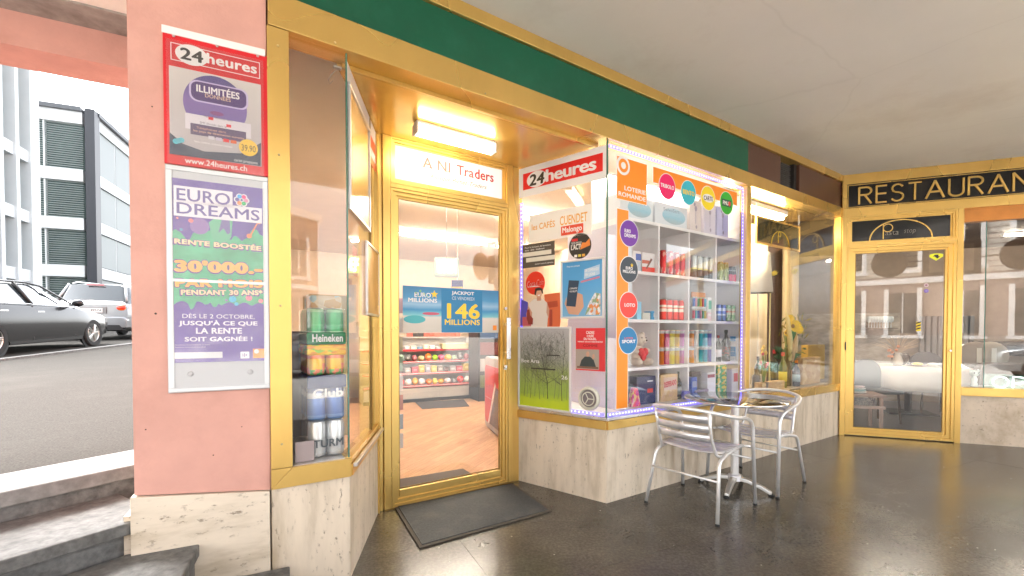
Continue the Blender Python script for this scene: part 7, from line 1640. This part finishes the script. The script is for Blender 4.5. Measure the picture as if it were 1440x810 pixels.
# ================================================================== BUILDINGS
WPAN = mat('white_cladding', (.52, .54, .55), .45, var=.04, scale=1)
GPAN = mat('grey_steel', (.07, .075, .085), .45, var=.05)
BGL = mat('facade_glass', (.12, .19, .19), .25, 0, .15, 1.2, spec=.2)
BGL2 = mat('office_glass', (.07, .105, .10), .25, 0, .25, 1.5, spec=.2)
BLI = mat('blind_slats', (.25, .29, .285), .5, var=.06)
cp = Vector((-30.2, 32.0)); gz0 = 1.4
def spx(y, Z): return H + (HOR - y) / FPX * Z
floors = [spx(y, 32.) for y in (161, 240, 307, 372, 437)]
LF = Fr((cp.x - .9285 * 9, cp.y - .3714 * 9), (.9285, .3714)); RF_ = Fr((cp.x, cp.y), (-.366, .930))
GBd = T('office_building', 'grey steel office block with venetian blinds and a dark corner post', 'building', LF, (9, 0, gz0))
def face(Bd, fr, x0, x1, floors, cell, sign=1, dep=.0, panes=True):
    """storeys of glass, blinds and white bands on one face"""
    for zt_, zb_2 in zip(floors, floors[1:]):
        Bd2 = (lambda a, b, c, d, e, f: fr)
        band_h = .62
        yield zt_, zb_2, band_h
for fr, x0, x1, cell in ((LF, 0.0, 8.55, 2.1), (RF_, .45, 26, 3.2)):
    core = MB(); z_low = gz0 - .5
    rel = fr
    def addw(name, x0_, x1_, y0_, y1_, z0_, z1_, m, parent=None, fr=fr):
        # build in this face's frame, parent to the building
        mb = MB().box(x0_, x1_, y0_, y1_, z0_, z1_)
        for v in mb.bm.verts:
            p = fr.w(v.co.x, v.co.y, v.co.z); q = Vector((p.x - GBd.e.location.x, p.y - GBd.e.location.y, p.z - GBd.e.location.z)); v.co = Matrix.Rotation(-GBd.fr.ang, 3, 'Z') @ q
        return link(name, mb.mesh(name), m, parent or GBd.e)
    sg = 1 if fr is LF else 1
    addw('wall', x0, x1, .35, 9, gz0 - 1, floors[0] - .1, GPAN)
    for zt_, zb2 in zip(floors, floors[1:] + [gz0 - .5]):
        addw('white_band', x0, x1, -.10, .34, zt_ - .95, zt_ - .12, WPAN)
        nb_ = max(1, int(round((x1 - x0) / cell))); cw = (x1 - x0) / nb_
        for k in range(nb_):
            xa = x0 + k * cw; w0 = addw('window', xa + .04, xa + cw - .04, .28, .34, zb2 - .10, zt_ - .96, BGL2)
            mb = MB(); zz = zt_ - 1.0; half = (fr is LF)
            lim = zb2 - .08
            while zz > lim:
                mb.box(xa + .05, xa + cw - .05, .06, .15, zz - .035, zz); zz -= .155
            for v in mb.bm.verts:
                p = fr.w(v.co.x, v.co.y, v.co.z); q = Vector((p.x - GBd.e.location.x, p.y - GBd.e.location.y, p.z - GBd.e.location.z)); v.co = Matrix.Rotation(-GBd.fr.ang, 3, 'Z') @ q
            bl = link('blind', mb.mesh('blind'), BLI, w0); bl['kind'] = 'stuff'
            if fr is RF_ and k in (0, 1, 2) : addw('screen', xa + .1, xa + cw - .1, .0, .03, zb2 - .05, zt_ - 1.0, flat((.19, .215, .215)))
            addw('mullion', xa - .04, xa + .04, .0, .30, zb2 - .1, zt_ - .96, WPAN)
    addw('roof_edge', x0 - .1, x1, -.35, 9, floors[0] - .11, floors[0] + .18, GPAN)
GBd.box('corner_post', 8.75, 9.30, -.25, .5, gz0 - 1, floors[0] + .16, flat((.02, .022, .03), .4))
# white building with tall fins, nearer on the left
wp = Vector(((53 - 720) / FPX * 26, 26.0)); WF = Fr((wp.x + .366 * 12, wp.y - .930 * 12), (-.366, .930))
wz = lambda y, Z=24.: H + (HOR - y) / FPX * Z
WB = T('white_building', 'white office block with tall window fins at the far left', 'building', WF, (12, .2, 1.0))
fl = [26.5, 13.3, 10.6, 7.3, 3.9, 1.0]
fl = [wz(-60), wz(211), wz(299), wz(385), 1.0]
WB.box('wall', 0, 12, .5, 12, .4, fl[0] + .5, WPAN); WB.box('end_pier', 11.2, 12, -.25, 12, .4, fl[0] + .6, WPAN)
for zt_, zb2 in zip(fl, fl[1:]):
    WB.box('white_band', 0, 11.2, -.2, .5, zt_ - .3, zt_ + .35, WPAN)
    for k in range(9):
        xa = .2 + k * 1.25; w0 = WB.box('window', xa, xa + .86, .30, .36, zb2 + .35, zt_ - .3, BGL)
        WB.box('transom', xa, xa + .86, .24, .30, (zb2 + zt_) / 2, (zb2 + zt_) / 2 + .05, ALU, w0)
for k in range(9): WB.box('fin', 1.08 + k * 1.25, 1.36 + k * 1.25, -.30, .5, .4, fl[0], WPAN)

# old town house across the street, met only in the reflections
OB = Fr((16, -16), (-1, 0))
OH = T('town_house', 'pale pink town house with white window surrounds across the street', 'building', OB, (8, 0, -.16))
OH.box('wall', 0, 15, 0, 8, -.16, 7.6, mat('pink_stucco', (.36, .27, .23), .8, var=.06)); OH.box('plinth', 0, 15, -.08, 0, -.16, 1.1, flat((.35, .30, .27), .8)); OH.box('cornice', -.1, 15.1, -.25, 0, 7.4, 7.8, PAPER); OH.box('string_course', 0, 15, -.10, 0, 3.55, 3.8, PAPER)
for r_ in range(2):
    for k in range(7):
        xa = .8 + k * 2.05; za = (1.2 if r_ == 0 else 4.3) + (r_ - 1) * 3.2 * (r_ > 0)
        w0 = OH.box('window', xa, xa + 1.0, -.03, .02, za, za + 1.9, flat((.05, .06, .07), .1))
        OH.box('surround', xa - .18, xa - .01, -.09, 0, za - .1, za + 2.1, PAPER, w0); OH.box('surround', xa + 1.01, xa + 1.18, -.09, 0, za - .1, za + 2.1, PAPER, w0); OH.box('sill', xa - .25, xa + 1.25, -.16, 0, za - .25, za - .11, PAPER, w0)
        OH.box('glazing_bar', xa + .48, xa + .52, -.05, -.031, za, za + 1.9, PAPER, w0)
for k in range(14): OH.box('cladding_board', 7.8, 15, -.03, .0, 3.9 + k * .24, 4.1 + k * .24, flat((.62, .56, .48), .8))
# arcade outer columns
for k, s_ in enumerate((-6.2, -.6, 5.2, 10.2)):
    t = T('arcade_column', ['far left', 'nearest', 'third', 'far right'][k] + ' square pink column along the open side of the arcade', 'column', F, (s_, -3.9, 0), 'square columns of the arcade')
    t.box('shaft', s_ - .25, s_ + .25, -4.15, -3.65, .4, ZC, PINK, bevel=.01); t.box('stone_base', s_ - .27, s_ + .27, -4.17, -3.63, -.16, .4, TRH, bevel=.01)
# hanging round sign and box sign in the arcade, behind the viewer
t = T('round_sign', 'round brown hanging sign under the arcade ceiling', 'sign', WORLD, (4.4, 1.2, 2.34)); BRS = flat((.10, .055, .035), .4)
dsc = Fr((4.4, 1.2), (.78, -.62)); t = T('round_sign', 'round brown sign hanging under the arcade ceiling', 'sign', dsc, (0, 0, 2.31)) if False else t
t.add('disc', MB().lathe([(.255, -.05), (.27, -.03), (.27, .03), (.255, .05)], (4.4, 1.2, 2.57), 40, 'y'), BRS, auto=True); t.add('hanger', MB().tube([(4.4, 1.2, 2.83), (4.4, 1.2, ZC)], .015, 8), BLACK)
t.add('bracket', MB().tube([(4.66, 1.2, 2.57), (4.86, 1.2, 2.57)], .012, 8), BLACK)
t = T('box_sign', 'dark framed box sign hanging beside the round sign', 'sign', WORLD, (5.25, 1.2, 2.3)); t.box('case', 4.86, 5.62, 1.12, 1.28, 2.28, 2.86, flat((.035, .02, .012), .4), bevel=.01); t.box('face', 4.95, 5.53, 1.100, 1.119, 2.34, 2.80, flat((.40, .33, .25), .5)); t.box('face', 4.95, 5.53, 1.281, 1.30, 2.34, 2.80, flat((.40, .33, .25), .5))
t.add('hanger', MB().tube([(5.24, 1.2, 2.86), (5.24, 1.2, ZC)], .02, 8), BLACK)
t = T('round_sign', 'round brown hanging sign farther along the arcade ceiling', 'sign', WORLD, (6.1, 1.2, 2.34)); t.add('disc', MB().lathe([(.255, -.05), (.27, -.03), (.27, .03), (.255, .05)], (6.1, 1.2, 2.57), 40, 'y'), BRS, auto=True); t.add('hanger', MB().tube([(6.1, 1.2, 2.83), (6.1, 1.2, ZC)], .015, 8), BLACK); t.add('bracket', MB().tube([(5.62, 1.2, 2.57), (5.84, 1.2, 2.57)], .012, 8), BLACK)
# small wire thing hanging in the drinks window
c0 = F.at(466, 105, .12)
t = T('wire_clip', 'small bent wire hook hanging in the top of the drinks window', 'hook', F, (c0[0], .12, c0[1]))
t.add('wire', MB().tube([(c0[0] + .03, .12, c0[1] + .04), (c0[0], .12, c0[1]), (c0[0] - .015, .12, c0[1] - .03), (c0[0] - .008, .12, c0[1] - .05), (c0[0] + .006, .12, c0[1] - .03)], .0025, 6), flat((.3, .28, .25)))
t.box('clip', c0[0] + .01, c0[0] + .05, .11, .13, c0[1] + .04, c0[1] + .05, flat((.4, .38, .35)))
